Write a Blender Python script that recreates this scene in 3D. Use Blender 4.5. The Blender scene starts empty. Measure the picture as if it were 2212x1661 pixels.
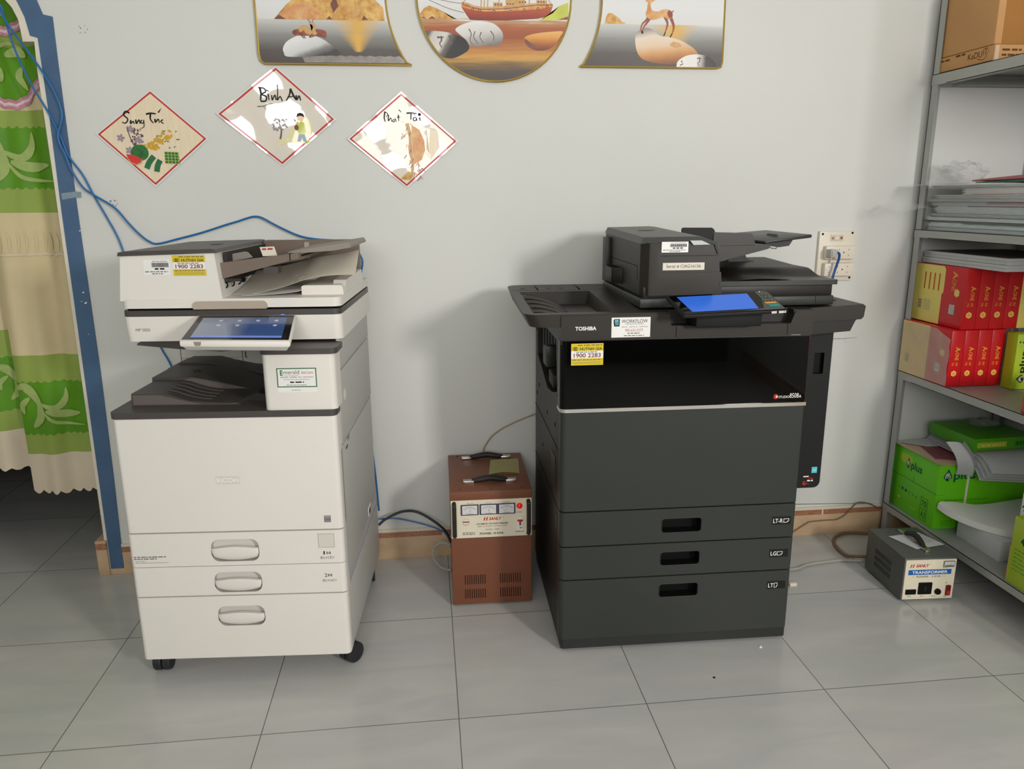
import bpy, bmesh, math, random
from mathutils import Vector, Matrix
random.seed(7)
C = bpy.context.scene.collection
sc = bpy.context.scene
PI = math.pi

# ------------------------------------------------------------------ camera, world, light, exposure
cd = bpy.data.cameras.new('camera')
cam = bpy.data.objects.new('camera', cd); C.objects.link(cam)
cd.sensor_fit = 'HORIZONTAL'; cd.sensor_width = 36.0
cd.lens = 36.0 * 1644.33 / 2212.0
cd.clip_start = 0.02
yaw, pitch, roll = -0.1112481, 0.2397622, -0.0069257
Rz = Matrix.Rotation(yaw, 3, 'Z')
fwd = Vector((0, math.cos(pitch), -math.sin(pitch))); right = Vector((1, 0, 0)); up = right.cross(fwd)
r2 = math.cos(roll) * right + math.sin(roll) * up
u2 = -math.sin(roll) * right + math.cos(roll) * up
r2, u2, fwd = Rz @ r2, Rz @ u2, Rz @ fwd
m4 = Matrix(((r2.x, u2.x, -fwd.x, 0), (r2.y, u2.y, -fwd.y, 0), (r2.z, u2.z, -fwd.z, 1.31275), (0, 0, 0, 1)))
cam.matrix_world = m4
sc.camera = cam
w = bpy.data.worlds.new('world'); sc.world = w; w.use_nodes = True
w.node_tree.nodes['Background'].inputs[0].default_value = (0.75, 0.85, 1.0, 1)
w.node_tree.nodes['Background'].inputs[1].default_value = 0.25
def area(name, loc, target, sx, sy, power, col):
    ld = bpy.data.lights.new(name, 'AREA'); ld.shape = 'RECTANGLE'; ld.size = sx; ld.size_y = sy
    ld.energy = power; ld.color = col
    o = bpy.data.objects.new(name, ld); C.objects.link(o); o.location = loc
    d = Vector(target) - Vector(loc); o.rotation_euler = d.to_track_quat('-Z', 'Y').to_euler()
    return o
area('daylight_doorway', (0.35, -1.95, 1.85), (0.35, 2.6, 0.9), 1.6, 1.6, 44, (1.0, 0.97, 0.92))
area('daylight_window', (-0.88, -1.95, 1.95), (-0.4, 2.6, 1.2), 0.8, 0.95, 46, (0.98, 0.98, 1.0))
area('daylight_side', (2.0, -1.25, 1.8), (0.3, 2.6, 1.0), 0.32, 0.5, 104, (1.0, 0.98, 0.95))  # unseen source at front right, inferred from the wall shadows; no window there
area('ceiling_fill', (0.2, -1.0, 3.1), (0.3, 1.6, 0.0), 3.0, 1.2, 18, (0.95, 0.98, 1.0))  # added soft fill in place of ceiling bounce, not a real lamp
sc.view_settings.view_transform = 'Standard'
sc.view_settings.look = 'None'
sc.view_settings.exposure = -0.86
sc.view_settings.gamma = 1.0
sc.view_settings.use_curve_mapping = False

# ------------------------------------------------------------------ materials
def lin(h):
    h = h.lstrip('#'); out = []
    for i in (0, 2, 4):
        c = int(h[i:i+2], 16) / 255.0
        out.append(c / 12.92 if c <= 0.04045 else ((c + 0.055) / 1.055) ** 2.4)
    return (out[0], out[1], out[2], 1.0)
MATS = {}
def mat(name, hexc, rough=0.5, spec=0.5, metal=0.0, var=0.0, scale=8.0, bump=0.0, bscale=200.0, coat=0.0,
        stretch=None, emit=0.0, alpha=1.0, hex2=None, coatr=0.05, coatior=1.5, coatbump=0.0):
    m = bpy.data.materials.new(name); m.use_nodes = True
    nt = m.node_tree; b = nt.nodes['Principled BSDF']
    b.inputs['Base Color'].default_value = lin(hexc); b.inputs['Roughness'].default_value = rough
    b.inputs['Specular IOR Level'].default_value = spec; b.inputs['Metallic'].default_value = metal
    b.inputs['Coat Weight'].default_value = coat; b.inputs['Coat Roughness'].default_value = coatr
    b.inputs['Coat IOR'].default_value = coatior
    b.inputs['Alpha'].default_value = alpha
    if emit: 
        b.inputs['Emission Color'].default_value = lin(hexc); b.inputs['Emission Strength'].default_value = emit
    tc = nt.nodes.new('ShaderNodeTexCoord'); mp = nt.nodes.new('ShaderNodeMapping')
    nt.links.new(tc.outputs['Object'], mp.inputs[0])
    if stretch: mp.inputs['Scale'].default_value = stretch
    if var:
        n = nt.nodes.new('ShaderNodeTexNoise'); n.inputs['Scale'].default_value = scale; n.inputs['Detail'].default_value = 5
        nt.links.new(mp.outputs[0], n.inputs['Vector'])
        cr = nt.nodes.new('ShaderNodeValToRGB'); cr.color_ramp.elements[0].position = 0.3; cr.color_ramp.elements[1].position = 0.7
        c = lin(hexc)
        if hex2: c2 = lin(hex2)
        else: c2 = tuple(min(1, x * (1 - var)) for x in c[:3]) + (1,)
        cr.color_ramp.elements[0].color = c2; cr.color_ramp.elements[1].color = c
        nt.links.new(n.outputs['Fac'], cr.inputs[0]); nt.links.new(cr.outputs[0], b.inputs['Base Color'])
    if bump:
        n2 = nt.nodes.new('ShaderNodeTexNoise'); n2.inputs['Scale'].default_value = bscale
        nt.links.new(mp.outputs[0], n2.inputs['Vector'])
        bp = nt.nodes.new('ShaderNodeBump'); bp.inputs['Strength'].default_value = bump; bp.inputs['Distance'].default_value = 0.002
        nt.links.new(n2.outputs['Fac'], bp.inputs['Height']); nt.links.new(bp.outputs[0], b.inputs['Normal'])
    MATS[name] = m
    return m
def ramp(name, stops, axis='Z', lo=0.0, hi=1.0, noise=0.0, nscale=6.0, stretch=(1, 1, 1), rough=0.42, coat=0.06, vec=None):
    """printed picture colour: a ramp along one object axis, wobbled by noise"""
    m = bpy.data.materials.new(name); m.use_nodes = True; nt = m.node_tree; b = nt.nodes['Principled BSDF']
    b.inputs['Roughness'].default_value = rough; b.inputs['Coat Weight'].default_value = coat
    tc = nt.nodes.new('ShaderNodeTexCoord'); sp = nt.nodes.new('ShaderNodeSeparateXYZ')
    nt.links.new(tc.outputs['Object'], sp.inputs[0])
    mr = nt.nodes.new('ShaderNodeMapRange'); mr.inputs['From Min'].default_value = lo; mr.inputs['From Max'].default_value = hi
    if vec:
        dp = nt.nodes.new('ShaderNodeVectorMath'); dp.operation = 'DOT_PRODUCT'; dp.inputs[1].default_value = vec
        nt.links.new(tc.outputs['Object'], dp.inputs[0]); nt.links.new(dp.outputs['Value'], mr.inputs['Value'])
    else: nt.links.new(sp.outputs[axis], mr.inputs['Value'])
    src = mr.outputs[0]
    if noise:
        mp = nt.nodes.new('ShaderNodeMapping'); mp.inputs['Scale'].default_value = stretch
        nt.links.new(tc.outputs['Object'], mp.inputs[0])
        n = nt.nodes.new('ShaderNodeTexNoise'); n.inputs['Scale'].default_value = nscale; n.inputs['Detail'].default_value = 4
        nt.links.new(mp.outputs[0], n.inputs['Vector'])
        ma = nt.nodes.new('ShaderNodeMath'); ma.operation = 'MULTIPLY_ADD'; ma.inputs[1].default_value = noise; ma.inputs[2].default_value = -noise / 2
        nt.links.new(n.outputs['Fac'], ma.inputs[0])
        ad = nt.nodes.new('ShaderNodeMath'); ad.operation = 'ADD'
        nt.links.new(src, ad.inputs[0]); nt.links.new(ma.outputs[0], ad.inputs[1]); src = ad.outputs[0]
    cr = nt.nodes.new('ShaderNodeValToRGB')
    els = cr.color_ramp.elements
    while len(els) < len(stops): els.new(0.5)
    for e, (p, h) in zip(els, stops): e.position = p; e.color = lin(h)
    nt.links.new(src, cr.inputs[0]); nt.links.new(cr.outputs[0], b.inputs['Base Color'])
    MATS[name] = m
    return m

mat('wall_paint', '#dcdcd7', 0.55, 0.35, var=0.05, scale=1.3)
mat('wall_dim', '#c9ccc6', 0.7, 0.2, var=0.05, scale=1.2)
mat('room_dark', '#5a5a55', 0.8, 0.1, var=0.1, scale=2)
mat('ceiling_paint', '#dcdcd6', 0.8, 0.2, var=0.03)
mat('smudge', '#9b9d97', 0.8, 0.1, var=0.4, scale=90)
mat('reveal_white', '#e8e0cf', 0.6, 0.3, var=0.08, scale=20)
mat('trim_blue', '#4d6a8c', 0.5, 0.35, var=0.14, scale=9)
mat('tape', '#8fa0ad', 0.25, 0.5, var=0.2, scale=60)
mat('skirt_tile', '#d3b490', 0.3, 0.5, var=0.22, scale=14)
mat('skirt_band', '#8e4f38', 0.35, 0.5, var=0.45, scale=220, hex2='#b98a6c')
mat('skirt_top', '#e2d9c6', 0.4, 0.5, var=0.05)
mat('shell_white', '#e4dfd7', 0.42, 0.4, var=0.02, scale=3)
mat('shell_shaded', '#b8b7b2', 0.45, 0.4, var=0.02, scale=3)  # slightly greyer side panels, darkened further to put their shade into the colour
mat('badge', '#d8d2c9', 0.35, 0.5, var=0.02)
mat('shell_grey', '#b9b8bb', 0.5, 0.3, var=0.03)
mat('seam', '#6d6a64', 0.7, 0.1, var=0.1)
mat('seam_soft', '#b5b1a8', 0.7, 0.1, var=0.1)
mat('charcoal', '#4b4644', 0.42, 0.4, var=0.08, scale=5, bump=0.1, bscale=900)
mat('charcoal_light', '#675f5b', 0.5, 0.35, var=0.06, scale=5)
mat('charcoal_deep', '#33302e', 0.55, 0.3, var=0.1)
mat('taupe', '#77695e', 0.5, 0.3, var=0.06, scale=5)
mat('taupe_light', '#b3a697', 0.5, 0.3, var=0.05)
mat('taupe_grey', '#8f877d', 0.5, 0.3, var=0.05)
mat('black_gap', '#0c0b0b', 0.8, 0.1, var=0.1)
mat('screen_bezel', '#191b1f', 0.12, 0.5, var=0.05)
mat('castor', '#26282a', 0.5, 0.4, var=0.2, scale=40)
mat('graphite', '#313431', 0.44, 0.36, var=0.05, scale=4, bump=0.06, bscale=1200)
mat('graphite_dark', '#2b2c2b', 0.5, 0.4, var=0.08)
mat('umber', '#28231e', 0.4, 0.42, var=0.08, scale=4)
mat('umber_dark', '#201d1a', 0.45, 0.4, var=0.1)
mat('pewter_dark', '#2e302d', 0.38, 0.5, var=0.06)
mat('gloss_black', '#050505', 0.04, 0.22, var=0.1)
mat('matte_black', '#0f1011', 0.55, 0.35, var=0.1)
mat('chrome', '#ebe8e4', 0.12, 0.5, metal=1.0, var=0.05)
mat('pocket_black', '#070808', 0.6, 0.2, var=0.1)
mat('keypad_grey', '#54554f', 0.45, 0.4, var=0.05)
mat('key_orange', '#d79a4e', 0.4, 0.4, var=0.05)
mat('key_teal', '#1d8d86', 0.4, 0.4, var=0.05)
mat('led_yellow', '#e8e06a', 0.4, emit=1.2, var=0.02)
mat('led_blue', '#4a86ff', 0.4, emit=1.5, var=0.02)
mat('screen_blue', '#2f66cf', 0.15, 0.4, emit=0.55, var=0.02)
ramp('screen_home', [(0.0, '#8f97a8'), (0.45, '#76829a'), (0.62, '#33518a'), (1.0, '#2f4f86')], axis='X', lo=-0.33, hi=-0.11, rough=0.12)
MATS['screen_home'].node_tree.nodes['Principled BSDF'].inputs['Emission Color'].default_value = lin('#51648c')
MATS['screen_home'].node_tree.nodes['Principled BSDF'].inputs['Emission Strength'].default_value = 0.22
mat('screen_bar', '#6f8fe0', 0.15, emit=0.35, var=0.02)
mat('screen_icon', '#b9c6de', 0.2, emit=0.2, var=0.02)
mat('paper', '#e9e8e4', 0.6, 0.3, var=0.03)
mat('paper_warm', '#e6ddcd', 0.6, 0.3, var=0.04, scale=4)
mat('paper_grey', '#c6c8c8', 0.6, 0.3, var=0.08, scale=12)
mat('paper_shade', '#aeb0b0', 0.6, 0.3, var=0.1, scale=30)
mat('paper_blue', '#d5dfe1', 0.45, 0.4, var=0.1, scale=30)
mat('ink_black', '#17181a', 0.5, 0.3, var=0.1)
mat('ink_grey', '#6f706e', 0.6, 0.2, var=0.1)
mat('ink_pale', '#a5a49e', 0.6, 0.2, var=0.1)
mat('ink_red', '#c01f24', 0.5, 0.3, var=0.08)
mat('ink_maroon', '#7a2030', 0.5, 0.3, var=0.08)
mat('ink_green', '#2f6a3a', 0.5, 0.3, var=0.08)
mat('ink_white', '#f2efe8', 0.4, 0.4, var=0.02)
mat('ink_purple', '#2d2145', 0.4, 0.4, var=0.1)
mat('label_white', '#eceae6', 0.4, 0.4, var=0.02)
mat('label_yellow', '#d8c022', 0.4, 0.4, var=0.06)
mat('label_blue', '#1a62b0', 0.4, 0.4, var=0.05)
mat('label_teal', '#4f98a0', 0.4, 0.4, var=0.2, scale=50)
mat('label_cyan', '#5fc6d8', 0.4, 0.4, var=0.05)
mat('brown_steel', '#7d4c36', 0.45, 0.4, var=0.06, scale=6, bump=0.12, bscale=500)
mat('cream_plate', '#e6dcc4', 0.4, 0.4, var=0.03)
mat('vent_dark', '#2a130d', 0.7, 0.2, var=0.1)
mat('handle_black', '#2c2624', 0.55, 0.35, var=0.12)
mat('steel_bright', '#d5d2ca', 0.25, 0.5, metal=1.0, var=0.06)
mat('screw', '#4a4540', 0.4, 0.5, metal=0.7, var=0.1)
mat('lamp_red', '#e0161c', 0.15, 0.5, emit=0.5, var=0.05)
mat('switch_red', '#b3251f', 0.35, 0.5, var=0.05)
mat('switch_dark_red', '#6e0f16', 0.35, 0.5, var=0.05)
mat('note_olive', '#a89f6d', 0.7, 0.2, var=0.08, scale=25)
mat('hammer_grey', '#5b5e59', 0.45, 0.45, var=0.2, scale=160, bump=0.2, bscale=500)
mat('meter_face', '#dcdad6', 0.3, 0.4, var=0.05)
mat('socket_plate', '#e6ddcb', 0.4, 0.4, var=0.03)
mat('socket_side', '#c9bfae', 0.5, 0.4, var=0.05)
mat('plug_grey', '#b5b5b0', 0.4, 0.4, var=0.05)
mat('cable_blue', '#1f6aa8', 0.4, 0.45, var=0.08, scale=20)
mat('cable_deep', '#1c4f95', 0.4, 0.45, var=0.08, scale=20)
mat('cable_black', '#1b2228', 0.45, 0.4, var=0.1)
mat('cable_grey', '#a9a69c', 0.5, 0.4, var=0.08)
mat('cable_brown', '#7d6248', 0.5, 0.4, var=0.1)
mat('cable_tan', '#a3906f', 0.5, 0.4, var=0.1)
mat('rack_steel', '#a9aba6', 0.38, 0.5, metal=0.25, var=0.08, scale=5)
mat('rack_under', '#9ea19c', 0.45, 0.5, metal=0.2, var=0.12, scale=8)
mat('cardboard', '#cb9a66', 0.75, 0.2, var=0.12, scale=6)
mat('cardboard_dark', '#6b4a2c', 0.8, 0.1, var=0.1)
mat('packing_tape', '#a9743a', 0.16, 0.5, var=0.1, scale=10)
mat('lime', '#66c80a', 0.42, 0.45, var=0.06, scale=4)
mat('lime_deep', '#4f9f12', 0.42, 0.45, var=0.12, scale=6)
mat('lime_yellow', '#acc62c', 0.35, 0.45, var=0.06, scale=6)
mat('logo_green', '#0d5a3a', 0.5, 0.3, var=0.06)
mat('carton_red', '#cc1820', 0.3, 0.5, var=0.07, scale=8)
mat('carton_yellow', '#e9d873', 0.38, 0.45, var=0.04, scale=8)
mat('carton_stripe', '#c8481a', 0.5, 0.3, var=0.05)
mat('carton_gold', '#eba63a', 0.4, 0.4, var=0.05)
mat('carton_amber', '#f2cf6e', 0.4, 0.4, var=0.05)
mat('silver_patch', '#b9b7b4', 0.25, 0.5, metal=0.5, var=0.2, scale=80)
mat('carton_faded', '#d9b9a0', 0.4, 0.4, var=0.06)
mat('pink_sheet', '#8f5058', 0.5, 0.3, var=0.1, scale=9)
mat('folder_pink', '#c06a70', 0.4, 0.4, var=0.1)
mat('folder_green', '#2f7a5c', 0.4, 0.4, var=0.1)
mat('curtain_cream', '#dac9a0', 0.75, 0.2, var=0.1, scale=7)
mat('curtain_pale', '#dccdb4', 0.75, 0.2, var=0.06, scale=7)
mat('curtain_green', '#5f9a1c', 0.5, 0.3, var=0.16, scale=9)
mat('curtain_sage', '#97ab55', 0.7, 0.2, var=0.08, scale=9)
mat('curtain_scroll', '#a5b96e', 0.65, 0.25, var=0.12, scale=60)
mat('curtain_pink', '#cf8ea2', 0.8, 0.1, var=0.25, scale=120)
mat('curtain_braid', '#e3cfcb', 0.8, 0.1, var=0.15, scale=120)
mat('gold_frame', '#e0bd62', 0.22, 0.5, metal=0.75, var=0.08)
mat('card_wood', '#f4e2c2', 0.4, 0.3, var=0.1, scale=8, stretch=(14, 1, 1), coat=1.0, coatr=0.04)
mat('card_print', '#f2e8da', 0.4, 0.3, var=0.06, scale=9, coat=1.0, coatr=0.05, coatior=2.1)
mat('card_halo', '#eee6b4', 0.4, 0.3, var=0.08, coat=0.8)
mat('card_red', '#c8262a', 0.4, 0.3, var=0.06, coat=0.7)
mat('card_clear', '#f0f0ea', 0.08, 0.8, coat=1.0, coatior=1.9, var=0.02)
mat('melon_green', '#1f7d2c', 0.4, coat=0.6, var=0.5, scale=60, hex2='#0e4a18')
mat('melon_red', '#dd2f2b', 0.4, coat=0.6, var=0.1, scale=60)
mat('cake_green', '#12703c', 0.4, coat=0.6, var=0.2, scale=90)
mat('petal_yellow', '#e2ae1c', 0.4, coat=0.6, var=0.25, scale=80)
mat('petal_plum', '#6d4f52', 0.4, coat=0.6, var=0.4, scale=80)
mat('petal_lilac', '#a391a2', 0.4, coat=0.6, var=0.2, scale=80)
mat('art_skin', '#d8a05c', 0.4, coat=0.6, var=0.1)
mat('art_lime', '#cfd24a', 0.4, coat=0.6, var=0.15, scale=30)
mat('art_denim', '#2f6a86', 0.4, coat=0.6, var=0.1)
mat('art_orange', '#cf7d2a', 0.4, coat=0.5, var=0.4, scale=45, hex2='#e6b87c')
mat('art_brown', '#7a3a1e', 0.4, coat=0.4, var=0.3, scale=40)
mat('art_rust', '#a9482a', 0.35, coat=0.4, var=0.25, scale=25, hex2='#7d2c1c')
mat('art_gold', '#ecc274', 0.45, coat=0.05, var=0.5, scale=55, hex2='#c2812f')
mat('art_amber', '#d99a3c', 0.35, coat=0.4, var=0.3, scale=9, hex2='#e8c06c', stretch=(1, 1, 8))
mat('art_mast', '#d8a868', 0.4, coat=0.4, var=0.2, scale=90)
mat('art_mark', '#6a5648', 0.4, coat=0.4, var=0.3, scale=60)
mat('art_foam', '#9a9088', 0.4, coat=0.4, var=0.35, scale=40)
ramp('art_lake', [(0.0, '#443b37'), (0.25, '#564e49'), (0.48, '#8b8a86'), (0.70, '#c3c4c0'), (0.752, '#cfcfca'), (0.762, '#dedddb'), (1.0, '#e4e4e4')], lo=0.0, hi=0.175, noise=0.07, nscale=6, stretch=(1, 1, 16))
ramp('art_lake_gold', [(0.0, '#40362f'), (0.12, '#4d3f36'), (0.2, '#7d6038'), (0.3, '#d39d48'), (0.40, '#bb7638'), (0.55, '#9e4f2a'), (0.66, '#ae6036'), (0.735, '#c59a70'), (0.748, '#dddbd7'), (1.0, '#e6e6e6')], lo=0.0, hi=0.25, noise=0.16, nscale=7, stretch=(1, 1, 18))
ramp('art_stone', [(0.0, '#3f3a38'), (0.28, '#858280'), (0.5, '#d0d0cf'), (1.0, '#e8e8e8')], lo=0.042, hi=0.112, vec=(-0.35, 0, 1), noise=0.3, nscale=18)
ramp('art_stone_big', [(0.0, '#7d7875'), (0.3, '#b4afab'), (0.55, '#d9d6d3'), (1.0, '#eceae8')], lo=0.115, hi=0.195, vec=(-0.2, 0, 1), noise=0.35, nscale=16)
ramp('art_stone_dark', [(0.0, '#191614'), (0.35, '#262220'), (0.5, '#6f6862'), (0.62, '#dcd6d0'), (0.9, '#cfc9c3'), (1.0, '#3a3532')], lo=0.150, hi=0.300, vec=(-1, 0, 0.6), noise=0.08, nscale=20)
ramp('art_stone_amber', [(0.0, '#5f2b14'), (0.3, '#a85a24'), (0.6, '#dc983f'), (1.0, '#efbd74')], lo=0.097, hi=0.158, noise=0.12, nscale=16, stretch=(1, 1, 4))
ramp('art_stone_warm', [(0.0, '#4f3222'), (0.18, '#a8672f'), (0.36, '#d79c5c'), (0.56, '#e6c9a8'), (0.8, '#e8d8c7'), (1.0, '#a0928a')], lo=0.0, hi=0.118, vec=(-0.1, 0, 1), noise=0.16, nscale=14)
ramp('art_stone_small', [(0.0, '#1f1b1a'), (0.3, '#39322f'), (0.42, '#b9b2ab'), (0.55, '#ece8e4'), (1.0, '#efece8')], lo=-0.225, hi=-0.085, vec=(-1, 0, 0.1), noise=0.08, nscale=20)
ramp('art_hull', [(0.0, '#6e241c'), (0.45, '#a8442c'), (1.0, '#c8652f')], lo=0.18, hi=0.235, noise=0.1, nscale=12, stretch=(1, 1, 8))

def print_blob(name, col, x0, wd, z0, z1, nz=0.5):
    """a streaky patch of another ink colour on a printed picture"""
    nt = MATS[name].node_tree; b = nt.nodes['Principled BSDF']; src = b.inputs['Base Color'].links[0].from_socket
    N = nt.nodes.new; L = nt.links.new
    tc = N('ShaderNodeTexCoord'); sp = N('ShaderNodeSeparateXYZ'); L(tc.outputs['Object'], sp.inputs[0])
    mp = N('ShaderNodeMapping'); mp.inputs['Scale'].default_value = (6, 1, 90); L(tc.outputs['Object'], mp.inputs[0])
    n = N('ShaderNodeTexNoise'); n.inputs['Scale'].default_value = 1.0; L(mp.outputs[0], n.inputs['Vector'])
    def M(op, a, c, d=None):
        m = N('ShaderNodeMath'); m.operation = op
        for i, v in enumerate((a, c, d)):
            if v is None: continue
            if isinstance(v, (int, float)): m.inputs[i].default_value = v
            else: L(v, m.inputs[i])
        return m.outputs[0]
    h = N('ShaderNodeMapRange'); h.inputs['From Min'].default_value = z0; h.inputs['From Max'].default_value = z1; L(sp.outputs['Z'], h.inputs['Value'])
    d = M('ABSOLUTE', M('SUBTRACT', sp.outputs['X'], x0), 0)
    wv = M('MULTIPLY', M('ADD', M('MULTIPLY', h.outputs[0], 0.85), 0.15), wd)
    f = M('SUBTRACT', 1.35, M('DIVIDE', d, wv)); f = M('SUBTRACT', f, M('MULTIPLY', n.outputs['Fac'], nz))
    inz = M('MULTIPLY', M('GREATER_THAN', sp.outputs['Z'], z0), M('LESS_THAN', sp.outputs['Z'], z1))
    f = M('MULTIPLY', f, inz); cl = N('ShaderNodeClamp'); L(f, cl.inputs[0])
    mx = N('ShaderNodeMix'); mx.data_type = 'RGBA'; L(cl.outputs[0], mx.inputs['Factor']); L(src, mx.inputs[6]); mx.inputs[7].default_value = lin(col); L(mx.outputs[2], b.inputs['Base Color'])
print_blob('art_lake', '#e2b04c', 0.072, 0.085, 0.038, 0.1315, 0.55)
# tiled floor
def floor_material():
    m = bpy.data.materials.new('floor_tiles'); m.use_nodes = True; nt = m.node_tree; b = nt.nodes['Principled BSDF']
    N = nt.nodes.new; L = nt.links.new
    tc = N('ShaderNodeTexCoord'); sp = N('ShaderNodeSeparateXYZ'); L(tc.outputs['Object'], sp.inputs[0])
    def line(out, off):
        a = N('ShaderNodeMath'); a.operation = 'SUBTRACT'; a.inputs[1].default_value = off; L(out, a.inputs[0])
        d = N('ShaderNodeMath'); d.operation = 'DIVIDE'; d.inputs[1].default_value = 0.5; L(a.outputs[0], d.inputs[0])
        f = N('ShaderNodeMath'); f.operation = 'FRACT'; L(d.outputs[0], f.inputs[0])
        s = N('ShaderNodeMath'); s.operation = 'SUBTRACT'; s.inputs[1].default_value = 0.5; L(f.outputs[0], s.inputs[0])
        ab = N('ShaderNodeMath'); ab.operation = 'ABSOLUTE'; L(s.outputs[0], ab.inputs[0])
        g = N('ShaderNodeMath'); g.operation = 'GREATER_THAN'; g.inputs[1].default_value = 0.4975; L(ab.outputs[0], g.inputs[0])
        fl = N('ShaderNodeMath'); fl.operation = 'FLOOR'; L(d.outputs[0], fl.inputs[0])
        return g.outputs[0], fl.outputs[0]
    gx, ix = line(sp.outputs['X'], -0.95234); gy, iy = line(sp.outputs['Y'], 1.72105)
    mx = N('ShaderNodeMath'); mx.operation = 'MAXIMUM'; L(gx, mx.inputs[0]); L(gy, mx.inputs[1])
    # each tile gets its own patch of the veining
    cb = N('ShaderNodeCombineXYZ'); 
    m1 = N('ShaderNodeMath'); m1.operation = 'MULTIPLY'; m1.inputs[1].default_value = 3.7; L(ix, m1.inputs[0])
    m2 = N('ShaderNodeMath'); m2.operation = 'MULTIPLY'; m2.inputs[1].default_value = 5.3; L(iy, m2.inputs[0])
    L(m1.outputs[0], cb.inputs[0]); L(m2.outputs[0], cb.inputs[1])
    va = N('ShaderNodeVectorMath'); va.operation = 'ADD'; L(tc.outputs['Object'], va.inputs[0]); L(cb.outputs[0], va.inputs[1])
    mp = N('ShaderNodeMapping'); mp.inputs['Scale'].default_value = (1.2, 4.5, 1); mp.inputs['Rotation'].default_value = (0, 0, 0.35); L(va.outputs[0], mp.inputs[0])
    n = N('ShaderNodeTexNoise'); n.inputs['Scale'].default_value = 2.2; n.inputs['Detail'].default_value = 6; n.inputs['Distortion'].default_value = 0.8; L(mp.outputs[0], n.inputs['Vector'])
    cr = N('ShaderNodeValToRGB'); cr.color_ramp.elements[0].position = 0.3; cr.color_ramp.elements[1].position = 0.72
    cr.color_ramp.elements[0].color = lin('#b3b3b1'); cr.color_ramp.elements[1].color = lin('#c0beb9'); L(n.outputs['Fac'], cr.inputs[0])
    mix = N('ShaderNodeMix'); mix.data_type = 'RGBA'; L(mx.outputs[0], mix.inputs['Factor']); L(cr.outputs[0], mix.inputs[6]); mix.inputs[7].default_value = lin('#66635e')
    L(mix.outputs[2], b.inputs['Base Color'])
    b.inputs['Roughness'].default_value = 0.16; b.inputs['Specular IOR Level'].default_value = 0.45
    n3 = N('ShaderNodeTexNoise'); n3.inputs['Scale'].default_value = 9; L(tc.outputs['Object'], n3.inputs['Vector'])
    rr = N('ShaderNodeMapRange'); rr.inputs['To Min'].default_value = 0.1; rr.inputs['To Max'].default_value = 0.24; L(n3.outputs['Fac'], rr.inputs['Value']); L(rr.outputs[0], b.inputs['Roughness'])
    MATS['floor_tiles'] = m
floor_material()
# clear film: mostly see-through with sharp highlights
def film(name, t, col='#ffffff'):
    m = bpy.data.materials.new(name); m.use_nodes = True; nt = m.node_tree; nt.nodes.clear()
    o = nt.nodes.new('ShaderNodeOutputMaterial'); mx = nt.nodes.new('ShaderNodeMixShader'); tr = nt.nodes.new('ShaderNodeBsdfTransparent')
    pb = nt.nodes.new('ShaderNodeBsdfPrincipled'); pb.inputs['Base Color'].default_value = lin(col); pb.inputs['Roughness'].default_value = 0.08
    n = nt.nodes.new('ShaderNodeTexNoise'); n.inputs['Scale'].default_value = 35; tc = nt.nodes.new('ShaderNodeTexCoord'); nt.links.new(tc.outputs['Object'], n.inputs['Vector'])
    bp = nt.nodes.new('ShaderNodeBump'); bp.inputs['Strength'].default_value = 0.5; bp.inputs['Distance'].default_value = 0.004
    nt.links.new(n.outputs['Fac'], bp.inputs['Height']); nt.links.new(bp.outputs[0], pb.inputs['Normal'])
    mx.inputs[0].default_value = t
    nt.links.new(tr.outputs[0], mx.inputs[1]); nt.links.new(pb.outputs[0], mx.inputs[2]); nt.links.new(mx.outputs[0], o.inputs[0])
    MATS[name] = m
film('clear_film', 0.2, '#dfe0de'); film('milky_film', 0.4, '#dcd3c6'); film('meter_glass', 0.12)

# ------------------------------------------------------------------ mesh helpers
_text_cache = {}
def text_geo(s, shear=0.0, bold=0.0):
    k = (s, shear, bold)
    if k in _text_cache: return _text_cache[k]
    cu = bpy.data.curves.new('t', 'FONT'); cu.body = s; cu.shear = shear; cu.offset = bold; cu.resolution_u = 3
    ob = bpy.data.objects.new('t', cu); C.objects.link(ob)
    dg = bpy.context.evaluated_depsgraph_get()
    me = bpy.data.meshes.new_from_object(ob.evaluated_get(dg))
    vs = [(v.co.x, v.co.y) for v in me.vertices]; fs = [tuple(p.vertices) for p in me.polygons]
    bpy.data.objects.remove(ob); bpy.data.curves.remove(cu); bpy.data.meshes.remove(me)
    if vs:
        x0 = min(v[0] for v in vs); x1 = max(v[0] for v in vs); y0 = min(v[1] for v in vs); y1 = max(v[1] for v in vs)
        vs = [((x - x0) / max(1e-9, x1 - x0), (y - y0) / max(1e-9, y1 - y0)) for x, y in vs]
    _text_cache[k] = (vs, fs)
    return _text_cache[k]
def rrect(x0, x1, z0, z1, r, n=5, r2=None):
    """rounded rectangle outline, counter-clockwise; r2 = radius of the top corners"""
    if r2 is None: r2 = r
    out = []
    for cx, cz, a, rr in ((x1 - r, z0 + r, -90, r), (x1 - r2, z1 - r2, 0, r2), (x0 + r2, z1 - r2, 90, r2), (x0 + r, z0 + r, 180, r)):
        for i in range(n + 1):
            t = math.radians(a + 90.0 * i / n); out.append((cx + rr * math.cos(t), cz + rr * math.sin(t)))
    return out
def circle(cx, cz, rx, rz=None, n=28, rot=0.0):
    rz = rx if rz is None else rz
    c, s = math.cos(rot), math.sin(rot); out = []
    for i in range(n):
        a = 2 * PI * i / n; x, z = rx * math.cos(a), rz * math.sin(a); out.append((cx + x * c - z * s, cz + x * s + z * c))
    return out
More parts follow.
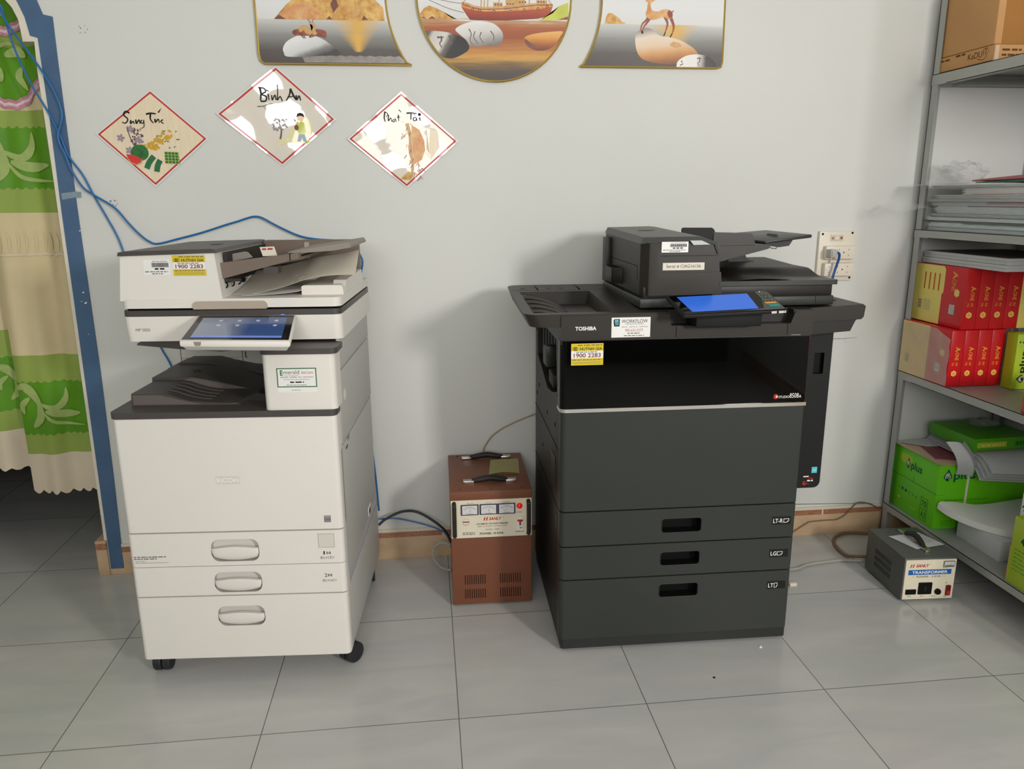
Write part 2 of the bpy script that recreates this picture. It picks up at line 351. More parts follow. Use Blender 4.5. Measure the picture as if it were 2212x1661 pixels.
def spline(pts, sub=8):
    P = [Vector(p) for p in pts]
    if len(P) < 3: return P
    out = []
    for i in range(len(P) - 1):
        p0 = P[max(0, i - 1)]; p1 = P[i]; p2 = P[i + 1]; p3 = P[min(len(P) - 1, i + 2)]
        for j in range(sub):
            t = j / sub
            out.append(0.5 * ((2 * p1) + (p2 - p0) * t + (2 * p0 - 5 * p1 + 4 * p2 - p3) * t * t + (3 * p1 - p0 - 3 * p2 + p3) * t ** 3))
    out.append(P[-1]); return out
class Plane:
    """a place to draw on: origin O, axes U (right) and V (up), normal N towards the viewer"""
    def __init__(s, O, U, V):
        s.O = Vector(O); s.U = Vector(U).normalized(); s.V = Vector(V).normalized(); s.N = s.U.cross(s.V)
    def p(s, u, v, n=0.0): return s.O + s.U * u + s.V * v + s.N * n
FRONT = Plane((0, 0, 0), (1, 0, 0), (0, 0, 1))     # normal = -y
def front(y): return Plane((0, y, 0), (1, 0, 0), (0, 0, 1))
def leftface(x): return Plane((x, 0, 0), (0, -1, 0), (0, 0, 1))    # u = -y, normal = -x
class MB:
    def __init__(s): s.bm = bmesh.new(); s.mats = []; s.k = 0.0
    def lay(s, n):
        s.k += 3e-6; return n + s.k
    def mi(s, m):
        if m not in s.mats: s.mats.append(m)
        return s.mats.index(m)
    def merge(s, t, m, fix=True):
        i = s.mi(m) if isinstance(m, str) else None
        if fix: bmesh.ops.recalc_face_normals(t, faces=t.faces[:])
        if i is not None:
            for f in t.faces: f.material_index = i
        me = bpy.data.meshes.new('tmp'); t.to_mesh(me); t.free(); s.bm.from_mesh(me); bpy.data.meshes.remove(me)
    def box(s, x0, x1, y0, y1, z0, z1, m, bev=0.0, seg=2, rot=None):
        t = bmesh.new(); bmesh.ops.create_cube(t, size=1.0)
        for v in t.verts: v.co = Vector(((x0 + x1) / 2 + v.co.x * (x1 - x0), (y0 + y1) / 2 + v.co.y * (y1 - y0), (z0 + z1) / 2 + v.co.z * (z1 - z0)))
        if bev: bmesh.ops.bevel(t, geom=t.edges[:], offset=bev, segments=seg, affect='EDGES', profile=0.5)
        if rot: 
            mt, c = rot; c = Vector(c)
            for v in t.verts: v.co = mt @ (v.co - c) + c
        s.merge(t, m); return s
    def prism(s, pts, ax, a0, a1, m, bev=0.0, seg=2):
        t = bmesh.new()
        def P(a, b, d): return {'y': (a, d, b), 'x': (d, a, b), 'z': (a, b, d)}[ax]
        A = [t.verts.new(P(a, b, a0)) for a, b in pts]; B = [t.verts.new(P(a, b, a1)) for a, b in pts]
        t.faces.new(A); t.faces.new(B[::-1]); n = len(A)
        for i in range(n): t.faces.new((A[i], A[(i + 1) % n], B[(i + 1) % n], B[i]))
        if bev:
            ed = [e for e in t.edges if len(e.link_faces) == 2 and e.calc_face_angle(0) > 0.6]
            bmesh.ops.bevel(t, geom=ed, offset=bev, segments=seg, affect='EDGES', profile=0.5)
        s.merge(t, m); return s
    def hexa(s, P, m, bev=0.0):
        """8 corners: bottom ring of four then top ring of four"""
        t = bmesh.new(); v = [t.verts.new(p) for p in P]
        for f in ((0, 1, 2, 3), (7, 6, 5, 4), (0, 4, 5, 1), (1, 5, 6, 2), (2, 6, 7, 3), (3, 7, 4, 0)): t.faces.new([v[i] for i in f])
        if bev: bmesh.ops.bevel(t, geom=t.edges[:], offset=bev, segments=2, affect='EDGES', profile=0.5)
        s.merge(t, m); return s
    def poly(s, pts, m):
        t = bmesh.new(); t.faces.new([t.verts.new(p) for p in pts]); bmesh.ops.triangulate(t, faces=t.faces[:]); s.merge(t, m, False); return s
    def shape(s, pl, uv, m, n=0.0003):
        n = s.lay(n); return s.poly([pl.p(u, v, n) for u, v in uv], m)
    def rect(s, pl, u0, v0, u1, v1, m, n=0.0003): return s.shape(pl, [(u0, v0), (u1, v0), (u1, v1), (u0, v1)], m, n)
    def slab(s, pl, uv, m, n0, n1):
        t = bmesh.new(); A = [t.verts.new(pl.p(u, v, n0)) for u, v in uv]; B = [t.verts.new(pl.p(u, v, n1)) for u, v in uv]
        t.faces.new(A); t.faces.new(B[::-1]); k = len(A)
        for i in range(k): t.faces.new((A[i], A[(i + 1) % k], B[(i + 1) % k], B[i]))
        s.merge(t, m); return s
    def ribbon(s, pl, pts, w0, w1, m, n=0.0005, sub=6, prof=None):
        n = s.lay(n); P = spline([(a, b, 0) for a, b in pts], sub); k = len(P); t = bmesh.new(); L = []; R = []
        for i, p in enumerate(P):
            d = P[min(k - 1, i + 1)] - P[max(0, i - 1)]; d = d.normalized() if d.length > 0 else Vector((1, 0, 0))
            f = i / (k - 1); wd = (w0 + (w1 - w0) * f) if prof is None else prof(f)
            q = Vector((-d.y, d.x, 0)) * wd / 2
            f3 = pl.p if hasattr(pl, 'p') else pl
            L.append(t.verts.new(f3(p.x + q.x, p.y + q.y, n))); R.append(t.verts.new(f3(p.x - q.x, p.y - q.y, n)))
        for i in range(k - 1): t.faces.new((L[i], R[i], R[i + 1], L[i + 1]))
        s.merge(t, m, False); return s
    def text(s, pl, st, u0, v0, u1, v1, m, n=0.0006, shear=0.0, bold=0.0, turn=0):
        """text fitted to the box u0..u1, v0..v1; turn = quarter turns"""
        n = s.lay(n); vs, fs = text_geo(st, shear, bold); t = bmesh.new(); V = []
        for x, y in vs:
            if turn == 1: x, y = 1 - y, x
            elif turn == 2: x, y = 1 - x, 1 - y
            elif turn == 3: x, y = y, 1 - x
            V.append(t.verts.new(pl.p(u0 + x * (u1 - u0), v0 + y * (v1 - v0), n)))
        for f in fs:
            try: t.faces.new([V[i] for i in f])
            except ValueError: pass
        s.merge(t, m, False); return s
    def dashes(s, pl, u0, u1, v, h, m, n=0.0006, seed=1):
        """a line of print too small to read"""
        r = random.Random(seed); u = u0
        while u < u1:
            l = r.uniform(1.5, 5) * h; s.rect(pl, u, v, min(u + l, u1), v + h, m, n); u += l + h * r.uniform(0.6, 1.2)
        return s
    def tube(s, pts, r, m, n=8, sub=8, cap=True):
        P = spline(pts, sub) if sub else [Vector(p) for p in pts]
        t = bmesh.new(); rings = []; up = Vector((0, 0, 1)); prev = None
        for i, p in enumerate(P):
            d = (P[min(len(P) - 1, i + 1)] - P[max(0, i - 1)])
            if d.length < 1e-9: d = Vector((1, 0, 0))
            d.normalize()
            a = d.cross(up) if prev is None else prev - d * prev.dot(d)
            if a.length < 1e-4: a = d.cross(Vector((1, 0, 0)))
            a.normalize(); b = d.cross(a); prev = a
            rr = r(i / max(1, len(P) - 1)) if callable(r) else r
            rings.append([t.verts.new(p + (a * math.cos(2 * PI * k / n) + b * math.sin(2 * PI * k / n)) * rr) for k in range(n)])
        for i in range(len(rings) - 1):
            for k in range(n): t.faces.new((rings[i][k], rings[i][(k + 1) % n], rings[i + 1][(k + 1) % n], rings[i + 1][k]))
        if cap: t.faces.new(rings[0]); t.faces.new(rings[-1][::-1])
        s.merge(t, m); return s
    def cyl(s, p0, p1, r, m, n=20, r1=None):
        r1 = r if r1 is None else r1
        return s.tube([p0, p1], lambda f: r + (r1 - r) * f, m, n=n, sub=0)
    def lathe(s, prof, c, axis, m, n=24):
        """profile (radius, height) turned about axis through c"""
        t = bmesh.new(); ax = Vector(axis).normalized(); a = ax.orthogonal().normalized(); b = ax.cross(a); c = Vector(c); R = []
        for r, h in prof: R.append([t.verts.new(c + ax * h + (a * math.cos(2 * PI * k / n) + b * math.sin(2 * PI * k / n)) * max(r, 1e-5)) for k in range(n)])
        for i in range(len(R) - 1):
            for k in range(n): t.faces.new((R[i][k], R[i][(k + 1) % n], R[i + 1][(k + 1) % n], R[i + 1][k]))
        t.faces.new(R[0]); t.faces.new(R[-1][::-1]); s.merge(t, m); return s
    def grid(s, fn, nu, nv, m, thick=0.0):
        t = bmesh.new(); G = [[t.verts.new(fn(i / nu, j / nv)) for j in range(nv + 1)] for i in range(nu + 1)]
        for i in range(nu):
            for j in range(nv): t.faces.new((G[i][j], G[i + 1][j], G[i + 1][j + 1], G[i][j + 1]))
        if thick: 
            bmesh.ops.recalc_face_normals(t, faces=t.faces[:]); bmesh.ops.solidify(t, geom=t.faces[:], thickness=thick)
        s.merge(t, m, bool(thick)); return s
    def cut(s, cutters, op='DIFFERENCE'):
        """boolean-subtract another MB from this one"""
        me = bpy.data.meshes.new('a'); s.bm.to_mesh(me)
        for m in s.mats: me.materials.append(MATS[m])
        ob = bpy.data.objects.new('a', me); C.objects.link(ob)
        mc = bpy.data.meshes.new('b'); cutters.bm.to_mesh(mc)
        for m in cutters.mats: mc.materials.append(MATS[m])
        oc = bpy.data.objects.new('b', mc); C.objects.link(oc)
        md = ob.modifiers.new('x', 'BOOLEAN'); md.operation = op; md.object = oc; md.solver = 'EXACT'
        md.material_mode = 'TRANSFER'
        dg = bpy.context.evaluated_depsgraph_get(); r = bpy.data.meshes.new_from_object(ob.evaluated_get(dg))
        names = [m.name if m else None for m in r.materials]
        b2 = bmesh.new(); b2.from_mesh(r)
        s.bm.free(); s.bm = b2; s.mats = names
        for o, d in ((ob, me), (oc, mc)): bpy.data.objects.remove(o); bpy.data.meshes.remove(d)
        bpy.data.meshes.remove(r); cutters.bm.free(); return s
    def cut_union(s, other): return s.cut(other, 'UNION')
    def build(s, name, parent=None, sharp=32, base=None, mod=None):
        if base is not None:
            for v in s.bm.verts: v.co -= Vector(base)
        me = bpy.data.meshes.new(name); s.bm.to_mesh(me); s.bm.free()
        for m in s.mats: me.materials.append(MATS[m])
        for p in me.polygons: p.use_smooth = True
        me.set_sharp_from_angle(angle=math.radians(sharp))
        o = bpy.data.objects.new(name, me); C.objects.link(o)
        if base is not None: o.location = base
        if parent is not None: o.parent = parent
        return o
    def solo(s, name, label, cat, group=None, sharp=32):
        """a thing that is one mesh, its origin at the middle of its base"""
        vs = s.bm.verts; xs = [v.co.x for v in vs]; ys = [v.co.y for v in vs]; zs = [v.co.z for v in vs]
        o = s.build(name, None, sharp, ((min(xs) + max(xs)) / 2, (min(ys) + max(ys)) / 2, min(zs)))
        return tag(o, label, cat, group)
def tag(o, label, cat, group=None):
    o['label'] = label; o['category'] = cat
    if group: o['group'] = group
    return o
def thing(name, label, cat, loc, rz=0.0, group=None):
    o = bpy.data.objects.new(name, None); C.objects.link(o); o.empty_display_size = 0.05
    o.location = loc; o.rotation_euler = (0, 0, math.radians(rz)); return tag(o, label, cat, group)
def struct(mb, name, **k):
    o = mb.build(name, **k); o['kind'] = 'structure'; return o
def lab(o, text): o['label'] = text; return o

# ------------------------------------------------------------------ the setting
WY = 2.668            # face of the back wall
b = MB(); b.box(-3.3, 2.3, -2.2, 4.8, -0.05, 0.0, 'floor_tiles'); struct(b, 'floor')
b = MB(); b.box(-3.3, 2.3, -2.2, 4.8, 3.3, 3.35, 'ceiling_paint'); struct(b, 'ceiling')
# arched doorway: right jamb measured, left jamb mirrored about the arch's axis x = -1.62
arch = [(-1.166, 0.0), (-1.160, 1.292), (-1.156, 1.56), (-1.157, 1.80), (-1.178, 1.806), (-1.186, 1.858), (-1.196, 1.887), (-1.208, 1.918)]
opening = [(-1.178, 0.0), (-1.176, 0.14), (-1.171, 1.374), (-1.172, 1.707), (-1.169, 1.790), (-1.202, 1.789), (-1.206, 1.851), (-1.219, 1.885), (-1.246, 1.92)]
top = [(-1.26, 1.99), (-1.34, 2.06), (-1.44, 2.115), (-1.54, 2.145)]
half = arch + top
open_half = opening + [(-1.29, 1.965), (-1.36, 2.03), (-1.45, 2.085), (-1.54, 2.11)]
full = open_half + [(-1.62, 2.12)] + [(-3.24 - x, z) for x, z in open_half[::-1]]
b = MB()
b.prism([(2.235, 0.0), (2.235, 3.3), (-3.3, 3.3), (-3.3, 0.0)] + full[::-1], 'y', WY, WY + 0.045, 'wall_paint')
for f in b.bm.faces:      # the thickness of the wall inside the arch is painted off-white
    if abs(f.normal.y) < 0.5 and f.calc_center_median().x < -1.1 and f.calc_center_median().z < 2.2 and f.calc_center_median().x > -2.2: f.material_index = b.mi('reveal_white')
wp = front(WY)
rs = random.Random(3)
for cx, cz, k, sz in ((-1.022, 1.828, 7, 0.005), (-0.998, 1.305, 9, 0.006), (-0.945, 1.36, 2, 0.002), (0.22, 1.28, 2, 0.003), (0.66, 1.23, 2, 0.0025), (1.56, 0.79, 5, 0.004)):
    for i in range(k):      # scuffs on the paint
        x, z, r = cx + rs.uniform(-1, 1) * 0.012, cz + rs.uniform(-1, 1) * 0.011, sz * rs.uniform(0.2, 0.55)
        b.shape(wp, circle(x, z, r, r * rs.uniform(0.4, 0.9), 8, rs.uniform(0, 3)), 'smudge', 0.0005)
b.ribbon(wp, [(1.42, 0.131), (1.6, 0.124), (1.76, 0.117)], 0.004, 0.003, 'smudge', 0.0006)
b.ribbon(wp, [(1.5, 0.792), (1.56, 0.792), (1.61, 0.795)], 0.003, 0.001, 'smudge', 0.0006)
struct(b, 'wall_back')
b = MB(); b.box(2.235, 2.3, -2.2, WY + 0.045, 0, 3.3, 'wall_paint'); struct(b, 'wall_right')
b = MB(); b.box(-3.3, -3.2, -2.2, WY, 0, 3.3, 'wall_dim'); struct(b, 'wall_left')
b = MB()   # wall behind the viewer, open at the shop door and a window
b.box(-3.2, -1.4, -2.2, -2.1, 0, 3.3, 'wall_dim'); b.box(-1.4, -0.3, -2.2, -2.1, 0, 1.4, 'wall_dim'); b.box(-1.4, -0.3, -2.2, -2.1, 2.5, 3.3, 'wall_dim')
b.box(-0.3, 0.4, -2.2, -2.1, 0, 3.3, 'wall_dim'); b.box(0.4, 2.1, -2.2, -2.1, 2.7, 3.3, 'wall_dim'); b.box(2.1, 2.235, -2.2, -2.1, 0, 3.3, 'wall_dim')
b.box(0.4, 2.1, -2.2, -2.1, 0, 0.6, 'room_dark')
struct(b, 'wall_front')
b = MB()   # the unlit room beyond the arch
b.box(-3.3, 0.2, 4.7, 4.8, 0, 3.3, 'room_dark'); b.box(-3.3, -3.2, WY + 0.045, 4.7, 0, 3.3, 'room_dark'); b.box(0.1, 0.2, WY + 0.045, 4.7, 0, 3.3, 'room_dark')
struct(b, 'wall_rear')
# skirting: tile, patterned band, cream top; broken by the doorway
b = MB()
def skirt(x0, x1, y0, y1):
    b.box(x0, x1, y0, y1, 0, 0.086, 'skirt_tile', 0.001); b.box(x0, x1, y0, y1, 0.086, 0.107, 'skirt_band'); b.box(x0, x1, y0, y1, 0.107, 0.118, 'skirt_top')
    x = math.ceil(x0 / 0.25) * 0.25 + 0.03
    while x < x1 - 0.02:
        b.box(x, x + 0.006, y0 - 0.0006, y1, 0.086, 0.107, 'skirt_top'); x += 0.25
skirt(-1.118, 2.235, WY - 0.010, WY)
b.box(-1.205, -1.168, WY - 0.012, WY + 0.06, 0, 0.1, 'skirt_tile', 0.001); b.box(-1.205, -1.168, WY - 0.012, WY + 0.06, 0.1, 0.124, 'skirt_band'); b.box(-1.205, -1.168, WY - 0.012, WY + 0.06, 0.124, 0.134, 'skirt_tile')
b.box(-1.168, -1.118, WY - 0.008, WY, 0, 0.022, 'skirt_tile', 0.001)
struct(b, 'baseboard_back')
b = MB(); skirt_y = WY
b.box(2.225, 2.235, -2.0, WY - 0.011, 0, 0.086, 'skirt_tile', 0.001); b.box(2.225, 2.235, -2.0, WY - 0.011, 0.086, 0.107, 'skirt_band'); b.box(2.225, 2.235, -2.0, WY - 0.011, 0.107, 0.118, 'skirt_top')
struct(b, 'baseboard_right')
# blue painted band round the arch
outer = [(-1.122, 0.02), (-1.114, 0.365), (-1.109, 0.738), (-1.111, 1.291), (-1.110, 1.458), (-1.108, 1.741), (-1.106, 1.861), (-1.133, 1.867), (-1.145, 1.907), (-1.172, 1.96), (-1.22, 2.04), (-1.32, 2.12), (-1.44, 2.18), (-1.56, 2.215), (-1.62, 2.22)]
inner = half + [(-1.62, 2.155)]
b = MB()
right_side = outer + [(-3.24 - x, z) for x, z in outer[-2::-1]] + [(-3.24 - x, z) for x, z in inner[:-1]] + inner[::-1]
b.prism(right_side, 'y', WY - 0.004, WY, 'trim_blue')
tp = front(WY - 0.004)
for cx, cz, r in ((-1.128, 1.02, 0.004), (-1.125, 0.985, 0.005), (-1.137, 0.99, 0.0025), (-1.112, 1.22, 0.003), (-1.13, 0.88, 0.002)):
    b.shape(tp, circle(cx, cz, r, r * 0.6, 9, 0.5), 'reveal_white', 0.0005)
struct(b, 'trim_1')
b = MB(); ih = half + [(-1.62, 2.155)]; oh = open_half + [(-1.62, 2.12)]
b.prism(ih + [(-3.24 - x, z) for x, z in ih[-2::-1]] + [(-3.24 - x, z) for x, z in oh[:-1]] + oh[::-1], 'y', WY - 0.0025, WY, 'reveal_white'); struct(b, 'trim_2')
b = MB(); b.slab(tp, [(-1.153, 1.338), (-1.108, 1.344), (-1.092, 1.342), (-1.094, 1.325), (-1.112, 1.325), (-1.152, 1.318)], 'tape', 0.0002, 0.0012)
b.solo('adhesive_tape', 'small strip of clear tape across the blue door trim', 'tape')

# ------------------------------------------------------------------ curtain in the arch
cur = thing('curtain', 'green and cream patterned curtain hanging in the arched doorway', 'curtain', (-1.6, 2.78, 0.0))
def depth(x, z, off): return off + 0.012 * math.sin(x * 34 + 1.2 * z) + 0.006 * math.sin(x * 71 - 2.0 * z)
def drape(name, x0, x1, shift, off, seed, edge):
    m = MB(); ox, oy = -1.6, 2.78
    def P(x, z, n=0.0): return Vector((x - ox, depth(x, z, off) - oy - n, z))
    sc_ = lambda x, a, p: a * abs(math.sin(x * PI / p))
    S = shift
    lines = [(0.285 + S, 'wave'), (0.435 + S, 'flat'), (0.513 + S, 'zig'), (0.705 + S, 'zig'), (0.795 + S, 'flat'), (1.277, 'flat'), (1.36, 'zig'), (1.553, 'zig'), (1.60, 'flat'), (1.675, 'swag'), (1.79, 'flat'), (1.895, 'swag'), (2.16, 'flat')]
    mats = ['curtain_pale', 'curtain_sage', 'curtain_green', 'curtain_sage', 'curtain_cream', 'curtain_sage', 'curtain_green', 'curtain_sage', 'curtain_cream', 'curtain_green', 'curtain_sage', 'curtain_green']
    def zl(i, x):
        z, k = lines[i]
        if k == 'wave': return z + 0.012 - sc_(x - x0, 0.014, 0.042)
        if k == 'zig': return z - sc_(x - x0, 0.008, 0.026)
        if k == 'swag': return z - 0.055 + (min(0.075, 7 * (x + 1.305) ** 2) if edge else 0.03)
        return z
    for i, mm in enumerate(mats):
        def fn(u, v, i=i):
            xx1 = x1
            z0 = zl(i, x0 + (x1 - x0) * u); z1 = zl(i + 1, x0 + (x1 - x0) * u)
            z = z0 + (z1 - z0) * v
            if edge: xx1 = x1 - max(0.0, 0.75 - z) * 0.13 + (0.008 * abs(math.sin(z * PI / 0.05)) if z < 0.86 else 0)
            x = x0 + (xx1 - x0) * u
            return P(x, z)
        m.grid(fn, 64, 8, mm)
    f3 = lambda x, z, n: P(x, z, 0.004 + n)
    def leaf(pts, wd, mm='curtain_scroll'): m.ribbon(f3, pts, 0, 0, mm, 0.0, 6, lambda f: wd * math.sin(PI * min(1, f * 0.92 + 0.06)) ** 0.8)
    def scroll(cx, cz, s):
        leaf([(cx - .09 * s, cz + .05 * s), (cx - .06 * s, cz + .06 * s), (cx - .03 * s, cz + .02 * s), (cx - .01 * s, cz - .03 * s)], .03 * s)
        leaf([(cx - .02 * s, cz), (cx + .03 * s, cz - .02 * s), (cx + .06 * s, cz + .01 * s), (cx + .065 * s, cz + .05 * s)], .022 * s)
        leaf([(cx, cz - .03 * s), (cx + .05 * s, cz - .045 * s), (cx + .11 * s, cz - .04 * s)], .028 * s)
        leaf([(cx - .01 * s, cz - .03 * s), (cx + .03 * s, cz - .075 * s), (cx + .12 * s, cz - .085 * s)], .012 * s)
        leaf([(cx - .02 * s, cz), (cx - .02 * s, cz - .05 * s), (cx - .05 * s, cz - .09 * s)], .03 * s)
        leaf([(cx - .05 * s, cz + .02 * s), (cx - .08 * s, cz - .01 * s), (cx - .075 * s, cz - .04 * s)], .022 * s)
        for k in range(6): leaf([(cx - .1 * s + .012 * k * s, cz + .075 * s - .01 * k * s), (cx - .085 * s + .012 * k * s, cz + .06 * s - .012 * k * s)], .014 * s)
    if edge:
        scroll(-1.345, 0.625 + S, 1.0); scroll(-1.34, 1.475, 1.15)
        leaf([(-1.36, 1.75), (-1.33, 1.79), (-1.29, 1.80), (-1.25, 1.785)], .012); leaf([(-1.31, 1.765), (-1.27, 1.775), (-1.24, 1.76)], .03); leaf([(-1.36, 1.735), (-1.345, 1.70), (-1.33, 1.73)], .04); leaf([(-1.262, 1.73), (-1.275, 1.70), (-1.25, 1.66)], .022)
        leaf([(-1.345, 1.89), (-1.32, 1.90), (-1.29, 1.88)], .02)
        for i in (9, 11):
            for dz, mm in ((0.006, 'curtain_pink'), (-0.004, 'curtain_braid'), (-0.012, 'curtain_pink')):
                m.ribbon(f3, [(x0 + (x1 - x0) * k / 14, zl(i, x0 + (x1 - x0) * k / 14) + dz + 0.003 * (-1) ** k) for k in range(15)], 0.011, 0.011, mm, 0.0015)
        m.ribbon(f3, [(x0 + (x1 - x0) * k / 20, 1.142 - 0.004 * abs(math.sin(k * 1.7))) for k in range(21)], 0.006, 0.006, 'curtain_pale', 0.001)
        for k in range(9): leaf([(x0 + 0.03 + 0.026 * k, 1.15), (x0 + 0.034 + 0.026 * k, 1.18), (x0 + 0.03 + 0.026 * k, 1.215)], .007, 'curtain_cream')
    else:
        scroll(-1.44, 0.70, 0.8)
        scroll(-1.78, 0.70, 1.0)
    return m.build(name, cur, 60)
drape('drape', -1.437, -1.150, 0.0, 2.765, 1, True)
drape('drape', -2.10, -1.40, 0.083, 2.80, 2, False)
b = MB(); b.cyl((-0.55, 0.0, 2.18), (0.5, 0.0, 2.18), 0.01, 'steel_bright'); b.build('curtain_rod', cur)

# ------------------------------------------------------------------ network cables down the door trim
ca, cb_ = WY - 0.009, WY - 0.017
P1 = [(-1.247, 1.891), (-1.239, 1.839), (-1.224, 1.76), (-1.193, 1.666), (-1.155, 1.584), (-1.128, 1.509), (-1.113, 1.453), (-1.078, 1.395), (-1.053, 1.332), (-1.02, 1.258), (-0.994, 1.193), (-0.975, 1.11), (-0.945, 1.0), (-0.92, 0.89), (-0.899, 0.822), (-0.873, 0.756), (-0.84, 0.6)]
b = MB(); b.tube([(x, ca, z) for x, z in P1], 0.0032, 'cable_blue')
b.solo('network_cable', 'straighter blue cable running down the trim behind the white printer', 'cable')
P2 = [(-1.249, 1.878), (-1.231, 1.834), (-1.199, 1.782), (-1.155, 1.707), (-1.124, 1.639), (-1.112, 1.575), (-1.133, 1.509), (-1.118, 1.453), (-1.105, 1.405), (-1.079, 1.356), (-1.049, 1.332), (-0.991, 1.292), (-0.954, 1.243), (-0.924, 1.207), (-0.897, 1.184), (-0.869, 1.176), (-0.803, 1.191), (-0.727, 1.21), (-0.649, 1.234), (-0.61, 1.245), (-0.572, 1.257), (-0.552, 1.260), (-0.53, 1.255), (-0.479, 1.226), (-0.415, 1.196), (-0.357, 1.184), (-0.276, 1.177), (-0.241, 1.16), (-0.22, 1.132), (-0.212, 1.104), (-0.223, 1.05), (-0.235, 0.95), (-0.24, 0.7), (-0.21, 0.4), (-0.2, 0.2)]
b = MB(); b.tube([(x, cb_, z) for x, z in P2], 0.0034, 'cable_blue'); b.solo('network_cable', 'wavier blue cable looping over the top of the white printer', 'cable')
b = MB(); b.tube([(-0.20, 2.60, 0.165), (-0.17, 2.61, 0.185), (-0.11, 2.62, 0.205), (-0.05, 2.62, 0.195), (0.03, 2.58, 0.15), (0.058, 2.52, 0.12)], 0.0048, 'cable_black'); b.solo('power_cable', 'black cable between white printer and brown stabilizer', 'cable')
b = MB(); b.tube([(-0.20, 2.63, 0.175), (-0.14, 2.64, 0.17), (-0.08, 2.64, 0.155), (0.0, 2.62, 0.135), (0.056, 2.58, 0.12)], 0.003, 'cable_blue'); b.solo('network_cable', 'short blue cable lying along the skirting beside the black cable', 'cable')
b = MB(); b.tube([(0.056, 2.50, 0.115), (0.03, 2.52, 0.12), (0.0, 2.53, 0.1), (-0.005, 2.53, 0.06), (0.02, 2.52, 0.025), (0.056, 2.5, 0.02)], 0.005, 'cable_grey'); b.solo('power_cable', 'grey cable loop at the left side of the brown stabilizer', 'cable')
b = MB(); b.tube([(0.19, 2.655, 0.41), (0.195, 2.655, 0.43), (0.23, 2.655, 0.475), (0.30, 2.655, 0.515), (0.42, 2.655, 0.56)], 0.0025, 'cable_tan'); b.solo('cable', 'thin tan cable rising from behind the brown stabilizer', 'cable')

# ------------------------------------------------------------------ pictures on the back wall
def picture(name, label, outline, rim, draw):
    cx = (min(p[0] for p in outline) + max(p[0] for p in outline)) / 2; z0 = min(p[1] for p in outline)
    t = thing(name, label, 'picture', (cx, WY, z0), 0, 'glossy landscape panels in a row')
    o2 = [(x - cx, z - z0) for x, z in outline]
    m = MB(); pl = front(-0.010)
    m.slab(Plane((0, 0, 0), (1, 0, 0), (0, 0, 1)), o2, 'art_lake' if rim != 'round' else 'art_lake_gold', 0.0, 0.010)
    draw(m, pl, cx, z0)
    m.build('print_panel', t)
    m = MB(); m.tube([(x, -0.009, z) for x, z in o2] + [(o2[0][0], -0.009, o2[0][1])], 0.0033, 'gold_frame', 6, 0); lab(m.build('frame', t), 'thin shiny gold rim')
    return t
def clip_right(pts, f): return pts
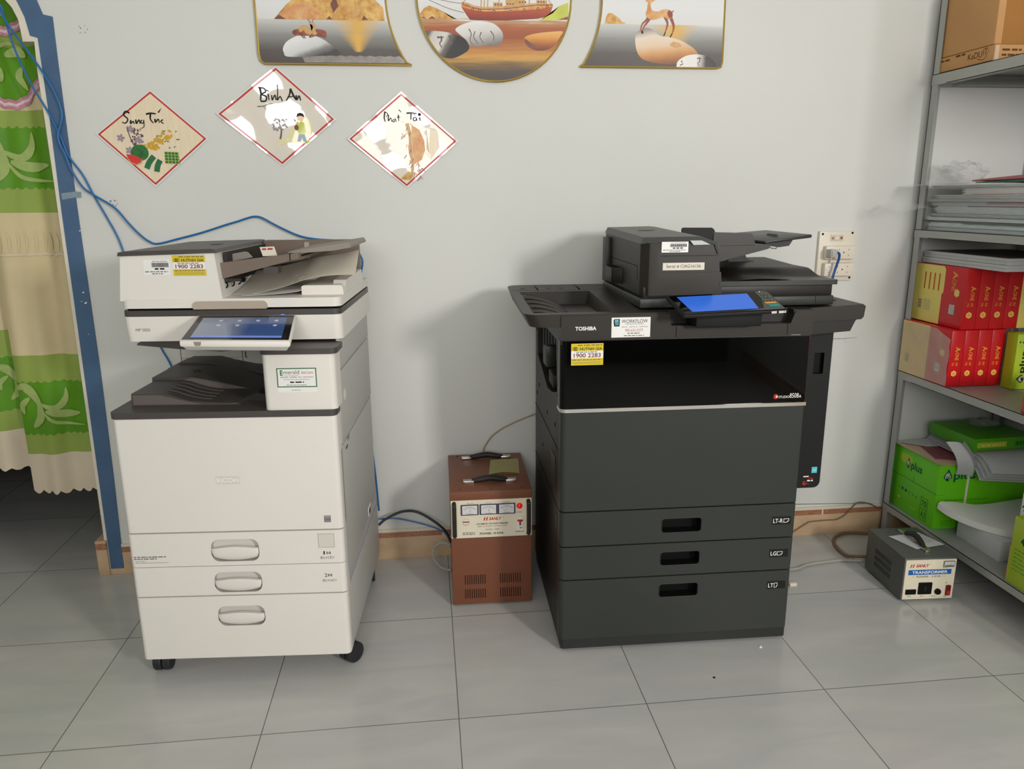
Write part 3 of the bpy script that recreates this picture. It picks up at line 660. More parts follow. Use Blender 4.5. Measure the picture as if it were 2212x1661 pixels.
# left panel: straight left side, concave right side
arcL = [(0.249 + 0.347 * math.cos(math.radians(a)), 1.935 + 0.347 * math.sin(math.radians(a))) for a in range(214, 142, -4)]
outl = [(-0.022, 1.7335)] + arcL + [(-0.022, 2.135), (-0.49, 2.135), (-0.500, 2.12), (-0.501, 1.76), (-0.497, 1.742), (-0.485, 1.733)]
def sm(P, sub=4):
    """closed smooth outline"""
    n = len(P); out = []
    for i in range(n):
        p0, p1, p2, p3 = [Vector(P[(i + k - 1) % n]) for k in range(4)]
        for q in range(sub):
            t = q / sub; v = 0.5 * ((2 * p1) + (p2 - p0) * t + (2 * p0 - 5 * p1 + 4 * p2 - p3) * t * t + (3 * p1 - p0 - 3 * p2 + p3) * t ** 3); out.append((v.x, v.y))
    return out
def draw_l(m, pl, cx, z0):
    q = lambda P: [(x - cx, z - z0) for x, z in P]
    S = lambda P, mm, n=0.0004: m.shape(pl, q(P), mm, n)
    S([(-0.446, 1.864), (-0.425, 1.884), (-0.404, 1.908), (-0.379, 1.927), (-0.337, 1.951), (-0.3, 2.0), (-0.257, 2.03), (-0.2, 2.0), (-0.15, 1.95), (-0.127, 1.921), (-0.106, 1.903), (-0.1025, 1.864)], 'art_gold')
    S([(-0.446, 1.8641), (-0.421, 1.886), (-0.384, 1.909), (-0.34, 1.915), (-0.317, 1.899), (-0.302, 1.877), (-0.307, 1.8655), (-0.383, 1.8642)], 'art_orange', 0.0006)
    for P in ([(-0.446, 1.8641), (-0.43, 1.877), (-0.41, 1.8642)], [(-0.27, 1.91), (-0.255, 1.935), (-0.245, 1.905), (-0.262, 1.885)], [(-0.285, 1.866), (-0.275, 1.876), (-0.267, 1.866)], [(-0.175, 1.866), (-0.168, 1.879), (-0.155, 1.866)], [(-0.41, 1.95), (-0.38, 1.94), (-0.39, 1.93)]): S(P, 'art_brown', 0.0007)
    for P in ([(-0.203, 1.868), (-0.193, 1.90), (-0.186, 1.92), (-0.182, 1.905), (-0.192, 1.872)], [(-0.32, 1.93), (-0.30, 1.945), (-0.29, 1.92)]): S(P, 'art_mast', 0.0007)
    S([(-0.367, 1.754), (-0.359, 1.758)] + [(-0.355 + 0.0155 * k, 1.7575 + 0.003 * (k % 2)) for k in range(20)] + [(-0.045, 1.748), (-0.043, 1.739), (-0.36, 1.738)], 'art_foam', 0.0005)
    S(sm([(-0.425, 1.78), (-0.412, 1.799), (-0.387, 1.813), (-0.362, 1.821), (-0.326, 1.817), (-0.295, 1.805), (-0.268, 1.786), (-0.249, 1.769), (-0.251, 1.761), (-0.31, 1.758), (-0.367, 1.754), (-0.415, 1.755), (-0.423, 1.765)]), 'art_stone', 0.0006)
    # resting deer on a log
    S(sm([(-0.39, 1.83), (-0.377, 1.836), (-0.321, 1.837), (-0.293, 1.833), (-0.287, 1.823), (-0.291, 1.812), (-0.314, 1.816), (-0.379, 1.817), (-0.39, 1.821)]), 'art_rust', 0.0008); S(circle(-0.385, 1.8265, 0.008, 0.0065, 14), 'art_brown', 0.0009)
    S(sm([(-0.373, 1.838), (-0.361, 1.847), (-0.345, 1.846), (-0.333, 1.835), (-0.322, 1.833), (-0.316, 1.823), (-0.33, 1.819), (-0.35, 1.823), (-0.358, 1.832), (-0.368, 1.826)]), 'art_mast', 0.001)
    S(sm([(-0.335, 1.829), (-0.328, 1.84), (-0.331, 1.849), (-0.341, 1.853), (-0.329, 1.857), (-0.321, 1.850), (-0.320, 1.835), (-0.325, 1.825)]), 'art_mast', 0.0011)
    for P in ([(-0.333, 1.856), (-0.341, 1.862), (-0.342, 1.868)], [(-0.328, 1.857), (-0.326, 1.864), (-0.321, 1.867)]): m.ribbon(pl, q(P), 0.0018, 0.001, 'art_brown', 0.0012)
    for P in ([(-0.372, 1.828), (-0.365, 1.817), (-0.356, 1.808)], [(-0.366, 1.826), (-0.358, 1.816), (-0.352, 1.810)], [(-0.33, 1.822), (-0.34, 1.813), (-0.325, 1.816)], [(-0.315, 1.822), (-0.3, 1.817), (-0.29, 1.812)]): m.ribbon(pl, q(P), 0.0045, 0.002, 'art_brown', 0.0012)
picture('wall_picture', 'leftmost landscape panel with resting deer on a pale stone', outl, 'l', draw_l)
# round panel
outr = circle(0.2495, 1.935, 0.2485, 0.2485, 60)
def draw_c(m, pl, cx, z0):
    q = lambda P: [(x - cx, z - z0) for x, z in P]
    def S(P, mm, n=0.0004):
        P2 = []
        for x, z in P:     # keep inside the rim
            d = Vector((x - 0.2495, z - 1.935)); 
            if d.length > 0.245: d = d * (0.245 / d.length)
            P2.append((0.2495 + d.x, 1.935 + d.y))
        m.shape(pl, q(P2), mm, n)
    S([(0.003, 1.873), (0.009, 1.887), (0.024, 1.905), (0.039, 1.912), (0.059, 1.906), (0.083, 1.895), (0.098, 1.884), (0.115, 1.875), (0.127, 1.873)], 'art_gold')
    for P in ([(0.008, 1.8735), (0.02, 1.879), (0.03, 1.8735)], [(0.035, 1.8735), (0.048, 1.881), (0.06, 1.8735)]): S(P, 'art_rust', 0.0006)
    S([(0.396, 1.874), (0.414, 1.885), (0.439, 1.897), (0.46, 1.918), (0.49, 1.93), (0.493, 1.891), (0.465, 1.876)], 'art_lime'); S([(0.455, 1.877), (0.49, 1.888), (0.49, 1.877)], 'art_rust', 0.0006)
    # ship
    S([(0.142, 1.91), (0.153, 1.896), (0.162, 1.883), (0.169, 1.872), (0.197, 1.871), (0.287, 1.872), (0.389, 1.879), (0.414, 1.885), (0.432, 1.899), (0.439, 1.918), (0.437, 1.923), (0.378, 1.917), (0.257, 1.905), (0.217, 1.903), (0.187, 1.904)], 'art_hull', 0.0006)
    S([(0.142, 1.91), (0.144, 1.925), (0.161, 1.922), (0.188, 1.913), (0.218, 1.911), (0.258, 1.913), (0.288, 1.916), (0.378, 1.926), (0.419, 1.925), (0.439, 1.924), (0.439, 1.917), (0.389, 1.907), (0.288, 1.9), (0.217, 1.897), (0.177, 1.901)], 'art_orange', 0.0008)
    for x0, x1, zb, zt in ((0.245, 0.275, 1.909, 1.925), (0.285, 0.335, 1.912, 1.935), (0.325, 0.345, 1.918, 1.948), (0.385, 0.42, 1.92, 1.934)):
        S([(x0, zb), (x1, zb + 0.002), (x1, zt), (x0, zt)], 'art_mast', 0.0009)
        for k in range(3): S([(x0 + 0.004 + 0.009 * k, zb + 0.007), (x0 + 0.008 + 0.009 * k, zb + 0.007), (x0 + 0.008 + 0.009 * k, zb + 0.012), (x0 + 0.004 + 0.009 * k, zb + 0.012)], 'art_brown', 0.0011)
    for x in (0.205, 0.215, 0.226, 0.262, 0.292, 0.304, 0.345, 0.36): m.ribbon(pl, q([(x, 1.905), (x + 0.003, 1.97), (x + 0.002, 2.1)]), 0.0035, 0.003, 'art_mast', 0.001)
    for x, wd in ((0.215, 0.034), (0.298, 0.04), (0.36, 0.03)):
        for k in range(3): S([(x - wd + 0.004 * k, 1.965 + 0.045 * k), (x + wd - 0.004 * k, 1.965 + 0.045 * k), (x + wd * .85 - 0.004 * k, 2.0 + 0.045 * k), (x - wd * .85 + 0.004 * k, 2.0 + 0.045 * k)], 'art_mast', 0.0011)
    for P in ([(0.02, 1.94), (0.1, 1.925), (0.144, 1.92)], [(0.03, 1.932), (0.1, 1.905), (0.15, 1.893)], [(0.146, 1.92), (0.2, 1.985)], [(0.437, 1.92), (0.38, 1.99)]): m.ribbon(pl, q(P), 0.0012, 0.0012, 'art_brown', 0.001)
    for x, z in ((0.178, 1.903), (0.2, 1.9), (0.247, 1.898), (0.3, 1.899), (0.345, 1.904), (0.39, 1.909), (0.42, 1.915)): S(circle(x, z, 0.0048, n=12), 'art_brown', 0.001); S(circle(x, z, 0.0025, n=10), 'art_mast', 0.0012)
    m.ribbon(pl, q([(0.145, 1.918), (0.19, 1.906), (0.22, 1.904), (0.29, 1.908), (0.38, 1.919), (0.438, 1.9205)]), 0.002, 0.002, 'art_brown', 0.0011)
    S(sm([(0.121, 1.843), (0.147, 1.859), (0.182, 1.868), (0.217, 1.868), (0.247, 1.861), (0.269, 1.843), (0.276, 1.824), (0.269, 1.803), (0.256, 1.796), (0.216, 1.794), (0.17, 1.793), (0.156, 1.811), (0.136, 1.827)]), 'art_stone_big', 0.0008)
    for P in ([(0.165, 1.845), (0.172, 1.83), (0.168, 1.812), (0.176, 1.797)], [(0.185, 1.838), (0.18, 1.82), (0.195, 1.8)], [(0.205, 1.836), (0.2, 1.82), (0.212, 1.803)], [(0.235, 1.84), (0.245, 1.825), (0.243, 1.81)]): m.ribbon(pl, q(P), 0.0035, 0.0015, 'art_mark', 0.001)
    S(sm([(0.008, 1.832), (0.045, 1.837), (0.086, 1.835), (0.121, 1.828), (0.148, 1.816), (0.163, 1.797), (0.163, 1.783), (0.147, 1.771), (0.119, 1.758), (0.094, 1.756), (0.066, 1.763), (0.05, 1.78), (0.03, 1.80)]), 'art_stone_dark', 0.001)
    for P in ([(0.062, 1.818), (0.084, 1.819)], [(0.074, 1.822), (0.076, 1.81), (0.07, 1.8), (0.076, 1.788)], [(0.1, 1.824), (0.106, 1.814), (0.102, 1.805)], [(0.098, 1.806), (0.112, 1.80)]): m.ribbon(pl, q(P), 0.006, 0.003, 'art_mark', 0.0012)
    S(sm([(0.345, 1.821), (0.363, 1.83), (0.399, 1.837), (0.44, 1.841), (0.471, 1.842), (0.465, 1.828), (0.445, 1.801), (0.42, 1.786), (0.384, 1.784), (0.358, 1.795), (0.347, 1.809)]), 'art_stone_amber', 0.0008); S([(0.346, 1.82), (0.36, 1.81), (0.384, 1.796), (0.384, 1.785), (0.36, 1.795), (0.348, 1.808)], 'art_brown', 0.001)
picture('wall_picture', 'round landscape panel in the middle showing a sailing ship', outr, 'round', draw_c)
# right panel: concave left side
arcR = [(0.249 + 0.352 * math.cos(math.radians(a)), 1.935 + 0.352 * math.sin(math.radians(a))) for a in range(-33, 36, 4)]
outR = [(0.532, 1.7355), (1.0, 1.7355), (1.015, 1.739), (1.019, 1.755), (1.016, 2.12), (1.0, 2.135), (0.535, 2.135)] + arcR[::-1]
def draw_r(m, pl, cx, z0):
    q = lambda P: [(x - cx, z - z0) for x, z in P]
    S = lambda P, mm, n=0.0004: m.shape(pl, q(P), mm, n)
    S([(0.611, 1.868), (0.616, 1.888), (0.622, 1.9), (0.635, 1.9), (0.645, 1.893), (0.661, 1.884), (0.669, 1.875), (0.682, 1.871), (0.678, 1.868)], 'art_gold')
    S(sm([(0.717, 1.836), (0.73, 1.85), (0.751, 1.858), (0.772, 1.853), (0.799, 1.835), (0.815, 1.832), (0.836, 1.83), (0.874, 1.819), (0.912, 1.8), (0.932, 1.781), (0.927, 1.774), (0.898, 1.766), (0.872, 1.754), (0.859, 1.742), (0.829, 1.744), (0.781, 1.75), (0.744, 1.76), (0.724, 1.781), (0.716, 1.81)]), 'art_stone_warm', 0.0006)
    S(sm([(0.835, 1.809), (0.848, 1.816), (0.866, 1.812), (0.875, 1.803), (0.859, 1.798), (0.84, 1.801)]), 'art_mast', 0.0008)
    S([(0.86, 1.7375), (0.861, 1.751), (0.868, 1.76), (0.877, 1.766), (0.889, 1.772), (0.903, 1.776), (0.92, 1.778), (0.935, 1.778), (0.952, 1.776), (0.968, 1.772), (0.98, 1.766), (0.99, 1.758), (0.999, 1.743), (0.997, 1.7375)], 'art_stone_small', 0.0008)
    for P in ([(0.93, 1.765), (0.945, 1.766)], [(0.938, 1.77), (0.94, 1.758), (0.934, 1.75), (0.939, 1.741)], [(0.955, 1.768), (0.96, 1.756)], [(0.876, 1.758), (0.88, 1.75)], [(0.872, 1.743), (0.884, 1.748)]): m.ribbon(pl, q(P), 0.004, 0.002, 'art_mark', 0.001)
    # standing deer
    S(sm([(0.754, 1.928), (0.753, 1.914), (0.749, 1.902), (0.751, 1.893), (0.76, 1.885), (0.776, 1.882), (0.797, 1.888), (0.81, 1.891), (0.823, 1.885), (0.836, 1.888), (0.84, 1.899), (0.835, 1.91), (0.822, 1.915), (0.806, 1.914), (0.791, 1.908), (0.775, 1.909), (0.767, 1.914), (0.764, 1.928), (0.765, 1.939), (0.757, 1.94)], 3), 'art_orange', 0.0009)
    S(sm([(0.763, 1.948), (0.75, 1.943), (0.747, 1.938), (0.754, 1.936), (0.765, 1.934), (0.774, 1.939), (0.782, 1.944), (0.774, 1.946)], 3), 'art_orange', 0.001)
    for P, w0 in (([(0.757, 1.89), (0.749, 1.879), (0.738, 1.869), (0.734, 1.853), (0.737, 1.843)], 0.007), ([(0.764, 1.888), (0.756, 1.876), (0.745, 1.862), (0.738, 1.847)], 0.009), ([(0.813, 1.893), (0.823, 1.875), (0.822, 1.861), (0.816, 1.842)], 0.009), ([(0.832, 1.893), (0.843, 1.871), (0.845, 1.857), (0.84, 1.838)], 0.011)): m.ribbon(pl, q(P), w0, 0.003, 'art_rust', 0.0008)
    for P in ([(0.737, 1.846), (0.738, 1.839)], [(0.739, 1.848), (0.741, 1.840)], [(0.817, 1.844), (0.812, 1.833)], [(0.84, 1.84), (0.834, 1.829)]): m.ribbon(pl, q(P), 0.0038, 0.003, 'ink_black', 0.0011, 2)
    m.ribbon(pl, q([(0.838, 1.907), (0.844, 1.912)]), 0.004, 0.001, 'art_brown', 0.001)
    r = random.Random(3)
    for k in range(14): S(circle(0.778 + 0.016 * r.random(), 1.894 + 0.011 * r.random(), 0.0012, n=8), 'art_mast', 0.0011)
    S(sm([(0.826, 1.912), (0.838, 1.905), (0.839, 1.892), (0.829, 1.889), (0.822, 1.9)], 3), 'art_rust', 0.001)
picture('wall_picture', 'rightmost landscape panel with spotted deer standing on rock', outR, 'r', draw_r)

# ------------------------------------------------------------------ three lucky cards set as diamonds
def card(label, P, curl, draw, shift=0.0):
    """P = left, top, right, bottom corners on the wall"""
    cx = sum(p[0] for p in P) / 4; z0 = P[3][1]
    t = thing('greeting_card', label, 'card', (cx, WY - 0.001, z0), 0, 'diamond shaped new year cards')
    Lc, Tc, Rc, Bc = [Vector((x - cx, 0, z - z0)) for x, z in P]
    ctr = (Lc + Tc + Rc + Bc) / 4
    def pt(u, v, grow=1.0):      # u along left->top... bilinear
        p = (Lc * (1 - u) + Bc * u) * (1 - v) + (Tc * (1 - u) + Rc * u) * v
        return ctr + (p - ctr) * grow
    def bend(p):
        d = p - ctr
        return -0.0025 - curl * (0.5 + 0.5 * math.sin(d.x * 38 + d.z * 21 + curl * 900)) * (0.3 + 9 * d.length) - 0.4 * curl * math.sin(d.z * 55 - d.x * 17)
    m = MB()
    m.grid(lambda u, v: (lambda p: Vector((p.x, bend(p) + 0.0006, p.z)))(pt(u, v, 1.045)), 24, 24, 'card_clear')
    m.grid(lambda u, v: (lambda p: Vector((p.x, bend(p) + 0.0003, p.z)))(pt(u, v)), 24, 24, 'card_red')
    m.grid(lambda u, v: (lambda p: Vector((p.x, bend(p), p.z)))(pt(u, v, 0.955)), 24, 24, 'card_wood' if curl < 0.001 else 'card_print')
    class PL:
        @staticmethod
        def p(u, v, n=0.0): 
            q = Vector((u + shift - cx, 0, v - z0)); return Vector((q.x, bend(q) - n, q.z))
    draw(m, PL)
    m.build('card_sheet', t, 50)
c1 = [(-1.018, 1.519), (-0.845, 1.648), (-0.688, 1.506), (-0.860, 1.363)]
def d1(m, pl):
    bk = 'ink_black'; n = 0.0006
    for P, a, c in (([(-0.902, 1.583), (-0.912, 1.588), (-0.92, 1.578), (-0.909, 1.565), (-0.917, 1.553), (-0.927, 1.556)], .006, .003), ([(-0.90, 1.562), (-0.902, 1.552), (-0.893, 1.558), (-0.891, 1.55)], .005, .003), ([(-0.885, 1.564), (-0.884, 1.552), (-0.875, 1.563), (-0.873, 1.551)], .005, .003), ([(-0.866, 1.562), (-0.872, 1.556), (-0.863, 1.553), (-0.861, 1.563), (-0.862, 1.543), (-0.872, 1.537)], .004, .002),
                    ([(-0.852, 1.58), (-0.838, 1.583), (-0.822, 1.581)], .006, .004), ([(-0.838, 1.582), (-0.84, 1.565), (-0.832, 1.553)], .006, .003), ([(-0.826, 1.566), (-0.826, 1.556), (-0.816, 1.565), (-0.814, 1.554)], .005, .003), ([(-0.802, 1.564), (-0.809, 1.558), (-0.801, 1.552)], .004, .003), ([(-0.814, 1.585), (-0.804, 1.598)], .005, .001)):
        m.ribbon(pl, P, a, c, bk, n)
    r = random.Random(5)
    for k in range(34):
        x, z = -0.915 + 0.035 * r.random() + 0.01, 1.475 + 0.06 * r.random(); m.shape(pl, circle(x + 0.0, z, 0.006 * r.uniform(.4, 1), 0.003, 8, r.uniform(0, 3)), r.choice(['petal_plum', 'petal_plum', 'petal_lilac']), n)
    for cx, cz in ((-0.937, 1.508), (-0.905, 1.535), (-0.885, 1.502), (-0.915, 1.47)): 
        for k in range(5): m.shape(pl, circle(cx + 0.007 * math.cos(k * 1.26), cz + 0.007 * math.sin(k * 1.26), 0.006, 0.004, 8, k * 1.26), 'petal_lilac', n)
    m.ribbon(pl, [(-0.915, 1.54), (-0.905, 1.50), (-0.89, 1.47)], 0.003, 0.003, 'petal_plum', n)
    for k in range(48):
        f = r.random(); x = -0.875 + 0.09 * f + r.uniform(-1, 1) * 0.014; z = 1.467 + 0.052 * f + r.uniform(-1, 1) * 0.014
        m.shape(pl, circle(x, z, 0.0065, 0.004, 8, r.uniform(0, 3)), 'petal_yellow', n + 0.0002 * r.random())
    for k in range(12): 
        x, z = -0.845 + 0.09 * r.random(), 1.475 + 0.055 * r.random(); m.ribbon(pl, [(x, z), (x + 0.008, z + 0.003)], 0.004, 0.0, 'cake_green', n)
    m.shape(pl, circle(-0.884, 1.463, 0.027, 0.025, 26), 'melon_green', n + 0.0003)
    m.shape(pl, [(-0.926, 1.458), (-0.90, 1.454), (-0.878, 1.443), (-0.882, 1.431), (-0.898, 1.424), (-0.915, 1.43), (-0.924, 1.443)], 'art_mast', n + 0.0005); m.shape(pl, [(-0.925, 1.459), (-0.90, 1.455), (-0.879, 1.444), (-0.884, 1.434), (-0.898, 1.428), (-0.913, 1.433), (-0.921, 1.445)], 'melon_red', n + 0.0007)
    for P in ([(-0.842, 1.452), (-0.858, 1.434), (-0.868, 1.414)], [(-0.824, 1.44), (-0.834, 1.422), (-0.838, 1.404)]): m.ribbon(pl, P, 0.017, 0.017, 'cake_green', n + 0.0003)
    m.shape(pl, [(-0.808, 1.466), (-0.765, 1.464), (-0.764, 1.428), (-0.81, 1.43)], 'cake_green', n + 0.0003)
    for k in range(5):
        m.ribbon(pl, [(-0.808 + 0.0105 * k, 1.466), (-0.809 + 0.0105 * k, 1.429)], 0.0015, 0.0015, 'art_lime', n + 0.0006); m.ribbon(pl, [(-0.809, 1.43 + 0.009 * k), (-0.764, 1.428 + 0.009 * k)], 0.0015, 0.0015, 'art_lime', n + 0.0006)
card('diamond card with wood-grain ground, watermelon and green rice cakes', c1, 0.0003, d1, -0.013)
c2 = [(-0.642, 1.582), (-0.453, 1.722), (-0.280, 1.567), (-0.455, 1.427)]
def d2(m, pl):
    n = 0.0006; bk = 'ink_black'
    for P, a, c in (([(-0.507, 1.663), (-0.505, 1.643), (-0.508, 1.623)], .007, .004), ([(-0.512, 1.662), (-0.495, 1.66), (-0.49, 1.65), (-0.503, 1.642), (-0.489, 1.635), (-0.492, 1.622), (-0.508, 1.621)], .004, .005), ([(-0.483, 1.643), (-0.481, 1.624)], .005, .003), ([(-0.487, 1.655), (-0.479, 1.651)], .004, .002), ([(-0.472, 1.64), (-0.471, 1.625), (-0.462, 1.64), (-0.459, 1.625)], .004, .004), ([(-0.452, 1.672), (-0.453, 1.645), (-0.455, 1.625), (-0.446, 1.636), (-0.44, 1.622)], .003, .004),
                    ([(-0.428, 1.623), (-0.416, 1.642), (-0.412, 1.66)], .003, .006), ([(-0.412, 1.66), (-0.405, 1.642), (-0.396, 1.626)], .006, .006), ([(-0.423, 1.634), (-0.402, 1.637)], .004, .003), ([(-0.395, 1.64), (-0.394, 1.626), (-0.386, 1.638), (-0.382, 1.624)], .005, .004)):
        m.ribbon(pl, P, a, c, bk, n)
    m.ribbon(pl, [(-0.52, 1.605), (-0.50, 1.606), (-0.485, 1.612), (-0.47, 1.614)], 0.003, 0.002, 'art_mark', n); m.ribbon(pl, [(-0.50, 1.606), (-0.493, 1.595)], 0.002, 0.001, 'art_mark', n)
    m.shape(pl, [(-0.46, 1.487), (-0.43, 1.494), (-0.40, 1.492), (-0.37, 1.498), (-0.36, 1.51), (-0.35, 1.53), (-0.352, 1.555), (-0.37, 1.575), (-0.39, 1.575), (-0.405, 1.55), (-0.41, 1.52), (-0.44, 1.498), (-0.47, 1.496)], 'card_halo', n); m.shape(pl, [(-0.48, 1.488), (-0.43, 1.492), (-0.38, 1.494), (-0.352, 1.502), (-0.37, 1.492), (-0.42, 1.484)], 'art_lime', n)
    m.ribbon(pl, [(-0.455, 1.505), (-0.45, 1.53), (-0.455, 1.555)], 0.006, 0.003, 'art_mark', n)
    r = random.Random(2)
    for k in range(26): m.shape(pl, circle(-0.455 + r.uniform(-1, 1) * 0.025, 1.548 + r.uniform(-1, 1) * 0.02, 0.005, 0.003, 8, r.uniform(0, 3)), r.choice(['petal_lilac', 'ink_pale', 'art_foam']), n)
    # small figure in a yellow jacket
    m.shape(pl, circle(-0.387, 1.570, 0.010, 0.012, 16), 'art_skin', n + 0.0003); m.shape(pl, [(-0.400, 1.572), (-0.396, 1.584), (-0.386, 1.587), (-0.377, 1.583), (-0.374, 1.572), (-0.383, 1.577), (-0.392, 1.577)], 'ink_black', n + 0.0005)
    m.shape(pl, [(-0.40, 1.558), (-0.385, 1.56), (-0.376, 1.556), (-0.372, 1.53), (-0.377, 1.518), (-0.394, 1.518), (-0.398, 1.53), (-0.405, 1.536)], 'art_lime', n + 0.0004); m.shape(pl, circle(-0.401, 1.541, 0.007, 0.009, 12), 'art_brown', n + 0.0006)
    m.shape(pl, [(-0.395, 1.52), (-0.377, 1.52), (-0.371, 1.498), (-0.381, 1.497), (-0.386, 1.51), (-0.391, 1.497), (-0.401, 1.498)], 'art_denim', n + 0.0005)
    m.ribbon(pl, [(-0.403, 1.56), (-0.408, 1.567)], 0.004, 0.002, 'ink_black', n + 0.0004)
card('diamond card with glare, tree and small figure in yellow jacket', c2, 0.0024, d2)
c3 = [(-0.234, 1.506), (-0.060, 1.648), (0.116, 1.499), (-0.053, 1.355)]
def d3(m, pl):
    n = 0.0006; bk = 'ink_black'
    for P, a, c in (([(-0.115, 1.592), (-0.118, 1.572), (-0.115, 1.56)], .005, .003), ([(-0.118, 1.59), (-0.106, 1.585), (-0.112, 1.575)], .003, .002), ([(-0.104, 1.582), (-0.105, 1.563), (-0.097, 1.572), (-0.095, 1.56)], .004, .002), ([(-0.087, 1.568), (-0.092, 1.562), (-0.085, 1.56), (-0.083, 1.57), (-0.079, 1.56)], .003, .002), ([(-0.072, 1.582), (-0.071, 1.562)], .004, .002), ([(-0.077, 1.574), (-0.066, 1.575)], .003, .002), ([(-0.07, 1.598), (-0.062, 1.59)], .003, .002),
                    ([(-0.045, 1.587), (-0.03, 1.588), (-0.012, 1.586)], .005, .003), ([(-0.03, 1.588), (-0.032, 1.567)], .004, .003), ([(-0.014, 1.574), (-0.022, 1.573), (-0.023, 1.565), (-0.016, 1.564), (-0.013, 1.572), (-0.012, 1.563)], .003, .003), ([(-0.022, 1.584), (-0.015, 1.579)], .003, .001), ([(-0.003, 1.574), (-0.001, 1.563)], .005, .003)):
        m.ribbon(pl, P, a, c, bk, n)
    m.shape(pl, circle(-0.003, 1.583, 0.005), bk, n)
    r = random.Random(8)
    m.shape(pl, [(-0.03, 1.55), (-0.005, 1.535), (0.01, 1.50), (0.012, 1.47), (-0.0, 1.44), (-0.025, 1.425), (-0.035, 1.46), (-0.03, 1.5)], 'art_orange', n); m.shape(pl, [(0.02, 1.54), (0.055, 1.53), (0.06, 1.48), (0.03, 1.44), (0.015, 1.46), (0.018, 1.5)], 'card_wood', n)
    m.ribbon(pl, [(-0.045, 1.555), (-0.035, 1.51), (-0.038, 1.47), (-0.03, 1.43), (-0.035, 1.39)], 0.012, 0.008, 'art_mast', n + 0.0003)
    for k in range(40):
        f = r.random(); x = -0.055 + 0.05 * f + r.uniform(-1, 1) * 0.02; z = 1.55 - 0.17 * f + r.uniform(-1, 1) * 0.02; m.ribbon(pl, [(x, z), (x + r.uniform(-1, 1) * 0.012, z - 0.012)], 0.003, 0.001, r.choice(['art_brown', 'art_rust', 'art_orange']), n + 0.0004)
    m.shape(pl, [(-0.075, 1.378), (-0.04, 1.375), (-0.03, 1.39), (-0.045, 1.402), (-0.06, 1.39)], 'art_gold', n + 0.0005)
card('diamond card washed out by glare with orange floral print', c3, 0.0028, d3)

# ------------------------------------------------------------------ white multifunction printer
R = thing('multifunction_printer', 'tall white office printer on castors beside the blue door trim', 'printer', (-0.247, 1.948, 0.0), -4.1)
b = MB(); b.box(-0.569, -0.002, 0.014, 0.63, 0.07, 0.768, 'shell_white', 0.004)
b.build('cabinet', R)
# front door
def lshape(x0, x1, y0, y1, r, ys, xs):
    """rounded front corners, stepped in at the right behind ys"""
    P = [p for p in rrect(x0, x1, y0, y1, r)]
    P = [p for p in P if not (p[0] > x1 - r - 1e-6 and p[1] > y1 - r - 1e-6)]
    k = max(i for i, p in enumerate(P) if abs(p[0] - x1) < 1e-6)
    return P[:k + 1] + [(x1, ys), (xs, ys + 0.012), (xs, y1)] + P[k + 1:]
b = MB(); b.prism(rrect(-0.571, 0.004, -0.004, 0.06, 0.014), 'z', 0.4505, 0.766, 'shell_white', 0.003)
door = b.build('front_door', R)
b = MB(); fp = front(-0.0042); b.rect(fp, -0.322, 0.584, -0.260, 0.606, 'badge', 0.0002); b.text(fp, 'RICOH', -0.319, 0.589, -0.264, 0.602, 'ink_white', 0.0005, bold=0.02)
b.build('maker_badge', door)
b = MB(); b.rect(fp, -0.046, 0.470, -0.028, 0.489, 'ink_grey', 0.0003)
b.rect(fp, -0.0445, 0.4835, -0.0295, 0.4875, 'ink_pale', 0.0005); b.rect(fp, -0.0445, 0.479, -0.0295, 0.4805, 'ink_pale', 0.0005); b.rect(fp, -0.0445, 0.4725, -0.0295, 0.4745, 'ink_pale', 0.0005)
b.build('energy_label', door)
def ricoh_drawer(z0, z1, hz0, hz1, hx0=-0.353, hx1=-0.226):
    m = MB(); m.prism(rrect(-0.572, 0.003, -0.004, 0.06, 0.014), 'z', z0, z1, 'shell_white', 0.0025)
    c = MB(); c.prism(rrect(hx0, hx1, hz0, hz1, 0.021, 6), 'y', -0.03, 0.022, 'shell_shaded'); m.cut(c)
    d = m.build('paper_drawer', R)
    m = MB(); mid = hz0 + (hz1 - hz0) * 0.60      # bowed grip in the lower part of the recess
    def g(u, v):
        a = PI * u; x = hx0 + 0.001 + (hx1 - hx0 - 0.002) * u
        return x, math.sin(a)
    def grip(u, v):
        e = max(0.0, math.sin(PI * u)) ** 0.35; zb = hz0 + 0.0008 + 0.020 * (1 - e); zt_ = mid + 0.007 * math.sin(PI * u)
        y = (0.008, -0.001, -0.006, -0.0095, -0.0115, -0.0125, -0.0125, -0.012, 0.0)[int(round(v * 8))]
        return Vector((hx0 + 0.0012 + (hx1 - hx0 - 0.0024) * u, y * (0.45 + 0.55 * e) if y < 0 else y, zb + (zt_ - zb) * min(1.0, (0, 0.03, 0.1, 0.22, 0.4, 0.65, 0.93, 1.0, 0.98)[int(round(v * 8))])))
    m.grid(grip, 28, 8, 'shell_white', 0.0015)
    m.box(hx0 - 0.0002, hx0 + 0.001, -0.005, 0.0, mid - 0.018, mid - 0.004, 'seam'); m.box(hx1 - 0.001, hx1 + 0.0002, -0.005, 0.0, mid - 0.018, mid - 0.004, 'seam')
    m.build('handle', d); return d
d1_ = ricoh_drawer(0.3505, 0.4465, 0.362, 0.426); d2_ = ricoh_drawer(0.2625, 0.3485, 0.270, 0.330); d3_ = ricoh_drawer(0.070, 0.2585, 0.168, 0.228)
b = MB(); b.rect(fp, -0.0665, 0.396, -0.0225, 0.437, 'seam_soft', 0.0002); b.rect(fp, -0.065, 0.3975, -0.024, 0.4355, 'badge', 0.0004); b.build('size_window', d1_)
b = MB()
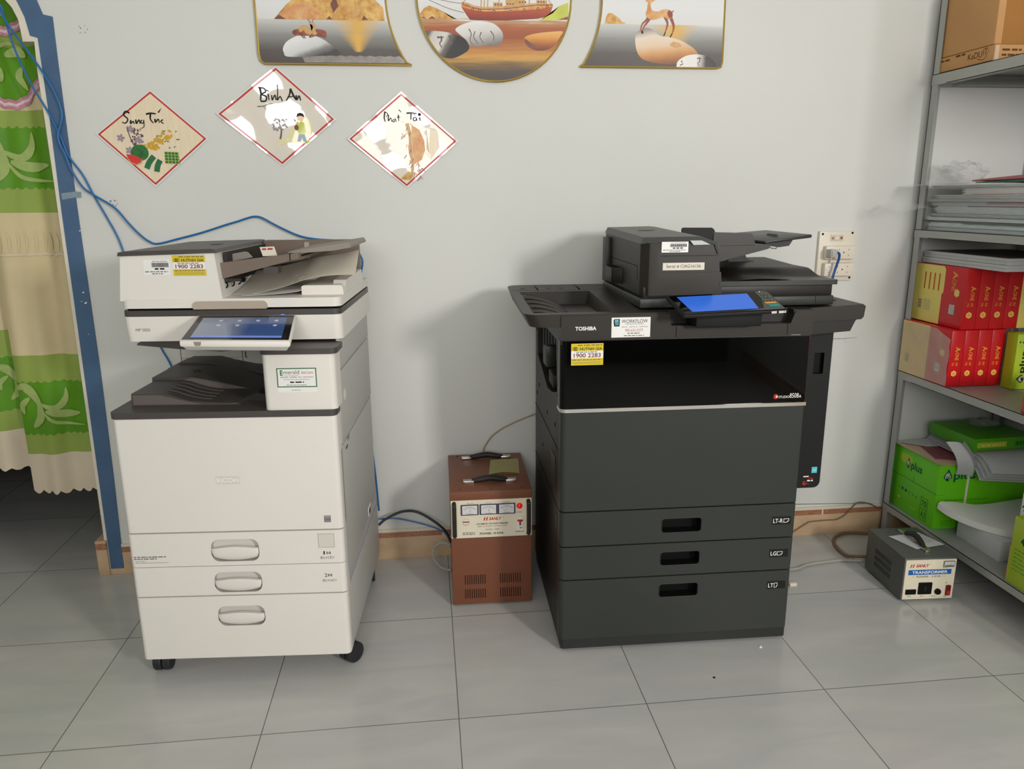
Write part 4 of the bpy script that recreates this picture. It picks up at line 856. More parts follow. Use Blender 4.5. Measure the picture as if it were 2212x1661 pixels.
for k, zz in ((0, 0.379), (1, 0.3735)): b.dashes(fp, -0.560, -0.475 if k == 0 else -0.50, zz, 0.0028, 'ink_grey', 0.0005, 3 + k)
b.dashes(fp, -0.557, -0.53, 0.367, 0.0018, 'ink_pale', 0.0005, 8); b.dashes(fp, -0.557, -0.47, 0.3625, 0.0018, 'ink_pale', 0.0005, 9)
b.build('notice_print', d1_); b = MB(); b.text(fp, '1', -0.0540, 0.3755, -0.0505, 0.386, 'ink_black'); b.text(fp, '8½×11', -0.0625, 0.362, -0.036, 0.3705, 'ink_grey')
def tray_icon(m, u, v):
    m.rect(fp, u, v, u + 0.002, v + 0.008, 'ink_black'); m.rect(fp, u + 0.0085, v, u + 0.0105, v + 0.008, 'ink_black')
    for k in range(3): m.rect(fp, u + 0.003, v + 0.001 + 0.0022 * k, u + 0.0075, v + 0.0022 + 0.0022 * k, 'ink_grey')
tray_icon(b, -0.0455, 0.376)
def page_icon(m, pl, u, v, w, h, mm, up=False):
    t = w * 0.09 if not up else h * 0.09
    m.rect(pl, u, v, u + t, v + h, mm); m.rect(pl, u, v + h - t, u + w, v + h, mm); m.rect(pl, u, v, u + w * 0.62, v + t, mm); m.rect(pl, u + w - t, v + h * 0.4, u + w, v + h, mm)
    m.shape(pl, [(u + w * 0.62, v), (u + w, v + h * 0.42), (u + w * 0.66, v + h * 0.40)], mm, 0.0006)
page_icon(b, fp, -0.035, 0.3635, 0.0085, 0.0065, 'ink_grey')
b.build('size_print', d1_)
b = MB(); b.text(fp, '2', -0.0545, 0.309, -0.048, 0.3195, 'ink_black'); b.text(fp, '8½×14', -0.0605, 0.294, -0.034, 0.3025, 'ink_grey'); tray_icon(b, -0.0455, 0.310); page_icon(b, fp, -0.032, 0.2955, 0.0085, 0.0065, 'ink_grey')
b.build('size_print', d2_)
# right flank: covers separated by seams
b = MB(); b.box(0.0, 0.004, 0.03, 0.60, 0.3, 0.664, 'shell_shaded', 0.002); b.build('side_cover', R)
b = MB(); b.box(-0.006, 0.004, 0.062, 0.61, 0.667, 0.864, 'shell_shaded', 0.002); b.lathe([(0.0, 0), (0.016, 0), (0.016, 0.001), (0.0, 0.001)], (0.0042, 0.13, 0.79), (1, 0, 0), 'shell_white'); b.build('side_cover', R)
b = MB(); b.box(-0.006, 0.004, 0.10, 0.61, 0.868, 0.953, 'shell_shaded', 0.002); b.build('side_cover', R)
b = MB(); b.box(-0.003, 0.001, 0.02, 0.62, 0.262, 0.299, 'shell_grey'); b.box(-0.001, 0.004, 0.02, 0.62, 0.073, 0.258, 'shell_shaded', 0.002); b.box(0.0, 0.006, 0.42, 0.47, 0.30, 0.33, 'shell_white', 0.001); b.box(0.006, 0.0066, 0.425, 0.455, 0.305, 0.322, 'ink_black'); b.build('lower_side_cover', R)
b = MB(); b.box(0.0040, 0.0052, 0.13, 0.16, 0.655, 0.668, 'taupe_grey'); b.box(0.004, 0.0055, 0.10, 0.125, 0.64, 0.647, 'charcoal'); b.build('latch', R)
# dark deck, delivery tray
b = MB(); b.prism(lshape(-0.576, 0.006, -0.007, 0.62, 0.02, 0.045, -0.004), 'z', 0.768, 0.784, 'charcoal', 0.004); b.build('deck_cover', R)
b = MB()
b.prism([(-0.547, 0.784), (-0.544, 0.817), (-0.468, 0.8165), (-0.445, 0.813), (-0.415, 0.802), (-0.385, 0.793), (-0.355, 0.789), (-0.271, 0.7885), (-0.262, 0.784)], 'y', 0.065, 0.225, 'charcoal', 0.002)
b.prism([(-0.556, 0.784), (-0.553, 0.8245), (-0.475, 0.8255), (-0.445, 0.8245), (-0.405, 0.818), (-0.352, 0.806), (-0.275, 0.787), (-0.20, 0.784)], 'y', 0.222, 0.50, 'charcoal', 0.002)
b.prism([(-0.585, 0.784), (-0.58, 0.812), (-0.535, 0.830), (-0.447, 0.830), (-0.365, 0.806), (-0.20, 0.79), (-0.18, 0.784)], 'y', 0.40, 0.52, 'charcoal', 0.002)
fr_ = front(0.0645); b.shape(fr_, [(-0.5405, 0.787), (-0.5405, 0.813), (-0.47, 0.8125), (-0.415, 0.798), (-0.36, 0.7865), (-0.275, 0.7865), (-0.268, 0.785)], 'charcoal_light', 0.0004)
fr_ = front(0.2215); b.shape(fr_, [(-0.47, 0.815), (-0.44, 0.8225), (-0.405, 0.8155), (-0.352, 0.803), (-0.29, 0.7905), (-0.35, 0.789), (-0.40, 0.797)], 'charcoal_light', 0.0004)
for y in (0.10, 0.13, 0.16, 0.19): b.tube([(-0.46, y, 0.8168), (-0.435, y, 0.8115), (-0.405, y, 0.8005), (-0.37, y, 0.7925), (-0.345, y, 0.7905)], 0.0022, 'charcoal', 6)
b.lathe([(0, 0), (0.012, 0.0), (0.010, 0.003), (0, 0.003)], (-0.455, 0.30, 0.8245), (0, 0, 1), 'charcoal_deep')
b.prism([(-0.262, 0.784), (-0.27, 0.787), (-0.225, 0.806), (-0.20, 0.80), (-0.205, 0.784)], 'y', 0.10, 0.2, 'charcoal_deep', 0.002)
b.build('delivery_tray', R)
b = MB()   # column at the right
b.prism(lshape(-0.178, 0.008, -0.002, 0.60, 0.016, 0.07, -0.004), 'z', 0.784, 0.931, 'shell_white', 0.002)
tower = b.build('control_column', R)
b = MB(); b.prism(lshape(-0.181, 0.014, -0.006, 0.60, 0.018, 0.085, -0.004), 'z', 0.931, 0.946, 'charcoal', 0.003); b.build('column_cap', R)
b = MB(); ep = front(-0.0021)
for u0, v0, u1, v1 in ((-0.141, 0.8445, -0.040, 0.8470), (-0.141, 0.8925, -0.040, 0.895), (-0.141, 0.8445, -0.1385, 0.895), (-0.0425, 0.8445, -0.040, 0.895)): b.rect(ep, u0, v0, u1, v1, 'ink_green', 0.0006)
b.rect(ep, -0.1405, 0.845, -0.0405, 0.8945, 'label_white', 0.0003); b.rect(ep, -0.141, 0.831, -0.04, 0.8445, 'label_white', 0.0003)
b.text(ep, 'E', -0.1325, 0.8755, -0.1255, 0.8895, 'ink_green', bold=0.03); b.text(ep, 'merald', -0.1235, 0.879, -0.0835, 0.8895, 'ink_grey'); b.text(ep, 'RICOH', -0.0775, 0.8795, -0.0495, 0.8855, 'ink_red')
b.dashes(ep, -0.122, -0.085, 0.875, 0.0012, 'ink_pale', seed=4)
b.text(ep, 'PRINTERS · COPIERS · FAX · SOLUTIONS', -0.132, 0.8695, -0.049, 0.8725, 'ink_black'); b.dashes(ep, -0.124, -0.058, 0.8640, 0.0016, 'ink_pale', seed=5)
b.text(ep, '905 829 2826', -0.1085, 0.8558, -0.073, 0.8595, 'ink_black') if False else b.dashes(ep, -0.1085, -0.073, 0.8560, 0.0034, 'ink_black', seed=11)
b.dashes(ep, -0.118, -0.066, 0.8495, 0.0016, 'ink_grey', seed=6); b.dashes(ep, -0.106, -0.082, 0.836, 0.0018, 'ink_pale', seed=7)
b.build('service_sticker', tower)
b = MB()   # rear housing seen through the delivery gap
b.box(-0.578, 0.0, 0.50, 0.622, 0.784, 0.952, 'shell_white', 0.003); b.box(-0.3825, -0.3805, 0.4992, 0.51, 0.784, 0.95, 'seam'); b.box(-0.576, -0.3825, 0.4994, 0.51, 0.823, 0.8245, 'seam_soft'); b.box(-0.5765, -0.5745, 0.4992, 0.51, 0.80, 0.95, 'seam')
b.tube([(-0.374, 0.4985, 0.842), (-0.371, 0.4985, 0.842), (-0.371, 0.4985, 0.824), (-0.367, 0.4985, 0.824)], 0.0016, 'charcoal', 6, 0)
b.build('rear_housing', R)
# scanner unit
b = MB(); b.prism(rrect(-0.555, 0.016, 0.088, 0.62, 0.022), 'z', 0.953, 1.0185, 'shell_white', 0.004)
for v in b.bm.verts:       # left end is cut back underneath
    if v.co.z < 0.99 and v.co.x < -0.4: v.co.x += 0.005
scan = b.build('scanner_unit', R)
b = MB(); b.text(front(0.0878), 'MP 5055', -0.521, 0.980, -0.484, 0.9875, 'ink_grey', 0.0005); b.build('model_print', scan)
b = MB(); b.prism([(-0.529, 0.941), (-0.527, 0.946), (-0.510, 0.955), (-0.17, 0.955), (-0.18, 0.938), (-0.24, 0.926), (-0.31, 0.921), (-0.42, 0.929)], 'y', 0.10, 0.50, 'charcoal', 0.002); b.build('underside_cover', R)
b = MB(); b.prism(rrect(-0.553, 0.014, 0.088, 0.615, 0.022), 'z', 1.0185, 1.034, 'charcoal', 0.004); b.build('scanner_rim', R)
b = MB(); b.box(-0.54, 0.005, 0.10, 0.60, 1.034, 1.042, 'black_gap'); b.build('lid_gap_shadow', R)  # black filler that paints the shadow between scanner rim and lid
# lid with document feeder
b = MB(); b.prism(rrect(-0.552, 0.016, 0.086, 0.605, 0.022), 'z', 1.040, 1.064, 'shell_white', 0.004)
b.prism([(-0.098, 1.062), (-0.098, 1.086), (-0.092, 1.089), (0.006, 1.089), (0.013, 1.083), (0.014, 1.062)], 'y', 0.15, 0.50, 'shell_white', 0.003)
b.prism([(0.16, 1.062), (0.20, 1.098), (0.48, 1.102), (0.50, 1.062)], 'x', -0.02, 0.014, 'shell_white', 0.003)
b.build('lid', R)
b = MB(); b.prism(rrect(-0.366, -0.174, 1.037, 1.0575, 0.004, 4, 0.012), 'y', 0.081, 0.10, 'taupe_light', 0.002); b.build('lid_grip', R)
b = MB(); b.prism([(-0.552, 1.06), (-0.538, 1.1765), (-0.30, 1.1825), (-0.289, 1.06)], 'y', 0.088, 0.555, 'shell_white', 0.006)
fd = b.build('feeder_housing', R)
b = MB(); b.prism([(-0.543, 1.1755), (-0.5405, 1.185), (-0.53, 1.187), (-0.31, 1.1925), (-0.297, 1.191), (-0.293, 1.182)], 'y', 0.083, 0.56, 'charcoal', 0.003); b.lathe([(0, 0), (0.02, 0), (0.017, 0.002), (0, 0.002)], (-0.36, 0.3, 1.1905), (0, 0, 1), 'charcoal_deep'); b.build('feeder_cover', R)
b = MB(); b.box(-0.292, 0.0, 0.52, 0.565, 1.09, 1.19, 'taupe', 0.004); b.box(-0.292, -0.286, 0.14, 0.55, 1.10, 1.18, 'charcoal_deep'); b.box(-0.165, -0.15, 0.516, 0.52, 1.135, 1.184, 'taupe_light'); b.build('feeder_back', R)
b = MB(); b.prism([(-0.310, 1.152), (-0.114, 1.1745), (-0.092, 1.177), (-0.091, 1.162), (-0.114, 1.158), (-0.306, 1.109)], 'y', 0.118, 0.145, 'taupe', 0.0015)
b.prism([(-0.31, 1.138), (-0.09, 1.166), (-0.09, 1.158), (-0.306, 1.118)], 'y', 0.145, 0.53, 'taupe', 0.001); b.box(-0.1155, -0.1135, 0.1172, 0.14, 1.158, 1.1755, 'black_gap'); b.box(-0.188, -0.15, 0.125, 0.16, 1.124, 1.142, 'charcoal')
b.build('document_tray', R)
b = MB(); b.prism([(-0.134, 1.1745), (-0.125, 1.179), (-0.03, 1.192), (0.031, 1.201), (0.037, 1.192), (0.036, 1.187), (-0.009, 1.1795), (-0.09, 1.174)], 'y', 0.17, 0.45, 'taupe_grey', 0.002); b.build('tray_extension', R)
b = MB(); b.prism([(-0.315, 1.148), (-0.308, 1.168), (-0.255, 1.1775), (-0.246, 1.176), (-0.234, 1.162)], 'y', 0.19, 0.20, 'taupe_grey', 0.001); b.build('paper_guide', R)
b = MB(); b.slab(Plane((-0.224, 0.26, 1.160), (0.98, 0.05, 0.03), (-0.1, 0.25, 0.9)), [(0, 0), (0.04, 0), (0.034, 0.026), (-0.006, 0.026)], 'paper_warm', 0, 0.0008); b.dashes(Plane((-0.224, 0.26, 1.160), (0.98, 0.05, 0.03), (-0.1, 0.25, 0.9)), 0.0, 0.03, 0.017, 0.005, 'switch_red', 0.001, 4); b.build('instruction_tag', R)
b = MB()
for x, z in ((-0.29, 1.096), (-0.272, 1.101), (-0.255, 1.106)): b.tube([(x - 0.006, 0.13, z + 0.006), (x + 0.002, 0.13, z + 0.004), (x + 0.003, 0.13, z - 0.005), (x - 0.003, 0.13, z - 0.010)], 0.0018, 'black_gap', 6)
b.box(-0.300, -0.243, 0.128, 0.15, 1.104, 1.112, 'charcoal_deep'); b.box(-0.248, -0.242, 0.126, 0.14, 1.102, 1.113, 'black_gap'); b.build('exit_rollers', R)
# stickers on the feeder
def shop_sticker(pl, x0, x1, z0, z1, tint, parent):
    """yellow-white-yellow telephone sticker"""
    m = MB(); w_, h = x1 - x0, z1 - z0
    m.rect(pl, x0, z0, x1, z1, 'label_white', 0.0004); m.rect(pl, x0, z0 + 0.66 * h, x1, z1, 'label_yellow', 0.0006); m.rect(pl, x0, z0, x1, z0 + 0.32 * h, 'label_yellow', 0.0006)
    m.dashes(pl, x0 + 0.2 * w_, x1 - 0.04 * w_, z0 + 0.90 * h, 0.045 * h, 'taupe', 0.0008, 2)
    u, v = x0 + 0.13 * w_, z0 + 0.76 * h
    m.shape(pl, circle(u, v, 0.085 * w_, 0.09 * h, 20), 'ink_black', 0.0008); m.rect(pl, u - 0.012 * w_, v - 0.12 * h, u - 0.002 * w_, v + 0.12 * h, 'label_yellow', 0.001); m.rect(pl, u + 0.012 * w_, v - 0.12 * h, u + 0.022 * w_, v + 0.12 * h, 'label_yellow', 0.001)
    m.shape(pl, circle(u - 0.05 * w_, v, 0.018 * w_, 0.045 * h, 10), 'label_yellow', 0.001); m.shape(pl, circle(u + 0.055 * w_, v, 0.018 * w_, 0.045 * h, 10), 'label_yellow', 0.001)
    m.text(pl, 'HUỲNH GIA', x0 + 0.27 * w_, z0 + 0.685 * h, x1 - 0.04 * w_, z0 + 0.87 * h, 'ink_black', 0.0009, bold=0.015)
    m.dashes(pl, x0 + 0.16 * w_, x0 + 0.80 * w_, z0 + 0.59 * h, 0.035 * h, 'ink_grey', 0.0008, 5)
    m.text(pl, '1900 2283', x0 + 0.08 * w_, z0 + 0.36 * h, x1 - 0.08 * w_, z0 + 0.555 * h, 'ink_maroon', 0.0009, bold=0.01)
    m.dashes(pl, x0 + 0.04 * w_, x1 - 0.04 * w_, z0 + 0.23 * h, 0.04 * h, 'taupe', 0.0008, 6)
    for k in (0.13, 0.07): m.dashes(pl, x0 + 0.06 * w_, x1 - 0.05 * w_, z0 + k * h, 0.022 * h, 'taupe_grey', 0.0008, 7 + int(100 * k))
    return lab(m.build('telephone_sticker', parent), 'yellow and white telephone sticker')
def bar_sticker(pl, x0, x1, z0, z1, parent, base=True, ink='ink_black'):
    m = MB(); w_, h = x1 - x0, z1 - z0; r = random.Random(4)
    if base: m.rect(pl, x0, z0, x1, z1, 'label_white', 0.0004)
    u = x0 + 0.32 * w_
    while u < x1 - 0.06 * w_:
        l = r.uniform(0.006, 0.02) * w_; m.rect(pl, u, z0 + 0.52 * h, u + l, z0 + 0.8 * h, ink, 0.0008); u += l + r.uniform(0.006, 0.012) * w_
    m.dashes(pl, x0 + 0.35 * w_, x1 - 0.1 * w_, z0 + 0.87 * h, 0.035 * h, 'ink_grey', 0.0008, 2)
    m.dashes(pl, x0 + 0.42 * w_, x1 - 0.2 * w_, z0 + 0.36 * h, 0.1 * h, ink, 0.0008, 3); m.dashes(pl, x0 + 0.05 * w_, x1 - 0.1 * w_, z0 + 0.2 * h, 0.06 * h, 'ink_grey', 0.0008, 6); m.dashes(pl, x0 + 0.3 * w_, x1 - 0.3 * w_, z0 + 0.07 * h, 0.06 * h, 'ink_grey', 0.0008, 9)
    return m.build('barcode_sticker', parent)
f_ = front(0.0878); shop_sticker(f_, -0.407, -0.324, 1.124, 1.1765, 0, fd)
bar_sticker(f_, -0.482, -0.414, 1.126, 1.166, fd)
# touch panel
b = MB(); LF, RF, LB, RB = Vector((-0.339, -0.10, 0.987)), Vector((-0.076, -0.10, 0.982)), Vector((-0.352, 0.072, 1.024)), Vector((-0.096, 0.072, 1.022))
dn = Vector((0, 0, -0.016))
b.hexa([LF + dn, RF + dn, RB + dn, LB + dn, LF, RF, RB, LB], 'shell_white', 0.005)
b.hexa([LF + Vector((0.012, 0.012, -0.026)), RF + Vector((-0.012, 0.012, -0.026)), RB + Vector((-0.03, -0.03, -0.03)), LB + Vector((0.03, -0.03, -0.03)), LF + dn + Vector((0.004, 0.004, 0.002)), RF + dn + Vector((-0.004, 0.004, 0.002)), RB + dn, LB + dn], 'shell_shaded', 0.003)
b.box(-0.24, -0.17, 0.03, 0.09, 0.965, 1.0, 'charcoal'); panel = b.build('control_panel', R)
Pn = Plane(LF, RF - LF, LB - LF); Wp = (RF - LF).length; Hp = (LB - LF).length
def on(u, v): return LF.lerp(RF, u).lerp(LB.lerp(RB, u), v) + Vector((0, -0.0002, 0.0009))
b = MB(); b.poly([on(.015, .04), on(.985, .04), on(.975, .95), on(.03, .95)], 'screen_bezel'); b.build('screen_glass', panel)
def on2(u, v, n=0): return LF.lerp(RF, u).lerp(LB.lerp(RB, u), v) + Vector((0, -0.0004, 0.0014 + n))
b = MB(); b.poly([on2(.085, .1), on2(.915, .1), on2(.915, .85), on2(.085, .85)], 'screen_home'); b.poly([on2(.085, .1, .0004), on2(.915, .1, .0004), on2(.915, .17, .0004), on2(.085, .17, .0004)], 'screen_bar')
for i in range(4):
    for j in range(2):
        if i < 2 or j == 1 or i == 3:
            u, v = 0.26 + 0.18 * i, 0.52 + 0.18 * j; b.poly([on2(u, v, .0005), on2(u + .035, v, .0005), on2(u + .035, v + .06, .0005), on2(u, v + .06, .0005)], 'screen_icon')
b.build('screen', panel)
b = MB(); b.poly([on2(.84, .96), on2(.875, .96), on2(.875, .99), on2(.84, .99)], 'led_blue'); b.build('status_light', panel)
b = MB(); b.poly([LF.lerp(RF, .13) + Vector((0, -.0008, -.002)), LF.lerp(RF, .2) + Vector((0, -.0008, -.002)), LF.lerp(RF, .19) + Vector((0, -.0008, -.012)), LF.lerp(RF, .14) + Vector((0, -.0008, -.012))], 'taupe_grey'); b.build('card_slot', panel)
for x, y, a in ((-0.545, 0.060, 3), (-0.012, 0.075, -35), (-0.53, 0.55, 0), (-0.03, 0.55, 10)):
    m = MB(); a = math.radians(a); ax = Vector((math.cos(a), math.sin(a), 0)); c = Vector((x, y, 0.030))
    for s_ in (-1, 1): m.lathe([(0.004, -0.011), (0.027, -0.011), (0.030, -0.007), (0.030, 0.008), (0.028, 0.011), (0.004, 0.011)], c + ax * 0.0122 * s_, ax, 'castor')
    m.lathe([(0.003, -0.0205), (0.012, -0.0205), (0.012, 0.0205), (0.003, 0.0205)], c, ax, 'matte_black')
    m.box(x - 0.013, x + 0.013, y - 0.016, y + 0.016, 0.055, 0.072, 'castor', 0.003); m.cyl((x, y, 0.03), (x, y, 0.072), 0.006, 'matte_black'); m.build('castor', R)
# papers left in the white printer's feeder
RM = Matrix.Translation((-0.247, 1.948, 0)) @ Matrix.Rotation(math.radians(-4.1), 4, 'Z')
b = MB()
bot = spline([(-0.286, 0.16, 1.066), (-0.233, 0.155, 1.067), (-0.168, 0.155, 1.080), (-0.12, 0.155, 1.094), (-0.082, 0.155, 1.106), (-0.018, 0.155, 1.1155), (0.046, 0.158, 1.1165)], 6)
topc = spline([(-0.284, 0.40, 1.108), (-0.206, 0.38, 1.122), (-0.13, 0.36, 1.140), (-0.091, 0.34, 1.150), (-0.02, 0.32, 1.160), (0.036, 0.31, 1.172)], 7)
def sheet(u, v):
    i = u * (len(bot) - 1); k = min(int(i), len(bot) - 2); p = bot[k].lerp(bot[k + 1], i - k)
    i = u * (len(topc) - 1); k = min(int(i), len(topc) - 2); q_ = topc[k].lerp(topc[k + 1], i - k)
    p2 = p.lerp(q_, v); p2.z -= 0.006 * math.sin(PI * v); return RM @ p2
b.grid(sheet, 30, 8, 'paper_warm', 0.0006)
r = random.Random(6)
for k in range(12):
    u, v = 0.40 + 0.2 * r.random(), 0.1 + 0.4 * r.random(); a, c = sheet(u, v), sheet(u + 0.03, v + 0.05 * r.uniform(-1, 1)); o_ = Vector((0, -0.0015, -0.0008)); b.poly([a + o_, c + o_, c + o_ + Vector((0, 0, 0.0012)), a + o_ + Vector((0, 0, 0.0012))], 'ink_pale')
b.solo('paper_sheet', 'curled sheet of paper leaning in the white printer feeder', 'paper')
b = MB(); b.grid(lambda u, v: RM @ Vector((-0.25 + 0.15 * u + 0.02 * v, 0.125 + 0.16 * v, 1.0665 + 0.010 * u * u + 0.004 * v)), 8, 6, 'paper', 0.0006)
b.solo('paper_sheet', 'flat white sheet under the curled one on the white printer', 'paper')

# ------------------------------------------------------------------ black multifunction printer
T = thing('multifunction_printer', 'large black and graphite office printer right of the brown stabilizer', 'printer', (1.045, 1.963, 0.0), -1.2)
b = MB(); b.box(-0.686, -0.002, 0.044, 0.60, 0.04, 0.985, 'umber_dark', 0.003)
c = MB(); c.prism([(0.10, 0.775), (0.13, 0.955), (0.46, 0.955), (0.54, 0.90), (0.54, 0.80), (0.40, 0.765), (0.30, 0.74), (0.2, 0.75)], 'x', -0.72, -0.63, 'umber_dark'); b.cut(c)
for z in (0.432, 0.61): b.box(-0.6868, -0.685, 0.02, 0.6, z, z + 0.0025, 'black_gap')
for y, z in ((0.08, 0.93), (0.08, 0.90), (0.56, 0.93), (0.57, 0.88), (0.08, 0.80), (0.08, 0.77), (0.5, 0.70), (0.3, 0.66), (0.12, 0.56), (0.13, 0.67), (0.55, 0.66), (0.4, 0.52)):
    b.lathe([(0, 0), (0.007, 0), (0.006, 0.001), (0, 0.001)], (-0.686, y, z), (-1, 0, 0), 'black_gap', 12)
b.box(-0.688, -0.686, 0.12, 0.2, 0.47, 0.57, 'umber', 0.0008); b.box(-0.6875, -0.686, 0.07, 0.1, 0.36, 0.41, 'umber'); b.build('cabinet', T)
for k in range(5): MB().box(-0.684, -0.66, 0.16 + 0.06 * k, 0.185 + 0.06 * k, 0.90 - 0.012 * k, 0.955, 'matte_black', 0.002).build('exit_guide', T)
MB().box(-0.682, -0.65, 0.20, 0.30, 0.76, 0.80, 'matte_black', 0.003).build('exit_latch', T); MB().box(-0.682, -0.65, 0.36, 0.44, 0.79, 0.86, 'pewter_dark', 0.003).build('exit_latch', T)
b = MB(); b.prism(rrect(-0.684, 0.006, 0.004, 0.60, 0.01), 'z', 0.012, 0.046, 'graphite_dark', 0.002)
for x in (-0.62, -0.06):
    for y in (0.08, 0.52): b.cyl((x, y, 0.0), (x, y, 0.014), 0.022, 'matte_black')
b.build('base', T)
gp = front(-0.0022)
def tosh_panel(z0, z1, m, bev=0.0022):
    mb = MB(); mb.prism(rounded_left(-0.690, 0.002, -0.002, 0.045, 0.016), 'z', z0, z1, m, bev); return mb
def rounded_left(x0, x1, y0, y1, r):
    P = [(x0 + r - r * math.cos(a), y0 + r - r * math.sin(a)) for a in [PI / 2 * k / 6 for k in range(7)]]
    return P + [(x1 - 0.003, y0), (x1, y0 + 0.003), (x1, y1), (x0, y1)]
tosh_panel(0.4505, 0.742, 'graphite').build('front_door', T)
for z0, z1, pz0, pz1, txt, tz, upright in ((0.3435, 0.4465, 0.373, 0.416, 'LT-R', 0.384, 0), (0.239, 0.3395, 0.270, 0.312, 'LG', 0.2805, 0), (0.046, 0.235, 0.168, 0.210, 'LT', 0.1775, 1)):
    m = tosh_panel(z0, z1, 'graphite')
    c = MB(); c.prism(rrect(-0.394, -0.2785, pz0, pz1, 0.009), 'y', -0.03, 0.035, 'pocket_black'); m.cut(c)
    d = m.build('paper_drawer', T)
    m = MB(); c = rrect(-0.3945, -0.278, pz0 - 0.0005, pz1 + 0.0005, 0.0095); m.tube([(x, -0.0022, z) for x, z in c] + [(c[0][0], -0.0022, c[0][1])], 0.0012, 'graphite_dark', 5, 0); m.build('handle_rim', d)
    m = MB(); m.slab(gp, rrect(-0.066, -0.0095, tz - 0.001, tz + 0.0235, 0.002), 'matte_black', 0, 0.0006)
    tl = {'LT-R': 0.029, 'LG': 0.0175, 'LT': 0.016}[txt]; pl = front(-0.0029)
    m.text(pl, txt, -0.063, tz + 0.0045, -0.063 + tl, tz + 0.0175, 'ink_white', 0.0004, bold=0.012)
    if upright: page_icon(m, pl, -0.063 + tl + 0.002, tz + 0.003, 0.0105, 0.0155, 'ink_white', True)
    else: page_icon(m, pl, -0.063 + tl + 0.002, tz + 0.0045, 0.0165, 0.0125, 'ink_white')
    m.build('paper_size_tag', d)
b = MB(); b.prism(rounded_left(-0.694, 0.006, -0.007, 0.05, 0.018), 'z', 0.7425, 0.7525, 'chrome', 0.003); b.build('chrome_strip', T)
b = MB(); b.prism(rounded_left(-0.693, 0.0, -0.004, 0.04, 0.017), 'z', 0.753, 0.9405, 'gloss_black', 0.003); gl = b.build('gloss_door', T)
b = MB(); gpl = front(-0.0043); b.shape(gpl, circle(-0.0855, 0.7705, 0.0065, 0.0075, 18), 'switch_red', 0.0003); b.text(gpl, 'e', -0.0855, 0.767, -0.0795, 0.7735, 'ink_white', 0.0006, bold=0.02)
b.text(gpl, 'STUDIO', -0.077, 0.7655, -0.0465, 0.7725, 'ink_white', 0.0006); b.text(gpl, '8508', -0.0455, 0.7655, -0.0195, 0.779, 'ink_white', 0.0006, shear=0.05); b.text(gpl, 'A', -0.0185, 0.7655, -0.0115, 0.774, 'ink_white', 0.0006, bold=0.01); b.build('model_print', gl)
shop_sticker(gpl, -0.6645, -0.577, 0.8745, 0.934, 0, gl)
# upper front band, notched for the control panel
b = MB(); b.prism([(-0.692, 0.9435), (0.006, 0.9435), (0.006, 1.011), (-0.046, 1.009), (-0.05, 1.0), (-0.058, 0.9765), (-0.072, 0.9755), (-0.380, 0.9745), (-0.393, 0.978), (-0.396, 1.009), (-0.692, 1.009)], 'y', -0.003, 0.06, 'umber', 0.002)
b.box(-0.379, -0.3775, -0.0034, 0.0, 0.945, 0.9745, 'black_gap'); b.box(-0.0672, -0.0658, -0.0034, 0.0, 0.945, 0.9755, 'black_gap'); b.box(-0.055, -0.028, -0.0034, 0.0, 0.9435, 0.9445, 'chrome'); band = b.build('upper_front', T)
b = MB(); bp_ = front(-0.0032); b.text(bp_, 'TOSHIBA', -0.654, 0.969, -0.597, 0.9795, 'ink_white', 0.0004, bold=0.03); b.build('maker_print', band)
b = MB(); b.rect(bp_, -0.556, 0.948, -0.450, 1.002, 'label_white', 0.0004)
lg = [(-0.5505, 0.9965), (-0.547, 0.998), (-0.534, 0.998), (-0.5355, 0.992), (-0.534, 0.983), (-0.5345, 0.978), (-0.549, 0.978), (-0.5485, 0.984), (-0.551, 0.990)]
b.shape(bp_, lg, 'ink_black', 0.0006); b.shape(bp_, [(-0.5475, 0.9965), (-0.5365, 0.9965), (-0.5375, 0.991), (-0.536, 0.9815), (-0.546, 0.981), (-0.5455, 0.985), (-0.5485, 0.991)], 'label_teal', 0.0008)
for z in (0.994, 0.9915): b.rect(bp_, -0.5465, z, -0.538, z + 0.0006, 'label_white', 0.001)
b.text(bp_, 'WORKFLOW', -0.529, 0.987, -0.4575, 0.9965, 'ink_black', 0.0006); b.text(bp_, 'INNOVATION', -0.518, 0.982, -0.468, 0.986, 'ink_grey', 0.0006)
b.text(bp_, 'SALES - SERVICE - SUPPLIES', -0.5285, 0.9745, -0.457, 0.978, 'ink_grey', 0.0006); b.text(bp_, '905-632-2277', -0.5185, 0.9635, -0.470, 0.9705, 'ink_red', 0.0006)
b.dashes(bp_, -0.512, -0.479, 0.9575, 0.0026, 'ink_grey', 0.0006, 3); b.dashes(bp_, -0.522, -0.467, 0.9515, 0.0022, 'ink_grey', 0.0006, 5); lab(b.build('dealer_sticker', band), 'white dealer sticker')
